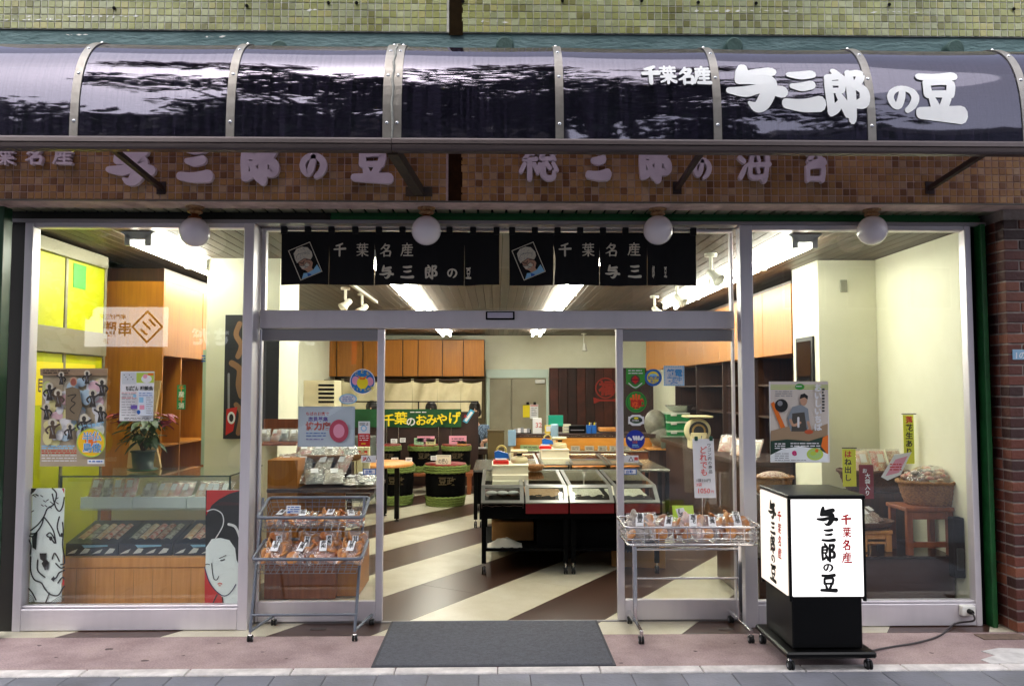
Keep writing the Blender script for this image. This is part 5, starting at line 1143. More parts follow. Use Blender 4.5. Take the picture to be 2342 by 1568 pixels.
MB(WOODO).box(P(850, 1017, 7.3).x, P(1082, 1017, 7.3).x, 7.0, 7.6, bz0 - .05, bz0 - .003, .004).build('top', bench)
for px in (853, 1070): x = P(px, 1017, 7.3).x; MB(WOODO).box(x, x + .06, 7.02, 7.1, 0, bz0 - .052).build('leg', bench); MB(WOODO).box(x, x + .06, 7.5, 7.58, 0, bz0 - .052).build('leg', bench)
for a in rim: barrel(*a)
barrel('big barrel at the front left partly behind the round table', 903, 1060, 6.0, 88, .57); barrel('big barrel at the front right carrying a cream framed card', 1019, 1060, 5.9, 94, .585)
def card_stand(label, px, py, y, w, h, m=PAPER, txt=None, lean=.0):
    t = thing('display_card', label, 'card', (0, y, 1)); a, b = P(px - w / 2, py, y), P(px + w / 2, py - h, y); mb = MB(m); mb.box(a.x, b.x, y, y + .012, a.z, b.z, .002); mb.build('board', t)
    p = Print(y - .001)
    if txt: p.line(INK, [(px - w * .38, py - h * .12), (px + w * .38, py - h * .12)], .8, 1).line(INK, [(px - w * .38, py - h * .88), (px + w * .38, py - h * .88)], .8, 1); p.text(INK, txt, px - w * .34, py - h * .3, h * .42, .01, w=w * .66)
    else: p.lines(INK, px - w * .35, px + w * .35, (py - h * .7, py - h * .4), h * .1, int(px))
    p.done(t); return t
card_stand('cream framed card with brush writing on the front right barrel lid', 1014, 1067, 5.72, 35, 27, FOAM, 'の揚心')
for lab_, px, py, w_, h_, m in (('small white card on the left back barrel', 901, 1013, 15, 10, PAPER), ('second small white card on the left back barrel', 921, 1011, 13, 10, PAPER), ('pale green card on the middle back barrel', 958, 1017, 22, 16, pm('card_green', '#a8cfa4', .6)), ('pale yellow card on the middle back barrel', 985, 1017, 22, 14, pm('card_yellow', '#e4e0a4', .6)), ('pink card leaning behind on the middle back barrel', 974, 1010, 40, 13, PINKP), ('pink box on the right back barrel', 1047, 1015, 40, 19, PINKP), ('orange packet on the right back barrel', 1056, 1017, 22, 9, pm('packet_orange', '#e8b050', .5)), ('white tag on the front right barrel', 992, 1052, 14, 10, PAPER)):
    card_stand(lab_, px, py, 7.12 if py < 1040 else 5.68, w_, h_, m)
rt_ = thing('round_table', 'round pale wooden table with black legs by the barrels', 'table', (0, 4.5, 0)); c = P(868, 1057, 4.45); r = 76 * (4.45 + 5.93) / 1850
MB(WOODL).lathe((c.x, 4.45, c.z - .018), [(r * .99, -.02), (r, -.012), (r, .012), (r * .985, .02), (1e-5, .02)], 36).build('table_top', rt_)
for px, y in ((908, 4.47), (880, 4.9), (800, 4.5)):
    x = P(px, 1100, y).x; mb = MB(BLACK); mb.box(x - .03, x + .03, y - .03, y + .03, .03, c.z - .04, .003); mb.build('leg', rt_); mb = MB(RUBBER); mb.lathe((x, y, 0), [(.03, 0), (.03, .01), (.012, .014), (.012, .03)], 10); mb.build('foot', rt_)
card_stand('small white card lying at the right edge of the round table', 935, 1055, 4.3, 15, 9); card_stand('small folded white card in the middle of the round table', 903, 1051, 4.5, 16, 5)
# ================================================================== DISPLAY TABLES in the middle
tb = thing('display_table', 'black wheeled display table at the front of the shop middle', 'table', (.7, 2, 0))
X0, X1 = P(1099, 1150, 1.42).x, P(1512, 1150, 1.42).x; zlip = P(1171, 1149, 1.42).z
MB(BLACKM).box(X0 + .01, X1 - .01, 1.47, 2.75, zlip - .15, zlip - .012).build('apron', tb)
for x in (X0 + .03, P(1303, 1250, 1.47).x - .035, P(1303, 1250, 1.47).x + .035, X1 - .03):
    for y in (1.49, 2.7): MB(BLACKM).box(x - .02, x + .02, y - .02, y + .02, .1, zlip - .14).build('leg', tb); mb = MB(); caster(mb, x, y - .0, .11, .036); mb.build('caster', tb)
MB(BLACKM).box(X0 + .02, X1 - .02, 1.52, 2.72, .20, .225).build('lower_shelf', tb)
MB(BLACKM).box(X0 + .10, X1 - .03, 2.30, 2.72, .06, zlip - .152).build('shade_skirt', tb); MB(BLACKM).box(X0 + .52, X1 - .03, 1.62, 2.298, .226, zlip - .152).build('shade_box', tb)  # added black boxes standing in for the unlit space under the table
STEELF = pm('steel_frame', '#7e7e7a', .3, .7)
zbk = P(1171, 1109, 1.62).z; ztop = zbk + .045; YBK, YTP = 1.62, 2.62
def case(label, x0, x1, y0, y1, y2, z0, z1, z2, content, red, zf=None):
    t = thing('food_case', label, 'food case', ((x0 + x1) / 2, y0, z0), 'glass lidded food cases'); zb = z0 - .10
    if red: MB(REDD).box(x0 + .004, x1 - .004, y0 + .012, y0 + .03, zb, z0 - .004, .002).build('red_skirt', t)
    def lid(nm, ya, za, yb, zb_, b=.035):
        mb = MB(STEELF); n = Vector((0, -(zb_ - za), yb - ya)).normalized() * .012
        def q(u0, u1, v0, v1):
            pts = []
            for u, v in ((u0, v0), (u1, v0), (u1, v1), (u0, v1)): pts.append((x0 + .004 + (x1 - x0 - .008) * u, ya + (yb - ya) * v, za + (zb_ - za) * v))
            lo = [tuple(Vector(p_) - n) for p_ in pts]; mb.add(pts + lo, [(0, 1, 2, 3), (7, 6, 5, 4), (0, 4, 5, 1), (1, 5, 6, 2), (2, 6, 7, 3), (3, 7, 4, 0)])
        L = math.hypot(yb - ya, zb_ - za); bu = b / (x1 - x0); bv = b / L
        q(0, 1, 0, bv); q(0, 1, 1 - bv, 1); q(0, bu, bv, 1 - bv); q(1 - bu, 1, bv, 1 - bv); o = mb.build(nm, t)
        mb = MB(CASEGLASS); pts = [(x0 + (x1 - x0) * u, ya + (yb - ya) * v, za + (zb_ - za) * v) for u, v in ((bu, bv), (1 - bu, bv), (1 - bu, 1 - bv), (bu, 1 - bv))]; lo = [tuple(Vector(p_) - n * .4) for p_ in pts]; mb.add(pts + lo, [(0, 1, 2, 3), (7, 6, 5, 4)]); mb.build('pane', o)
    lid('front_lid', y0, z0, y1, z1); lid('top_lid', y1 + .003, z1 + .001, y2, z2)
    MB(WOODD).box(x0 + .006, x0 + .014, y0 + .03, y2, z0 - .055, z0 - .016).build('side_board', t); MB(WOODD).box(x1 - .014, x1 - .006, y0 + .03, y2, z0 - .055, z0 - .016).build('side_board', t)
    mb = MB(content); mb.grid(16, 16, lambda u, v: (x0 + .02 + (x1 - x0 - .04) * u, y0 + .03 + (y2 - y0 - .05) * v, z0 - .035 + .012 * mnoise.noise(Vector((u * 7 + x0, v * 9, 0))) + .05 * v)); mb.build('content', t); return t
BEAN = pm('brown_beans', '#5a3826', .6, col2='#3a2014', vs=120, bump=.8, bs=140); TANB = pm('tan_beans', '#b08a54', .6, col2='#8a6438', vs=120, bump=.8, bs=140); WHB = pm('white_beans', '#c9c3ae', .6, col2='#8d8874', vs=70, bump=.8, bs=90)
ce_ = [1098, 1200.5, 1302, 1407, 1512]
for i, (lab_, m) in enumerate((('food case with brown beans at the left front of the display table', BEAN), ('food case with tan beans and red skirt, second from the left', TANB), ('food case with pale beans and red skirt in the middle', WHB), ('food case with pale beans behind the right door glass', WHB))):
    x0, x1 = P(ce_[i], 1150, 1.42).x + .004, P(ce_[i + 1], 1150, 1.42).x - .004; case(lab_, x0, x1, 1.42, YBK, YTP, zlip, zbk, ztop, m, i > 0)
mb = MB(pm('bag_white', '#e6e2dc', .4)); 
for k in range(3): x = X0 + .10 + k * .10; mb.ball((x, 1.60, zlip + .065), .05, 12, 8, 1.1, .6, .42)
tag(mb.build('white_packet'), 'row of white packets lying in the brown bean case', 'packet')
# back table: wide, pale top, black legs; second row of cases, counter beyond
t2 = thing('back_table', 'wide metal topped table behind the front display table', 'table', (.9, 4.6, 0)); a, b = P(1082, 1074, 3.9), P(1533, 1072, 3.9); zt2 = a.z
MB(pm('table_steel', '#8b8a80', .22, .8)).box(a.x, b.x, 3.9, 5.35, zt2 - .03, zt2, .004).build('table_top', t2)
for x in (a.x + .03, a.x + .10, b.x - .12, b.x - .03):
    for y in (3.95, 5.28): MB(BLACKM).box(x - .022, x + .022, y - .022, y + .022, .1, zt2 - .032).build('leg', t2); mb = MB(); caster(mb, x, y, .11, .036); mb.build('caster', t2)
MB(BLACKM).box(a.x + .12, b.x - .14, 5.2, 5.25, .1, zt2 - .035).build('back_panel', t2)
bc = [(1236, 1304), (1304, 1392), (1392, 1470), (1166, 1234)]
OR_ = pm('orange_tray', '#c87a30', .3); 
for i, (p0_, p1_) in enumerate(bc):
    x0, x1 = P(p0_, 1068, 4.0).x + .004, P(p1_, 1068, 4.0).x - .004
    case(['pale case under the second cream box on the back table', 'orange reflecting case in the middle of the back table', 'orange reflecting case at the right of the back table', 'orange case behind the front cream box on the back table'][i], x0, x1, 3.95, 4.35, 5.15, zt2 + .06, zt2 + .085, zt2 + .10, OR_, False)
def foam(label, px0, px1, py0, py1, y0, y1, step):
    t = thing('cream_box', label, 'box', (0, y0, 1)); a, b = P(px0, py1, y0), P(px1, py0, y0); h = b.z - a.z
    mb = MB(FOAM); mb.prism([(y0, a.z), (y0, a.z + h * .28), (y0 + step, a.z + h * .30), (y0 + step, a.z + h * .55), (y0 + step * 2, a.z + h * .58), (y0 + step * 2, b.z), (y1, b.z), (y1, a.z)], 0, a.x, b.x); mb.build('body', t)
    MB(FOAM).box(a.x - .006, b.x + .006, y0 + step * 2 - .012, y1 + .004, b.z, b.z + .014, .004).build('lid', t); return t, b.z + .014, (a.x, b.x)
f1 = foam('stepped cream box at the left of the front display table', 1126, 1209, 1069, 1112, 1.85, 2.45, .07); f2 = foam('stepped cream box on the back table under the second scale', 1240, 1304, 1032, 1072, 4.1, 4.7, .08)
def scale_(label, x, y, z, w):
    t = thing('kitchen_scale', label, 'scale', (x, y, z)); mb = MB(CREAMPL); mb.lathe((x, y, z), [(w * .38, 0), (w * .5, .012), (w * .5, w * .22), (w * .42, w * .34), (w * .2, w * .40)], 22, sy=.8); mb.build('body', t)
    MB(CREAMPL).box(x - w * .11, x + w * .11, y - w * .1, y + w * .1, z + w * .38, z + w * .62, .004).build('neck', t); MB(BLACK).box(x - w * .16, x + w * .16, y - w * .12, y - w * .103, z + w * .42, z + w * .55, .004).build('dial_window', t)
    MB(CREAMPL).box(x - w * .5, x + w * .5, y - w * .36, y + w * .36, z + w * .62, z + w * .76, .014).build('pan', t); return t
def tape(label, x, y, z):
    t = thing('tape_dispenser', label, 'tape dispenser', (x, y, z)); mb = MB(BLUEPL); mb.prism([(x - .07, z), (x - .075, z + .06), (x - .04, z + .075), (x + .06, z + .045), (x + .07, z)], 1, y - .03, y + .03); mb.build('body', t)
    mb = MB(pm('tape_roll', '#c9b05a', .4)); q = [(x - .005 + .045 * math.cos(k * math.pi / 10), y, z + .075 + .045 * math.sin(k * math.pi / 10)) for k in range(20)]; mb.tube(q, .010, 6, closed=True); mb.build('roll', t); return t
def redtray(label, x, y, z, w):
    t = thing('red_tray', label, 'tray', (x, y, z)); MB(REDPL).box(x - w / 2, x + w / 2, y - .08, y + .08, z, z + .035, .004).build('tray', t); MB(PAPER).box(x - w / 2 + .02, x + w / 2 - .02, y - .06, y + .06, z + .036, z + .055, .008).build('paper_pile', t); return t
zA = f1[1]; xA = f1[2]; w1 = xA[1] - xA[0]
redtray('red tray on the front cream box', xA[0] + w1 * .24, 2.12, zA, w1 * .44); tape('blue tape dispenser on the red tray of the front cream box', xA[0] + w1 * .27, 2.12, zA + .056)
scale_('cream kitchen scale on the front cream box', xA[0] + w1 * .77, 2.2, zA, w1 * .50)
zB = f2[1]; xB = f2[2]; w2 = xB[1] - xB[0]
redtray('red tray on the back cream box', xB[0] + w2 * .16, 4.4, zB, w2 * .44); tape('blue tape dispenser on the back cream box', xB[0] + w2 * .26, 4.4, zB + .056); scale_('cream kitchen scale on the back cream box', xB[0] + w2 * .72, 4.5, zB, w2 * .54)
for lab_, x, y, z in (('pale blue scale display behind the front scale', P(1171, 1000, 4.6).x, 4.6, P(1171, 1020, 4.6).z), ('pale blue scale display behind the back scale', P(1268, 980, 5.0).x, 5.0, P(1268, 1005, 5.0).z)):
    t = thing('scale_display', lab_, 'display', (x, y, z)); mb = MB(CREAMPL); mb.tube([(x, y + .02, zt2), (x, y + .02, z)], .02, 8); mb.build('stem', t); MB(pm('display_blue', '#88a8c0', .15)).box(x - .052, x + .052, y - .02, y + .02, z, z + .21, .01).build('panel', t)
bsk = thing('small_basket', 'small wicker basket on the second case of the front table', 'basket', (0, 2.5, 1)); q = P(1224, 1075, 2.5); MB(WICK).lathe((q.x, 2.5, ztop), [(.05, 0), (.07, .005), (.095, .06), (.088, .06), (.06, .012)], 20).build('bowl', bsk)
# rear counter with lit shelf
YCo = 6.2
rc = thing('rear_counter', 'wooden rear counter with a warmly lit shelf of small boxes', 'counter', (1.2, YCo, 0)); a, b = P(1171, 992, YCo), P(1500, 992, YCo)
zc1 = P(1171, 992, YCo).z; zc0 = P(1171, 1031, YCo).z
MB(WOODD).box(a.x, b.x, YCo, YCo + .55, zc1 - .03, zc1, .004).build('counter_top', rc)
MB(pm('counter_wood', '#c8964a', .4, col2='#b6843c', vs=4, stretch=(1, 1, 6))).box(a.x + .02, b.x, YCo + .30, YCo + .32, zc0, zc1 - .032).build('shelf_back', rc)
MB(WOODO).box(a.x, a.x + .02, YCo + .002, YCo + .55, 0, zc1 - .032).build('side_panel', rc)
MB(pm('shelf_glassy', '#bfb8a4', .15, .3)).box(a.x + .02, b.x, YCo + .0, YCo + .30, zc0 - .015, zc0, .003).build('shelf', rc); MB(WOODO).box(a.x + .022, b.x, YCo + .03, YCo + .05, .0, zc0 - .016).build('front_panel', rc)
mb = MB(em('shelf_lamp', (1.0, .76, .42), 6)); mb.box(a.x + .1, b.x - .05, YCo + .14, YCo + .17, zc1 - .045, zc1 - .033); mb.build('shelf_lamp', rc); MB(WOODD).box(a.x, b.x, YCo + .001, YCo + .02, zc1 - .06, zc1 - .031).build('counter_lip', rc)
for i, px in enumerate((1316, 1348, 1378, 1405, 1432)):
    q = P(px, 1027, YCo + .1); card_stand(['first', 'second', 'third', 'fourth', 'fifth'][i] + ' small grey box from the left on the lit counter shelf', px, 1030, YCo + .08, 21, 11, pm('box_grey', '#b8b4a4', .6), '豆一' if i > 1 else None)
gtray = card_stand('pale green packet row on the lit counter shelf left', 1215, 1030, YCo + .1, 50, 13, pm('packet_green', '#a8c08a', .6))
def onc(name, label, cat, px0, px1, py0, py1, y, m, dep=.12, b_=.004, part='body'):
    t = thing(name, label, cat, (0, y, 1)); a, b = P(px0, py1, y), P(px1, py0, y); z0_ = max(a.z, zc1) if abs(a.z - zc1) < .08 else a.z
    MB(m).box(a.x, b.x, y, y + dep, z0_, b.z, b_).build(part, t); return t
t = onc('paper_bag', 'white paper bag with red writing on the rear counter', 'bag', 1219, 1239, 956, 991, YCo + .1, PAPER); p = Print(YCo + .099); p.text(RED, '32', 1224, 977, 14, .0); p.done(t)
t = onc('green_folder', 'teal green folder standing on the rear counter', 'folder', 1254, 1288, 949, 975, YCo + .32, TEALP, .03)
t = onc('paper_tray', 'cream stacked boxes beside the teal folder', 'box', 1288, 1306, 970, 991, YCo + .3, FOAM); p = Print(YCo + .299); p.lines(GREYP, 1290, 1304, (976, 982), 1.5, 2); p.done(t)
t = onc('memo_holder', 'yellow framed white memo holder on the rear counter', 'memo holder', 1246, 1270, 972, 991, YCo + .06, pm('holder_yellow', '#d8bc3a', .5), .04); p = Print(YCo + .059); p.rect(PAPER, 1249, 974, 1268, 986); p.done(t)
for lab_, p0_, p1_ in (('left blue pen holder on the rear counter', 1342, 1352), ('right blue pen holder on the rear counter', 1353, 1364)):
    t = onc('pen_holder', lab_, 'pen holder', p0_, p1_, 972, 991, YCo + .1, BLUEPL, .1)
    for k in range(3): q = P(p0_ + 2 + k * 3, 970, YCo + .13 + .02 * k); mb = MB((INK, YEL, GREYP)[k]); mb.tube([(q.x, YCo + .14, q.z - .03), (q.x + .01, YCo + .14, q.z + .03)], .008, 6); mb.build('pen', t)
t = onc('black_printer', 'flat black machine on the rear counter', 'printer', 1302, 1340, 973, 991, YCo + .2, BLACK, .25, .01); MB(ALUD).box(P(1305, 980, YCo + .195).x, P(1336, 980, YCo + .195).x, YCo + .19, YCo + .199, P(1305, 984, YCo + .195).z, P(1305, 982, YCo + .195).z).build('slot', t)
t = onc('wooden_tray', 'pale wooden tray at the right end of the rear counter', 'tray', 1372, 1420, 978, 986, YCo + .1, WOODL, .25)
t = onc('desk_clutter', 'black and white desk tools at the left end of the rear counter', 'desk tools', 1176, 1215, 981, 991, YCo + .1, BLACK, .15)
for k in range(5): q = P(1180 + k * 7, 980, YCo + .1); MB(PAPER if k % 2 else GREYP).box(q.x - .02, q.x + .025, YCo + .08 - k * .002, YCo + .098 - k * .002, q.z - .06, q.z + .01 * (k % 3), .003).build('tool', t)
# tall brown bin and cartons
t = thing('brown_bin', 'tall olive brown bin before the beige back door', 'bin', (-.1, 8.0, 0)); a, b = P(1115, 1150, 8.2), P(1153, 986, 8.2); MB(pm('bin_olive', '#5a4a26', .5)).box(a.x, b.x, 8.0, 8.4, 0, b.z, .01).build('body', t); MB(pm('bin_lid', '#4a3c1e', .5)).box(a.x - .005, b.x + .005, 7.995, 8.405, b.z, b.z + .03, .008).build('lid', t)
def carton(label, x0, x1, y0, y1, z0, z1, rot=0, txt=None):
    t = thing('carton', label, 'cardboard box', (x0, y0, z0)); cx_, cy_ = (x0 + x1) / 2, (y0 + y1) / 2
    mb = MB(CARD); mb.xf = Matrix.Translation((cx_, cy_, 0)) @ Matrix.Rotation(rot, 4, 'Z'); w_, d_ = (x1 - x0) / 2, (y1 - y0) / 2; mb.box(-w_, w_, -d_, d_, z0, z1, .004); mb.build('box', t)
    mb = MB(pm('parcel_tape', '#8a6a34', .3)); mb.xf = Matrix.Translation((cx_, cy_, 0)) @ Matrix.Rotation(rot, 4, 'Z'); mb.box(-w_ - .001, w_ + .001, -.03, .03, z1 - .04, z1 + .001); mb.build('tape', t)
    if txt:
        mb = MB(INK); mb.xf = Matrix.Translation((cx_, cy_, 0)) @ Matrix.Rotation(rot, 4, 'Z'); vs, fs = text_geo(txt, .03); mb.add([(-w_ * .8 + u * .09, -d_ - .002, z0 + (z1 - z0) * .4 + v * .12) for u, v in vs], fs); mb.build('lettering', t)
    return t
q = G(1400, 1325); carton('open cardboard box leaning at the right front leg of the display table', 1.12, 1.62, 1.72, 2.1, .004, .36, R(-12), '三郎')
carton('cardboard box on the lower shelf of the display table left', X0 + .10, X0 + .50, 1.9, 2.2, .226, .40, 0); 
t = thing('white_sack', 'crumpled white sack on the lower shelf of the display table', 'sack', (X0 + .3, 1.9, .2)); mb = MB(pm('sack', '#c9c4b8', .8)); mb.grid(14, 10, lambda u, v: (X0 + .06 + .32 * u, 1.55 + .22 * v, .227 + .07 * math.sin(math.pi * u) * math.sin(math.pi * v) + .015 * mnoise.noise(Vector((u * 8, v * 8, 2))))); mb.build('cloth', t)
# ================================================================== LEFT SHOW WINDOW
XW = -3.435
yw = thing('side_window', 'side window covered with yellow paper along the left wall', 'window', (XW, .6, 1.5))
YELF = pm('yellow_film', '#c6c808', .45, col2='#b0b806', vs=1.2); FRA = pm('frame_beige', '#8f8a74', .45, .3)
ysp = [-.06, .60, 1.25]; zs_ = [0.06, 1.99, 2.13, 2.76]
for i in range(2):
    for (z0, z1), nm_ in (((2.16, 2.72), 'upper_pane'), ((.10, 1.95), 'lower_pane')):
        MB(YELF).box(XW - .03, XW - .02, ysp[i] + .025, ysp[i + 1] - .025, z0, z1).build(nm_, yw)
for y in ysp: MB(FRA).box(XW - .05, XW - .012, y - .018, y + .018, .06, 2.78, .003).build('mullion', yw)
MB(FRA).box(XW - .05, XW + .02, ysp[0] + .03, ysp[-1] - .03, 1.955, 2.155, .004).build('cross_rail', yw); MB(FRA).box(XW - .05, XW + .016, ysp[0] + .03, ysp[-1] - .03, 2.722, 2.83, .004).build('top_rail', yw); MB(FRA).box(XW - .05, XW + .016, ysp[0] + .03, ysp[-1] - .03, .05, .098, .004).build('bottom_rail', yw)
MB(pm('outer_dark', '#2e2e2c', .8)).box(XW - .09, XW - .052, -.1, 1.3, .0, ZC).build('window_backing', yw)
t = thing('green_note', 'small green paper hanging in the upper yellow window pane', 'paper', (XW, .8, 2.6)); MB(pm('note_green', '#4fb04a', .5)).box(XW - .018, XW - .015, .70, .90, 2.50, 2.70).build('sheet', t)
# yellow sign with parking words in the pane
t = thing('window_sign', 'yellow sign sheet with brown and orange print in the lower yellow pane', 'sign', (XW, .5, 1.8)); mb = MB(YEL); mb.box(XW - .017, XW - .014, .10, 1.1, 1.55, 1.88); mb.build('sheet', t); mb = MB(BROWNP)
for i, ch in enumerate('場車駐極月'): vs, fs = text_geo(ch, .03); mb.add([(XW - .0125, .62 - i * .10 - u * .11 + .11, 1.66 + v * .11) for u, v in vs], fs)
mb.build('lettering', t)
# tall cabinet beyond the window
kx0, kx1 = -3.56, P(372, 800, 1.37).x
kc = thing('tall_cabinet', 'tall wooden cabinet with open shelves behind the left show window', 'cabinet', (-3.2, 1.4, 0)); zt_ = P(372, 643, 1.37).z; zb_ = P(372, 813, 1.37).z
MB(WOODC).box(kx0, kx1, 1.37, 1.39, 0, zt_).build('end_panel', kc)
for k in range(3):
    y0 = 1.395 + k * .95; MB(WOODC).box(kx1 - .02, kx1, y0, y0 + .94, zb_, zt_, .003).build('cupboard_door', kc)
MB(WOODC).box(kx0, kx1 - .022, 1.40, 4.2, zb_, zb_ + .02).build('cupboard_floor', kc); MB(WOODD).box(kx0, kx0 + .02, 1.40, 4.2, 0, zb_ - .002).build('back_board', kc)
for y in (1.8, 2.6, 3.4): MB(WOODC).box(kx0 + .022, kx1, y, y + .02, 0, zb_ - .002).build('divider', kc)
for z in (.75, 1.15): MB(WOODC).box(kx0 + .022, kx1 - .004, 1.395, 1.798, z, z + .018).build('shelf', kc); MB(WOODC).box(kx0 + .022, kx1 - .004, 1.822, 2.598, z, z + .018).build('shelf', kc)
MB(WOODD).box(kx0, kx1 - .01, 1.39, 4.2, zt_ + .002, zt_ + .12).build('top_board', kc)
# black poster, pale banner strip on and beside the pillar
t, p = sheet_thing('black_poster', 'dark hanging poster with pale brush shapes on the pillar behind the left window', 'poster', 510, 720, 640, 1003, 1.345, pm('poster_black', '#1c1c24', .6))
BR = pm('brush_brown', '#8a6446', .6); p.line(BR, [(548, 740), (540, 765), (552, 790), (544, 815)], 12).line(BR, [(530, 830), (548, 845), (546, 880), (552, 905)], 14).line(GREYP, [(523, 855), (523, 960)], 5).line(BR, [(540, 925), (552, 945), (545, 990)], 12)
p.poly(RED, [(518, 935), (543, 930), (533, 985), (516, 995)]).disc(PAPER, 529, 955, 9, 14).disc(INK, 529, 955, 5, 9); p.done(t)
t, p = sheet_thing('paper_strip', 'narrow pale green paper strip beside the pillar behind the left window', 'paper strip', 459, 800, 472, 1062, .95, pm('strip_pale', '#b9cfae', .6)); p.lines(BLUEP, 461, 470, (812, 818, 824), 3, 2); p.done(t)
t, p = sheet_thing('green_label', 'small green and white price label on the shelf behind the left window', 'label', 404, 880, 425, 936, 1.2, pm('label_green', '#2a9058', .5))
for i, ch in enumerate('千産千消'): p.text((ORA, PAPER)[i % 2], ch, 408, 893 + i * 13, 12, .03)
p.done(t)
# glass display case with trays and gift boxes
gc = thing('glass_case', 'glass display case on a wooden base in the left show window', 'display case', (-2.6, .5, 0))
y0, y1 = .11, .92; a, b = P(138, 1090, y0), P(528, 1085, y0); x0, x1 = a.x, b.x; zt_ = a.z; zg = P(300, 1274, y0).z
MB(WOODL).box(x0, x1, y0, y1, .0, zg - .075, .003).build('base_board', gc); MB(WOODL).box(x0 - .004, x1 + .004, y0 - .006, y1, zg - .072, zg, .003).build('base_rim', gc)
for i in range(1, 9): x = x0 + (x1 - x0) * i / 9; MB(pm('groove', '#b57f42', .5)).box(x - .002, x + .002, y0 - .001, y0 + .0005, .02, zg - .08).build('groove', gc)
MB(CASEGLASS).box(x0, x1, y0, y0 + .006, zg + .001, zt_ - .006).build('front_pane', gc); MB(CASEGLASS).box(x0, x1, y0 + .001, y1, zt_ - .006, zt_).build('top_pane', gc); MB(CASEGLASS).box(x1 - .006, x1, y0 + .008, y1, zg + .002, zt_ - .008).build('side_pane', gc)
EDG = pm('case_edge', '#48605a', .25, .4)
for q in ((x0, x1, y0 - .004, y0 + .008, zt_ - .002, zt_ + .008), (x0, x0 + .012, y0 - .003, y0 + .009, zg, zt_ - .003), (x1 - .012, x1, y0 - .003, y0 + .009, zg, zt_ - .003), (x1 - .012, x1, y0 + .01, y1, zt_ + .001, zt_ + .009), (x0, x1, y1 - .01, y1, zg, zg + .02)): MB(EDG).box(*q).build('edge', gc)
zsh = P(300, 1163, y0 + .1).z
MB(CASEGLASS).box(x0 + .06, x1 - .012, y0 + .06, y1 - .15, zsh - .008, zsh).build('shelf', gc); MB(CREAM).box(x0 + .01, x1 - .012, y1 - .02, y1 - .012, zg, zt_ - .01).build('back_board', gc)
zk = P(300, 1075, .55).z
gP = 'snack packets on the case shelf'
PK = [pm('pk_a', '#e4cdb8', .4, col2='#a8443a', vs=38), pm('pk_b', '#dcd6c8', .4, col2='#6e6660', vs=34), pm('pk_c', '#dca070', .4, col2='#f0e6d0', vs=32), pm('pk_d', '#d0483c', .4, col2='#f0e2d4', vs=26)]
def packet(label, x, y, z, m, w=.10, h=.13, tilt=-35, yaw=0, group=None, sname='snack_packet'):
    t = thing(sname, label, 'snack packet', (0, 0, 0), group); mb = MB(m)
    for sg in (-1, 1): mb.grid(6, 6, lambda u, v: ((u - .5) * w, sg * .022 * (math.sin(math.pi * u) * math.sin(math.pi * v)) ** .6, v * h))
    mb.build('content', t); mb = MB(FILM); film(mb, w * 1.12, h * 1.08, .055, hash(label) % 97); mb.build('film', t)
    mb = MB(PAPER); mb.box(-w * .2, w * .2, -.034, -.032, h * .55, h * .85); mb.build('label_slip', t); put(t, (x, y, z), (R(tilt), 0, yaw)); return t
wt = ['left', 'middle', 'right']
TRX = [x0 + .19, x0 + .60, x0 + 1.01]
for i in range(3):
    xx0, xx1 = P((185, 304, 428)[i], 1150, y0 + .13).x, P((302, 426, 520)[i], 1150, y0 + .13).x
    t = thing('white_tray', f'{wt[i]} white tray of snack packets on the glass shelf of the case', 'tray', (xx0, y0 + .13, zsh)); W_ = pm('tray_white', '#eef4f2', .5)
    MB(W_).box(xx0, xx1, y0 + .12, y0 + .13, zsh + .001, zsh + .085, .002).build('front', t); MB(W_).box(xx0, xx1, y0 + .131, y0 + .45, zsh + .001, zsh + .008).build('bottom', t)
    for xq in (xx0, xx1 - .008): MB(W_).box(xq, xq + .008, y0 + .131, y0 + .45, zsh + .009, zsh + .08).build('side', t)
    n = 4
    for k in range(n):
        packet(f'{nm[k]} snack packet from the left in the {wt[i]} white tray', xx0 + .06 + k * (xx1 - xx0 - .12) / (n - 1), y0 + .19, zsh + .02 + .02 * (i == 0), PK[(k + i) % 4], .10, .19, -38 + 10 * (i == 0), rnd.uniform(-.3, .3), gP)
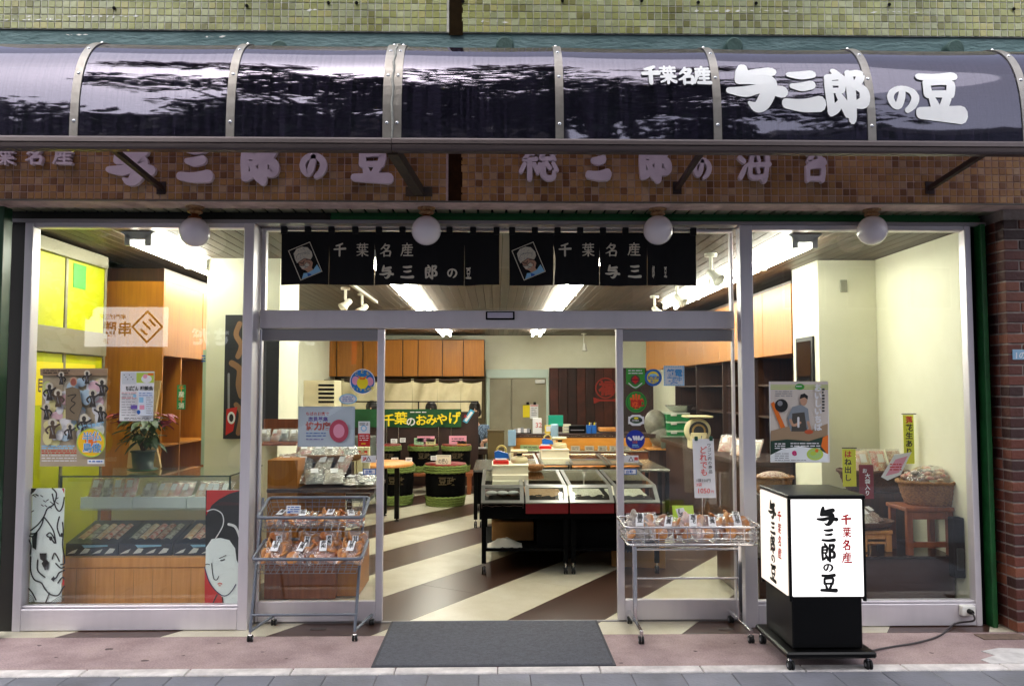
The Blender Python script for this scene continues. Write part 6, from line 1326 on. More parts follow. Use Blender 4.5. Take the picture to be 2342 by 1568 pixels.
for i in range(3):
    a, b = P((158, 278, 402)[i], 1268, y0 + .12), P((280, 402, 530)[i], 1268, y0 + .12)
    t = thing('gift_box', f'{wt[i]} dark blue printed gift box of snacks in the bottom of the glass case', 'gift box', (a.x, y0 + .1, zg)); DB = pm('box_navy', '#0e1830', .3); xa, xb = a.x + .006, min(b.x - .006, x1 - .015)
    mb = MB(DB); za, zb2 = zg + .002, zg + .09
    mb.prism([(y0 + .06, za), (y0 + .06, zb2), (y0 + .5, zb2 + .1), (y0 + .5, za)], 0, xa, xb); mb.build('box', t)
    sl = lambda u, v, h: (xa + .03 + (xb - xa - .06) * u, y0 + .08 + .39 * v, zb2 + .0045 + .0886 * v + h)
    mb = MB(); q = random.Random(i)
    for k in range(5):
        mb.use(PK[(k + i) % 4]); u0 = .02 + k * .195; mb.grid(4, 8, lambda u, v, u0=u0: sl(u0 + .18 * u, .12 + .7 * v, .014 * math.sin(math.pi * u) + .004 * mnoise.noise(Vector((u * 4 + k, v * 6, i)))))
    mb.build('packets', t)
    mb = MB(PAPER); yy = y0 + .0594
    for k in range(4): cx_ = xa + (xb - xa) * (.15 + .24 * k); mb.add([(cx_ - .05, yy, za + .012), (cx_ - .01, yy, za + .035 + .02 * (k % 2)), (cx_ + .03, yy, za + .05), (cx_ + .01, yy, za + .02)], [(0, 1, 2, 3)])
    mb.use(LBLUE).add([(xa + (xb - xa) * .35, yy, zb2 - .03), (xa + (xb - xa) * .8, yy, zb2 - .022), (xa + (xb - xa) * .8, yy, zb2 - .01), (xa + (xb - xa) * .3, yy, zb2 - .01)], [(0, 1, 2, 3)]); mb.build('print', t)
# two printed kabuki panels standing inside the glass
YK = YW + .05
def kpanel(label, px0, px1, py0, py1, ground):
    t = thing('kabuki_panel', label, 'picture panel', (0, YK, 0)); a, b = P(px0, py1, YK), P(px1, py0, YK); MB(ground).box(a.x, b.x, YK, YK + .012, max(a.z, .06), b.z).build('board', t); return t, Print(YK - .0005)
PG = pm('panel_white', '#f2fafa', .5)
t, p = kpanel('white printed panel of a fierce face under a spotted head cloth', 66, 147, 1116, 1376, PG)
def K(pts): return [(66 + x * 81, 1116 + y * 260) for x, y in pts]
def kl(pts, w=3.2): p.line(INK, [(66 + q[0] * 81, 1116 + q[1] * 260) + tuple(q[2:]) for q in pts], w)
p.poly(RED, K([(.93, 0), (1, 0), (1, .05)])).poly(RED, K([(1, .76), (1, .86), (.94, .84), (.97, .79)]))
p.poly(INK, K([(.0, 0), (.22, 0), (.15, .03), (.0, .07)]))
for q in ([(.05, .37), (.25, .32), (.42, .25), (.52, .18), (.7, .14), (.78, .05), (.66, 0)], [(.66, .05), (.75, .16), (.86, .20), (.95, .16), (1, .08)], [(.42, .25), (.36, .32), (.2, .39), (.05, .40)], [(.95, .30), (.97, .38), (.95, .5), (1, .6), (1, .66), (.9, .67)], [(.42, .25), (.55, .30), (.7, .38), (.76, .48)], [(.86, .25), (.8, .34), (.88, .42)], [(.52, .42), (.62, .44), (.72, .48)], [(.5, .41), (.6, .39), (.70, .43), (.76, .48)], [(.66, .62), (.72, .57), (.80, .60), (.86, .64)], [(.76, .66), (.9, .70), (1, .69)], [(.7, .80), (.78, .78), (.86, .74), (1, .72)], [(.82, .83), (.95, .78), (1, .8)], [(.05, .60), (.05, .72), (.15, .80), (.35, .83), (.45, .88), (.6, .93), (.82, .94), (.95, .88), (1, .86)], [(0, .88), (.1, .92), (.2, .98)], [(.58, .92), (.48, 1)], [(.25, .63), (.25, .72), (.45, .78)], [(0, .45), (.06, .5), (.04, .58)], [(.0, .42), (.06, .42), (.12, .44)]): kl(q)
p.poly(INK, K([(.08, .42), (.25, .38), (.22, .45), (.2, .54), (.1, .52)])).poly(INK, K([(.3, .57), (.5, .57), (.48, .62), (.57, .65), (.55, .71), (.45, .72), (.36, .66), (.40, .64), (.32, .62)])).disc(INK, 66 + .62 * 81, 1116 + .44 * 260, 4, 5).disc(INK, 66 + .93 * 81, 1116 + .41 * 260, 3, 5)
p.poly(INK, K([(.62, .80), (.70, .77), (.74, .79), (.70, .82)]))
for k in range(22):
    x, y = rnd.uniform(.12, .9), rnd.uniform(.04, .22)
    if y < .3 - x * .2: kl([(x, y), (x + .06 * rnd.choice([-1, 1]), y + .012)], 2)
for k in range(5): kl([(.62 + k * .07, 1), (.85 + k * .03, .955 + k * .008), (1, .94 + k * .012)], 1); kl([(.0, .93 + k * .016), (.12 - k * .01, .96 + k * .012), (.16 - k * .02, 1)], 1)
p.done(t)
t, p = kpanel('printed panel of a white faced woman on red and black', 468, 549, 1120, 1386, PG)
def F_(pts): return [(468 + x * 81, 1120 + y * 266) for x, y in pts]
p.poly(INK, F_([(.03, 0), (1, 0), (1, .66), (.9, .6), (.86, .5), (.7, .43), (.45, .41), (.2, .42), (.02, .5)])).poly(RED, F_([(.06, 0), (1, 0), (1, .005), (.7, .03), (.4, .08), (.2, .13), (.04, .22)])).poly(pm('hair_band', '#3a1418', .6), F_([(.2, .13), (.5, .10), (1, .11), (1, .13), (.5, .13)]))
p.line(PAPER, [(480 + 12, 1120 + 112), (510, 1200), (508, 1175), (490, 1164), (474, 1168)], 2.5).line(PAPER, [(523, 1198), (538, 1204), (547, 1225)], 6).line(INK, [(525, 1203), (537, 1209), (544, 1225)], 1.4)
p.poly(RED, F_([(.0, .66), (.12, .78), (.3, .86), (.5, .92), (.5, 1), (.0, 1)]))
def fl_(pts, w=1.8, m=INK): p.line(m, [(468 + q[0] * 81, 1120 + q[1] * 266) for q in pts], w)
fl_([(.42, .585), (.5, .575), (.6, .56)]); fl_([(.45, .605), (.52, .60), (.56, .595)], 2.4); fl_([(.02, .64), (.08, .635), (.14, .64)]); fl_([(.2, .63), (.22, .70), (.26, .76), (.34, .77), (.40, .74)], 2); fl_([(.0, .66), (.12, .78), (.3, .86), (.5, .905), (.65, .90), (.78, .86), (.88, .81)], 2.2, pm('line_blue', '#1c2c5c', .5)); fl_([(.5, .92), (.52, .97), (.5, 1)], 2.5); fl_([(.35, .9), (.25, .96), (.2, 1)], 3); fl_([(.95, .62), (1, .66)], 2)
fl_([(.38, .805), (.43, .80), (.48, .805)], 3, pm('lip_pink', '#e08a80', .5)); fl_([(.40, .82), (.45, .82)], 2, pm('lip_pink', '#e08a80', .5)); p.done(t)
# poinsettia on the case, pale handbag behind
pp = thing('potted_poinsettia', 'poinsettia with red leaves in a dark green pot on the glass case', 'potted plant', (0, .5, zt_)); c = P(327, 1064, .45); ztop_ = gc.location.z; zp = P(138, 1090, .11).z + .01
MB(pm('pot_green', '#0f2c22', .45)).lathe((c.x, .45, zp), [(.085, .006), (.10, .014), (.10, .02), (.075, .022), (.085, .14), (.095, .145), (.095, .155), (.08, .155)], 24).build('pot', pp); MB(pm('saucer_green', '#1c5a2c', .4)).lathe((c.x, .45, zp), [(.09, 0), (.115, .012), (.11, .016), (.02, .006)], 24).build('saucer', pp)
q = random.Random(4)
def leaf(mb, o, d, l, w, droop):
    d = Vector(d).normalized(); s_ = d.cross(Vector((0, 0, 1))).normalized(); pts = []
    for i in range(5):
        t_ = i / 4; c_ = Vector(o) + d * l * t_ + Vector((0, 0, -droop * t_ * t_)); ww = w * math.sin(math.pi * min(.97, t_ * .9 + .08)); pts += [c_ - s_ * ww + Vector((0, 0, .006)), c_, c_ + s_ * ww + Vector((0, 0, .006))]
    mb.add(pts, [(i * 3 + j, i * 3 + j + 1, i * 3 + j + 4, i * 3 + j + 3) for i in range(4) for j in range(2)], True)
tip = Vector((c.x, .45, zp + .15))
for k in range(7): a_ = q.uniform(0, 6.28); e_ = tip + Vector((math.cos(a_) * .10, math.sin(a_) * .08, q.uniform(.14, .26))); mb = MB(pm('stem_brown', '#4a3424', .7)); mb.tube([tip - Vector((0, 0, .02)), (tip + e_) / 2 + Vector((0, 0, .02)), e_], [.007, .005, .004], 5); mb.build('stem', pp)
for k in range(60): a_ = q.uniform(0, 6.28); r_ = q.uniform(.02, .12); mb = MB(LEAFG); leaf(mb, tip + Vector((math.cos(a_) * r_, math.sin(a_) * r_ * .8, q.uniform(.06, .26))), (math.cos(a_), math.sin(a_), q.uniform(-.2, .4)), q.uniform(.08, .14), q.uniform(.022, .035), q.uniform(.03, .09)); mb.build('green_leaf', pp)
for k in range(40): s_ = (-1, 1)[k % 2]; a_ = q.uniform(0, 6.28); o_ = tip + Vector((s_ * q.uniform(.12, .20), q.uniform(-.06, .06), q.uniform(.20, .30))); mb = MB(LEAFR); leaf(mb, o_, (math.cos(a_), math.sin(a_), q.uniform(-.1, .5)), q.uniform(.07, .11), q.uniform(.018, .03), q.uniform(.02, .05)); mb.build('red_leaf', pp)
t = thing('wrapped_board', 'pale tan wrapped paper stand behind the potted poinsettia', 'paper stand', (c.x, .7, zp)); a, b = P(290, 1065, .7), P(372, 870, .7); mb = MB(pm('wrap_tan', '#c9a878', .6)); mb.prism([(a.x, zp), (b.x, zp), (b.x - .07, zp + .3), (b.x - .02, b.z), (a.x + .12, b.z), (a.x + .03, zp + .35)], 1, .70, .73); mb.build('board', t)
# ================================================================== STANDS BEHIND THE LEFT DOOR
ws = thing('wooden_stand', 'orange brown wooden stand of bags behind the left sliding door', 'display stand', (-1.6, .8, 0)); a, b = P(609, 1060, .62), P(770, 1060, .62)
zw = P(700, 1118, .62).z
MB(WOODO).box(a.x, b.x, .62, 1.25, .012, zw * .42).build('lower_box', ws); MB(WOODC).box(b.x + .002, b.x + .17, .70, 1.25, .012, zw * .40).build('side_box', ws); MB(WOODC).box(a.x, a.x + .24, .66, 1.3, zw * .42 + .002, 1.10).build('back_case', ws); MB(WOODD).box(a.x, b.x + .30, .64, 1.3, zw - .03, zw, .004).build('shelf', ws); MB(WOODC).box(a.x, b.x, 1.0, 1.03, zw * .42, zw - .032).build('back_board', ws)
for x in (b.x + .28,): MB(WOODD).box(x - .03, x, 1.2, 1.23, .0, zw - .032).build('leg', ws)
gS = 'foil bags on the wooden stand'
words_ = ['front left', 'front second', 'front third', 'front fourth', 'back left', 'back second', 'back third', 'back fourth']
FO = [pm('fo_a', '#d8d2bc', .3, col2='#8a8468', vs=30), pm('fo_b', '#cfc4a6', .3, col2='#b0402c', vs=22), pm('fo_c', '#b8c0b0', .3, col2='#55605a', vs=26)]
for k in range(8):
    packet(f'foil snack bag, {words_[k]} on the stand behind the left door', a.x + .07 + (k % 4) * .15, .72 + .16 * (k // 4), zw + .03 + .06 * (k // 4), FO[k % 3], .15, .18, -55 + 20 * (k // 4), rnd.uniform(-.6, .6), gS)
for k in range(4): packet(f'{nm[k]} flat silver bag from the left on the right part of the stand', b.x + .03 + k * .075, .74 + .05 * (k % 2), zw + .02 + .02 * (k % 2), FO[2 if k % 2 else 0], .18, .20, -78, rnd.uniform(-.7, .7), gS)
tb_ = thing('wicker_tray', 'shallow wicker tray of snack bags above the wooden stand', 'basket', (-1.3, 1.1, zw)); cx_ = (a.x + b.x) / 2 + .12; MB(WICK).lathe((cx_, 1.12, zw + .17), [(.12, 0), (.25, .015), (.33, .07), (.32, .075), (.24, .025)], 26, sy=.6).build('bowl', tb_); MB(WOODD).box(cx_ - .2, cx_ + .2, 1.06, 1.2, zw + .002, zw + .168).build('riser', tb_)
for k in range(5): packet(f'{nm[k] if k < 4 else "fifth"} snack bag from the left in the shallow wicker tray', cx_ - .22 + k * .11, 1.08, zw + .20, FO[(k + 1) % 3], .13, .16, -50, rnd.uniform(-.6, .6), gS)
t = thing('pale_tray_shelf', 'upper brown shelf with packed snack bags at the pillar foot behind the left door', 'shelf', (-1.9, 1.2, 1.15)); p0_, p1_ = P(600, 1010, 1.3), P(690, 1010, 1.3); zq = p0_.z; MB(WOODO).box(p0_.x, p1_.x, 1.1, 1.35, zq - .02, zq, .004).build('shelf', t); MB(WOODO).box(p0_.x, p1_.x, 1.33, 1.35, zq + .001, zq + .20).build('back_board', t)
for k in range(4): packet(f'{nm[k]} snack bag from the left on the upper shelf at the pillar', p0_.x + .05 + k * .085, 1.17, zq + .01, FO[k % 3], .10, .12, -30, rnd.uniform(-.5, .5), gS)
ac = thing('air_conditioner', 'beige floor standing air conditioner with black louvres behind the left door', 'air conditioner', (-2.2, 5, 0)); a, b, c, d = wrect(690, 1150, 766, 869, 5.0); MB(pm('ac_beige', '#c8bf9c', .5)).box(a, b, 5.0, 5.45, 0, d, .01).build('cabinet', ac)
for k in range(5): q = wrect(728, 885 + k * 9.5 - 2, 764, 885 + k * 9.5 - 7, 4.995); MB(BLACKM).box(q[0], q[1], 4.992, 4.9995, q[2], q[3]).build('louvre_gap', ac); MB(pm('ac_fin', '#d6cfb0', .5)).box(q[0], q[1], 4.975, 4.991, q[3] + .002, q[3] + .012).build('fin', ac)
t = thing('white_boxes', 'three tall white boxes with red marks standing behind the left door bags', 'boxes', (-1.6, 2.4, .8))
for k in range(3): q = wrect(806 - 1 + k * 15 - 4, 1110, 818 + k * 15 - 4, 1022, 2.6); MB(pm('box_cream', '#d0c8a0', .6)).box(q[0], q[1], 2.6, 2.7, .6, q[3], .003).build('box', t)
for k in range(3): p = Print(2.5985); p.rect(RED, 804 + k * 15 - 1, 1030, 811 + k * 15 - 1, 1040); p.done(t)
MB(WOODD).box(wrect(795, 1110, 850, 1022, 2.6)[0], wrect(795, 1110, 850, 1022, 2.6)[1], 2.5, 2.8, .56, .598).build('base', t)
gcab = thing('grey_cabinet', 'grey steel cabinet behind the white boxes and the left door', 'cabinet', (-1.7, 6.5, 0)); q = wrect(765, 1150, 862, 1000, 6.2); MB(pm('cab_grey', '#5c625e', .45)).box(q[0] - .3, q[1] - .1, 6.3, 6.8, 0, q[3], .01).build('cabinet', gcab)
# ================================================================== RIGHT SIDE
rcb = thing('right_cupboard', 'long row of light wooden wall cupboards along the right wall', 'cupboard', (3.1, 5, 2.3)); XR = 2.93; zt3, zb3 = 2.72, P(1819, 808, 2.03).z
yy = 2.03; k = 0
while yy < 9: MB(WOODC).box(XR, XR + .02, yy, yy + .86, zb3, zt3, .003).build('cupboard_door', rcb); yy += .868; k += 1
MB(WOODC).box(XR + .021, 3.46, 2.03, 9, zb3, zb3 + .02).build('bottom_board', rcb); MB(WOODD).box(XR + .005, 3.46, 2.03, 9, zt3 + .002, zt3 + .03).build('top_board', rcb)
rsh = thing('right_shelves', 'brown wooden open shelves below the right wall cupboards', 'shelves', (3.1, 5, 0)); MB(WOODD).box(3.40, 3.46, 2.03, 9, 0, zb3 - .003).build('back_board', rsh)
for y in (2.03, 3.3, 4.6, 6.0, 7.4): MB(WOODD).box(2.96, 3.398, y, y + .025, 0, zb3 - .003).build('divider', rsh)
for z in (.92, 1.35, 1.7):
    for ya, yb in ((2.06, 3.298), (3.33, 4.598), (4.63, 5.998), (6.03, 7.398)): MB(WOODD).box(3.0, 3.398, ya, yb, z, z + .02).build('shelf', rsh)
sc = thing('side_counter', 'brown wooden side counter along the right shelves', 'counter', (2.7, 4, 0)); MB(WOODD).box(2.42, 2.95, 2.1, 6.0, .90, .95, .004).build('counter_top', sc); MB(WOODD).box(2.5, 2.94, 2.1, 6.0, .012, .898).build('front_panel', sc)
cs = thing('dial_scale', 'cream dial scale with a round dark clock face on the side counter', 'scale', (2.45, 3.9, .95)); q = P(1597, 985, 3.85); 
MB(CREAMPL).box(q.x - .10, q.x + .10, 3.8, 4.0, .952, q.z - .02, .01).build('body', cs); MB(CREAMPL).lathe((q.x, 3.9, q.z), [(.15, -.06), (.155, .05), (.145, .07), (.12, .07)], 28, 'y').build('dial_case', cs); MB(INK).lathe((q.x, 3.9, q.z), [(.115, .071), (.115, .076)], 28, 'y').build('dial_face', cs); mb = MB(GOLDP); mb.lathe((q.x, 3.9, q.z), [(.085, .0765), (.085, .078)], 24, 'y'); mb.use(INK).lathe((q.x, 3.9, q.z), [(.062, .0785), (.062, .079)], 24, 'y'); mb.build('dial_ring', cs); MB(CREAMPL).box(q.x - .16, q.x + .16, 3.75, 4.05, q.z + .16, q.z + .185, .008).build('pan', cs)
c2 = thing('low_counter', 'brown wooden counter under the stacked green crates', 'counter', (2.6, 6, 0)); a = P(1498, 1034, 5.7); MB(WOODD).box(a.x, 2.95, 6.1, 6.7, .012, a.z, .004).build('body', c2); MB(WOODL).box(a.x - .02, 2.95, 6.08, 6.72, a.z + .001, a.z + .025, .004).build('top', c2); zc2 = a.z + .026
q0_, q1_ = P(1526, 960, 6.15).x, P(1577, 960, 6.15).x; ztp = P(1550, 943, 6.15).z; hcr = (ztp - zc2) / 4
for k in range(4):
    t = thing('green_crate', f'{["lowest", "second", "third", "topmost"][k]} green plastic crate of the stack behind the right door', 'crate', (q0_, 6.15, zc2 + hcr * k), 'stacked green crates'); z = zc2 + hcr * k
    MB(GREENPL).box(q0_, q1_, 6.15, 6.5, z + .001, z + hcr * .80, .006).build('body', t); MB(pm('lid_white', '#cfd4c0', .5)).box(q0_ - .008, q1_ + .008, 6.14, 6.51, z + hcr * .80, z + hcr - .002, .006).build('lid', t); xm = q0_ + .05; MB(pm('clasp_white', '#e6e6da', .5)).box(xm, xm + .09, 6.125, 6.139, z + hcr * .62, z + hcr * .93, .003).build('clasp', t)
t = thing('steel_bowl', 'wide steel bowl on top of the green crates', 'bowl', (q0_, 6.3, ztp)); MB(pm('bowl_steel', '#c4c6bc', .25, .8)).lathe(((q0_ + q1_) / 2 + .06, 6.32, ztp), [(.08, 0), (.15, .03), (.22, .10), (.23, .105), (.215, .10), (.14, .035)], 26).build('bowl', t)
t = thing('clear_sack', 'grey clear plastic sack slumped beside the green crates', 'sack', (q0_ - .2, 6.3, zc2)); mb = MB(pm('sack_grey', '#8f8c7e', .35, col2='#6a6658', vs=9, bump=.8, bs=14)); mb.ball((q0_ - .14, 6.35, zc2 + .36), .17, 16, 12, 1, .8, 1.25); mb.ball((q0_ - .08, 6.3, zc2 + .16), .15, 16, 12, 1.1, .8, 1); mb.build('sack', t)
t = thing('grey_box', 'grey flat plastic box in front of the green crates', 'box', (q0_, 6.1, zc2)); a, b = P(1482, 1030, 6.05), P(1560, 1005, 6.05); MB(pm('box_olive', '#6c7264', .4)).box(q0_ - .1, q0_ + .3, 6.1, 6.14, zc2, zc2 + .16, .006).build('body', t); MB(pm('box_olive_lid', '#8a9080', .4)).box(q0_ - .11, q0_ + .31, 6.095, 6.145, zc2 + .161, zc2 + .185, .005).build('lid', t)
gR = 'packets on the right shelves'
for k in range(6): packet(f'{["first", "second", "third", "fourth", "fifth", "sixth"][k]} snack packet from the front on the right side counter', 2.60 + .1 * (k % 2), 2.35 + .24 * k, .955, FO[k % 3] if k != 2 else PK[2], .15, .19, -25, R(-60) + rnd.uniform(-.3, .3), gR)
# black framed poster on the pillar flank
t = thing('framed_panel', 'black framed dark mirror on the flank of the right pillar', 'mirror', (2.93, 1.7, 1.9)); pa, pb = P(1830, 740, 1.9), P(1868, 900, 1.46); MB(BLACK).box(2.912, 2.935, 1.46, 1.88, 1.62, 2.16, .004).build('frame', t); MB(pm('mirror_dark', '#3c3c3c', .05, .9)).box(2.908, 2.9115, 1.50, 1.84, 1.66, 2.12).build('glass', t)
# raised platform with stools and baskets
pf = thing('platform', 'low dark brown display platform in the right show window', 'platform', (2.7, .6, 0)); zp2 = .42; MB(pm('platform_top', '#2a1610', .2, col2='#1d0f0a', vs=3)).box(1.96, 3.46, .16, 1.35, zp2 - .02, zp2, .004).build('top', pf); MB(pm('platform_front', '#3b2018', .3)).box(1.97, 3.45, .18, 1.34, .012, zp2 - .022).build('front', pf)
def stool(label, px0, px1, pyt, y, m, rungs=True):
    a, b = P(px0, pyt, y), P(px1, pyt, y); x0, x1 = a.x, min(b.x, 3.455); zt_ = a.z; dd = .30
    t = thing('wooden_stool', label, 'stool', ((x0 + x1) / 2, y, zp2)); MB(m).box(x0 - .012, x1 + .004, y - .01, y + dd + .01, zt_ - .03, zt_, .004).build('seat', t)
    for xx in (x0, x1 - .045):
        for yy in (y, y + dd - .04): MB(m).box(xx, xx + .045, yy, yy + .04, zp2 + .001, zt_ - .031, .003).build('leg', t)
    MB(m).box(x0 + .046, x1 - .046, y + .005, y + .03, zt_ - .09, zt_ - .032, .003).build('apron', t); MB(m).box(x0 + .046, x1 - .046, y + .005, y + .03, zp2 + .06, zp2 + .10, .003).build('rung', t); return t, zt_, x0, x1
s1 = stool('orange wooden stool under the round wicker basket', 2074, 2180, 1160, .18, WOODO); s2 = stool('pale wooden stool under the low tray of snacks', 1905, 1965, 1212, .30, WOODL); s3 = stool('second pale wooden stool beside the orange stool', 1970, 2040, 1212, .32, WOODL)
def wbasket(label, px, pyt, y, wpx, h, m, zb=None, sy=.75, handle=False):
    c = P(px, pyt, y); r = wpx * (y - CAMP.y) / 1850 / 2; z1_ = c.z; z0_ = z1_ - h
    t = thing('wicker_basket', label, 'basket', (c.x, y, z0_)); mb = MB(m); n = 40
    vs = []; prof = [(.72, 0), (.80, .15), (.88, .45), (.95, .8), (1.0, 1.0)]
    for k_, (f, v) in enumerate([(f0 + (f1 - f0) * s / 3, v0 + (v1 - v0) * s / 3) for (f0, v0), (f1, v1) in zip(prof, prof[1:]) for s in range(3)] + [(1.0, 1.0)]):
        for j in range(n):
            a = 2 * math.pi * j / n; w_ = 1 + .018 * (1 if (j + k_) % 2 else -1); vs.append((c.x + r * f * w_ * math.cos(a), y + r * sy * f * w_ * math.sin(a), z0_ + h * v))
    rows = len(vs) // n; mb.add(vs, [(i * n + j, i * n + (j + 1) % n, (i + 1) * n + (j + 1) % n, (i + 1) * n + j) for i in range(rows - 1) for j in range(n)], True); mb.add(vs[:n], [tuple(range(n))]); mb.build('weave', t)
    mb = MB(m); q = [(c.x + r * 1.01 * math.cos(2 * math.pi * j / 40), y + r * sy * 1.01 * math.sin(2 * math.pi * j / 40), z1_ + .005 * math.sin(j * 2.4)) for j in range(40)]; mb.tube(q, .014, 6, closed=True); mb.build('rim', t)
    return t, c, r
b1 = wbasket('round light wicker basket filled with a clear bag on the orange stool', 2130, 1100, .36, 150, .19, WICK)
b1[0].location = b1[0].location; 
t = thing('snack_sack', 'big clear bag of pink nuts heaped in the round wicker basket', 'snack bag', (b1[1].x, .36, b1[1].z)); mb = MB(); q = random.Random(12)
for k in range(70):
    a_ = q.uniform(0, 6.28); r_ = b1[2] * .78 * math.sqrt(q.random()); mb.use(PK[k % 4]); mb.ball((b1[1].x + r_ * math.cos(a_), .36 + r_ * .72 * math.sin(a_), b1[1].z + .085 * (1 - (r_ / b1[2]) ** 2) + q.uniform(-.015, .02)), q.uniform(.014, .026), 7, 5, 1.5, 1, .8)
mb.build('content', t); mb = MB(FILM); mb.grid(20, 12, lambda u, v: (b1[1].x + b1[2] * .76 * math.sin(v * 1.7) * math.cos(u * 6.2832) * (1 + .1 * mnoise.noise(Vector((u * 9, v * 6, 1)))), .36 + b1[2] * .54 * math.sin(v * 1.7) * math.sin(u * 6.2832), b1[1].z + .0 + .12 * math.cos(v * 1.6) + .015 * mnoise.noise(Vector((u * 12, v * 8, 5))))); mb.build('film', t)
b2 = wbasket('dark wicker basket behind on a box in the right window', 2000, 1075, .95, 165, .17, WICKD, sy=.6); MB(WOODD).box(b2[1].x - .22, b2[1].x + .22, .80, 1.12, zp2 + .001, b2[1].z - .172); rz = thing('basket_riser', 'dark wooden riser under the dark wicker basket', 'riser', (b2[1].x, .95, zp2)); MB(WOODD).box(b2[1].x - .22, b2[1].x + .22, .80, 1.12, zp2 + .001, b2[1].z - .173, .004).build('box', rz)
for k in range(3): packet(f'{wt[k]} paper wrapped packet in the dark wicker basket', b2[1].x - .12 + k * .15, .86, b2[1].z - .06, PK[(k + 2) % 4], .14, .24, -20, rnd.uniform(-.4, .4), gR)
t, p = sheet_thing('printed_packet', 'tilted pale printed packet leaning between the two wicker baskets', 'packet', 2040, 1047, 2041, 1048, .3); p.poly(PAPER, [(2015, 1090), (2045, 1040), (2085, 1033), (2060, 1085), (2030, 1098)]).poly(PINKP, [(2025, 1088), (2048, 1050), (2076, 1042), (2056, 1080)]); p.lines(RED, 2035, 2062, (1060, 1066, 1072), 2.5, 4); p.done(t)
tr_ = thing('low_tray', 'low wicker tray heaped with clear snack bags in the right window', 'tray', (2.9, .4, .6)); c = P(1965, 1205, .36); MB(WICKD).lathe((c.x, .42, s2[1]), [(.10, 0), (.26, .01), (.30, .06), (.29, .062), (.25, .02)], 28, sy=.62).build('tray', tr_)
for k in range(6): packet(f'{["first", "second", "third", "fourth", "fifth", "sixth"][k]} pale snack bag from the left on the low wicker tray', c.x - .21 + k * .082, .36 + .07 * (k % 2), s2[1] + .03 + .015 * (k % 2), NUTS if k % 2 else PK[1], .15, .17, -58, rnd.uniform(-.7, .7), gR)
for lab_, q in (('yellow paper strip with black brush words hanging by the right wall', (2068, 948, 2089, 1060, .7)), ('yellow paper strip standing in front of the cream wall at the left of the baskets', (1928, 1026, 1957, 1112, .55))):
    t, p = sheet_thing('paper_strip', lab_, 'paper strip', *q, YGRN)
    for i, ch in enumerate('落花生あり' if q[0] > 2000 else 'はね出し'): p.text(INK if i else RED, ch, q[0] + 3, q[1] + 18 + i * 18, 15, .03)
    p.done(t); mb = MB(BLACK); a = P((q[0] + q[2]) / 2, q[1] - 2, q[4] + .01); mb.tube([(a.x - .06, q[4] + .01, a.z), (a.x + .06, q[4] + .01, a.z)], .004, 5); mb.build('wire_clip', t)
t, p = sheet_thing('maroon_card', 'maroon price card standing before the dark wicker basket', 'price card', 1966, 1062, 1997, 1140, .26, MAROON); p.text(PAPER, 'お', 1972, 1080, 10, .02)
for i, ch in enumerate('大袋入り'): p.text(PAPER, ch, 1978, 1092 + i * 13, 11, .02)
p.done(t)
bk2 = wbasket('brown wicker basket of beans seen behind the top of the lit sign', 1768, 1090, .9, 90, .14, WICK, sy=.7); q = bk2[1]; t = thing('bean_heap', 'heap of brown packed beans in the basket behind the lit sign', 'beans', (q.x, .9, q.z)); mb = MB(NUTS); mb.ball((q.x, .9, q.z - .01), bk2[2] * .85, 18, 10, 1, .68, .42); mb.build('heap', t); rz = thing('basket_riser', 'brown box under the basket behind the lit sign', 'riser', (q.x, .9, 0)); MB(WOODD).box(q.x - .14, q.x + .14, .78, 1.02, .012, q.z - .142, .004).build('box', rz)
# black electric box low on the right wall
t = thing('electric_box', 'black box low on the right wall beside the stools', 'electric box', (3.4, .2, .5)); a, b = P(2165, 1330, .08), P(2212, 1185, .08); MB(BLACKM).box(3.385, 3.468, .06, .14, .28, .72, .006).build('housing', t); MB(pm('box_dark_grey', '#2c3234', .4)).box(3.40, 3.45, .045, .0595, .34, .50, .004).build('cover', t)
# ================================================================== ACROSS THE STREET (met in the reflections)
def tree(label, x, y, h, sp, seed):
    t = thing('street_tree', label, 'tree', (x, y, -.03), 'street trees across the pavement'); q = random.Random(seed); bark = pm('bark', '#3a2c22', .9, col2='#241a14', vs=14, bump=1, bs=30)
    mb = MB(bark); mb.tube([(x, y, -.03), (x + .05, y, h * .25), (x - .04, y, h * .45), (x + .05, y, h * .62)], [.2, .15, .12, .07], 10); tips = []
    for k in range(13):
        a = q.uniform(0, 6.28); z0 = h * q.uniform(.22, .55); e = Vector((x + math.cos(a) * sp * q.uniform(.5, .9), y + math.sin(a) * sp * q.uniform(.4, 1.15), h * q.uniform(.36, .95))); m_ = Vector((x, y, z0)) * .5 + e * .5 + Vector((0, 0, .2)); mb.tube([(x, y, z0), m_, e], [.07, .045, .015], 6); tips += [m_, e]
    mb.build('trunk', t); mb = MB(LEAFG)
    cl = [(tp + Vector((q.uniform(-.9, .9), q.uniform(-.9, .9), q.uniform(-.4, .9))), q.uniform(.45, .9)) for tp in tips for _ in range(6)]
    for c_, r_ in cl:
        for _ in range(75):
            d = Vector((q.gauss(0, 1), q.gauss(0, 1), q.gauss(0, .7))).normalized() * r_ * q.random() ** .4; o_ = c_ + d; a1 = Vector((q.gauss(0, 1), q.gauss(0, 1), q.gauss(0, .6))).normalized(); a2 = a1.cross(Vector((q.gauss(0, 1), q.gauss(0, 1), q.gauss(0, 1)))).normalized(); l = q.uniform(.10, .19)
            mb.add([o_ - a1 * l, o_ + a2 * l * .5, o_ + a1 * l, o_ - a2 * l * .5], [(0, 1, 2, 3)])
    mb.build('crown', t)
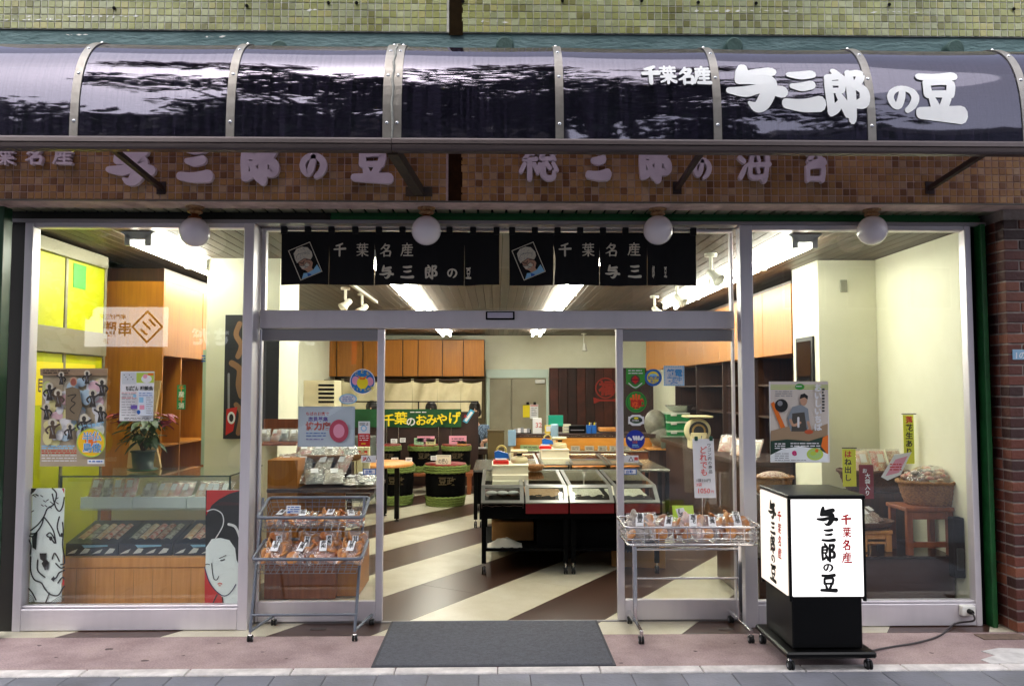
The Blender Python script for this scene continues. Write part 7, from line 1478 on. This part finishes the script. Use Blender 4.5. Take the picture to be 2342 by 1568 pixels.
tree('leafy street tree behind the photographer, mirrored left of the awning middle', -2.2, -7.6, 13.0, 4.6, 1); tree('leafy street tree mirrored in the middle panels of the awning', 1.6, -7.8, 12.5, 4.0, 2); tree('leafy street tree mirrored at the left awning end', -9.6, -8.6, 8.0, 2.4, 3)
def building(label, x0, x1, y, h, col, win=True, fl=3.2):
    t = thing('building', label, 'building', ((x0 + x1) / 2, y, 0)); MB(pm('wall_' + col[1:], col, .8)).box(x0, x1, y - 8, y, -.03, h).build('wall', t); MB(pm('parapet', '#8a8884', .8)).box(x0 - .05, x1 + .05, y - 8.05, y + .05, h, h + .4).build('parapet', t)
    if win:
        GD = pm('dark_pane', '#1c2228', .08); z = 4.4
        while z + 1.6 < h:
            x = x0 + .7
            while x + 1.5 < x1: w_ = MB(ALUD).box(x, x + 1.5, y, y + .05, z, z + 1.5).build('window', t); MB(GD).box(x + .06, x + 1.44, y + .051, y + .06, z + .06, z + 1.44).build('pane', w_); x += 2.2
            z += fl
    return t
YO = -22.0
building('pale grey building across the street mirrored at the left', -24, -13.6, YO, 11, '#9a9c9e'); bA_ = building('dark shop building across the street carrying the white skewer sign', -13.4, -5.6, YO, 12.4, '#5a5650', False); bB_ = building('beige low building across the street behind the trees', -5.4, 2.4, YO, 12.0, '#7a7266'); building('white house across the street mirrored at the right', 2.6, 9, YO, 9.5, '#8c8a86'); building('grey block across the street at the right end', 9.2, 22, YO, 11.0, '#5c5e66')
building('mauve apartment block far across the street', -40, -24.4, YO, 12, '#8c8690')
def mirror_pt(px, py, yv): p = P(px, py, yv); return Vector((p.x, -.29 - p.y, p.z))
yv = -.29 - YO - .12
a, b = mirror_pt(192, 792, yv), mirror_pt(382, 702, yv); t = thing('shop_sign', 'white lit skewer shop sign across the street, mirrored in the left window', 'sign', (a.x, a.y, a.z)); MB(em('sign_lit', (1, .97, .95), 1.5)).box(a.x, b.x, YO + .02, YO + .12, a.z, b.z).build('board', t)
SY = YO + .124; mb = MB(pm('sign_orange', '#c07a28', .6)); W_, H_ = b.x - a.x, b.z - a.z
def sg(u, v): return (b.x - 0 - W_ * (1 - u), SY, a.z + H_ * v)
cxu, cyv, ru, rv = .76, .5, .20, .43
for i in range(4):
    A_ = [(cxu + ru * math.cos(R(90 * i)), cyv + rv * math.sin(R(90 * i))), (cxu + ru * math.cos(R(90 * i + 90)), cyv + rv * math.sin(R(90 * i + 90)))]; B_ = [(cxu + .82 * (p_[0] - cxu), cyv + .82 * (p_[1] - cyv)) for p_ in A_]; mb.add([sg(*A_[0]), sg(*A_[1]), sg(*B_[1]), sg(*B_[0])], [(0, 1, 2, 3)])
for (u0, v0), (u1, v1) in (((.70, .62), (.80, .42)), ((.78, .68), (.86, .5)), ((.70, .5), (.82, .7)), ((.72, .36), (.84, .58)), ((.68, .42), (.76, .28))): d_ = .012; mb.add([sg(u0 - d_, v0), sg(u0 + d_, v0 + .03), sg(u1 + d_, v1 + .03), sg(u1 - d_, v1)], [(0, 1, 2, 3)])
for body, u0, v0, s_ in (('串勝', .58, .30, .36), ('串揚げ三昧', .50, .70, .13), ('2F', .30, .08, .15)):
    vs, fs = text_geo(body, .02); k_ = s_ * H_; mb.add([(b.x - W_ * (1 - u0) - u * k_ * 1.05, SY, a.z + H_ * v0 + v * k_ * 1.1) for u, v in vs], fs)
mb.build('lettering', t)
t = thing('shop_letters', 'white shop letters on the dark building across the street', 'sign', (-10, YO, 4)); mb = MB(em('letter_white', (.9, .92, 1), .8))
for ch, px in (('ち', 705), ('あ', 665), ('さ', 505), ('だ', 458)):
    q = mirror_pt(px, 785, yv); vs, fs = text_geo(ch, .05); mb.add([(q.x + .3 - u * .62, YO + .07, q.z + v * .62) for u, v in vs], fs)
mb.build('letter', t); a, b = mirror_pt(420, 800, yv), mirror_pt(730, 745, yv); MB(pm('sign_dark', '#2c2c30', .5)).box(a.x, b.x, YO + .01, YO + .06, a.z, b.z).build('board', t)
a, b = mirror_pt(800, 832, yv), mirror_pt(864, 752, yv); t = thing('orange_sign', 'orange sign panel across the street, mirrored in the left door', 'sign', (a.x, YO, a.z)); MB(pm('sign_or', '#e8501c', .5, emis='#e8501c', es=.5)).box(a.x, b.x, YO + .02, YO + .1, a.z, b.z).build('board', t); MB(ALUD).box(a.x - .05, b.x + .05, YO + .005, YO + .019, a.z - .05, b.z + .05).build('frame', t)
# white parked car
cr = thing('parked_car', 'white hatchback parked at the kerb behind the photographer', 'car', (-2, -9.2, -.03)); CW = pm('car_white', '#d8dadc', .25, coat=1.0); x0 = -4.65; yf, yb_ = -8.45, -10.1
prof = [(0, .35), (.02, .62), (.18, .76), (.95, .93), (1.05, .95), (1.9, 1.44), (2.3, 1.52), (3.2, 1.50), (3.75, 1.22), (4.0, 1.0), (4.05, .5), (3.98, .3), (3.55, .28), (.55, .26)]
mb = MB(CW); mb.prism([(x0 + a, z - .03) for a, z in prof], 1, yf, yb_); o = mb.build('body', cr); o.modifiers.new('bevel', 'BEVEL').width = .06; o.modifiers['bevel'].segments = 3
GD = pm('car_glass', '#0e1216', .05)
for yq in (yf + .004, yb_ - .004):
    for pts in ([(1.28, .98), (1.95, 1.36), (2.25, 1.40), (2.25, .98)], [(2.32, .98), (2.32, 1.40), (3.1, 1.38), (3.45, 1.15), (3.4, .98)]): mb = MB(GD); mb.prism([(x0 + a, z - .03) for a, z in pts], 1, yq - .006, yq + .006); mb.build('side_window', cr)
for xx in (x0 + .83, x0 + 3.27):
    for yq in (yf - .06, yb_ + .06):
        mb = MB(RUBBER); mb.lathe((xx, yq, .27), [(.18, -.1), (.30, -.1), (.31, 0), (.30, .1), (.18, .1)], 26, 'y'); wl = mb.build('wheel', cr); mb = MB(STEELF); mb.lathe((xx, yq, .27), [(.19, -.106), (.19, .106)], 22, 'y'); mb.build('rim', wl)
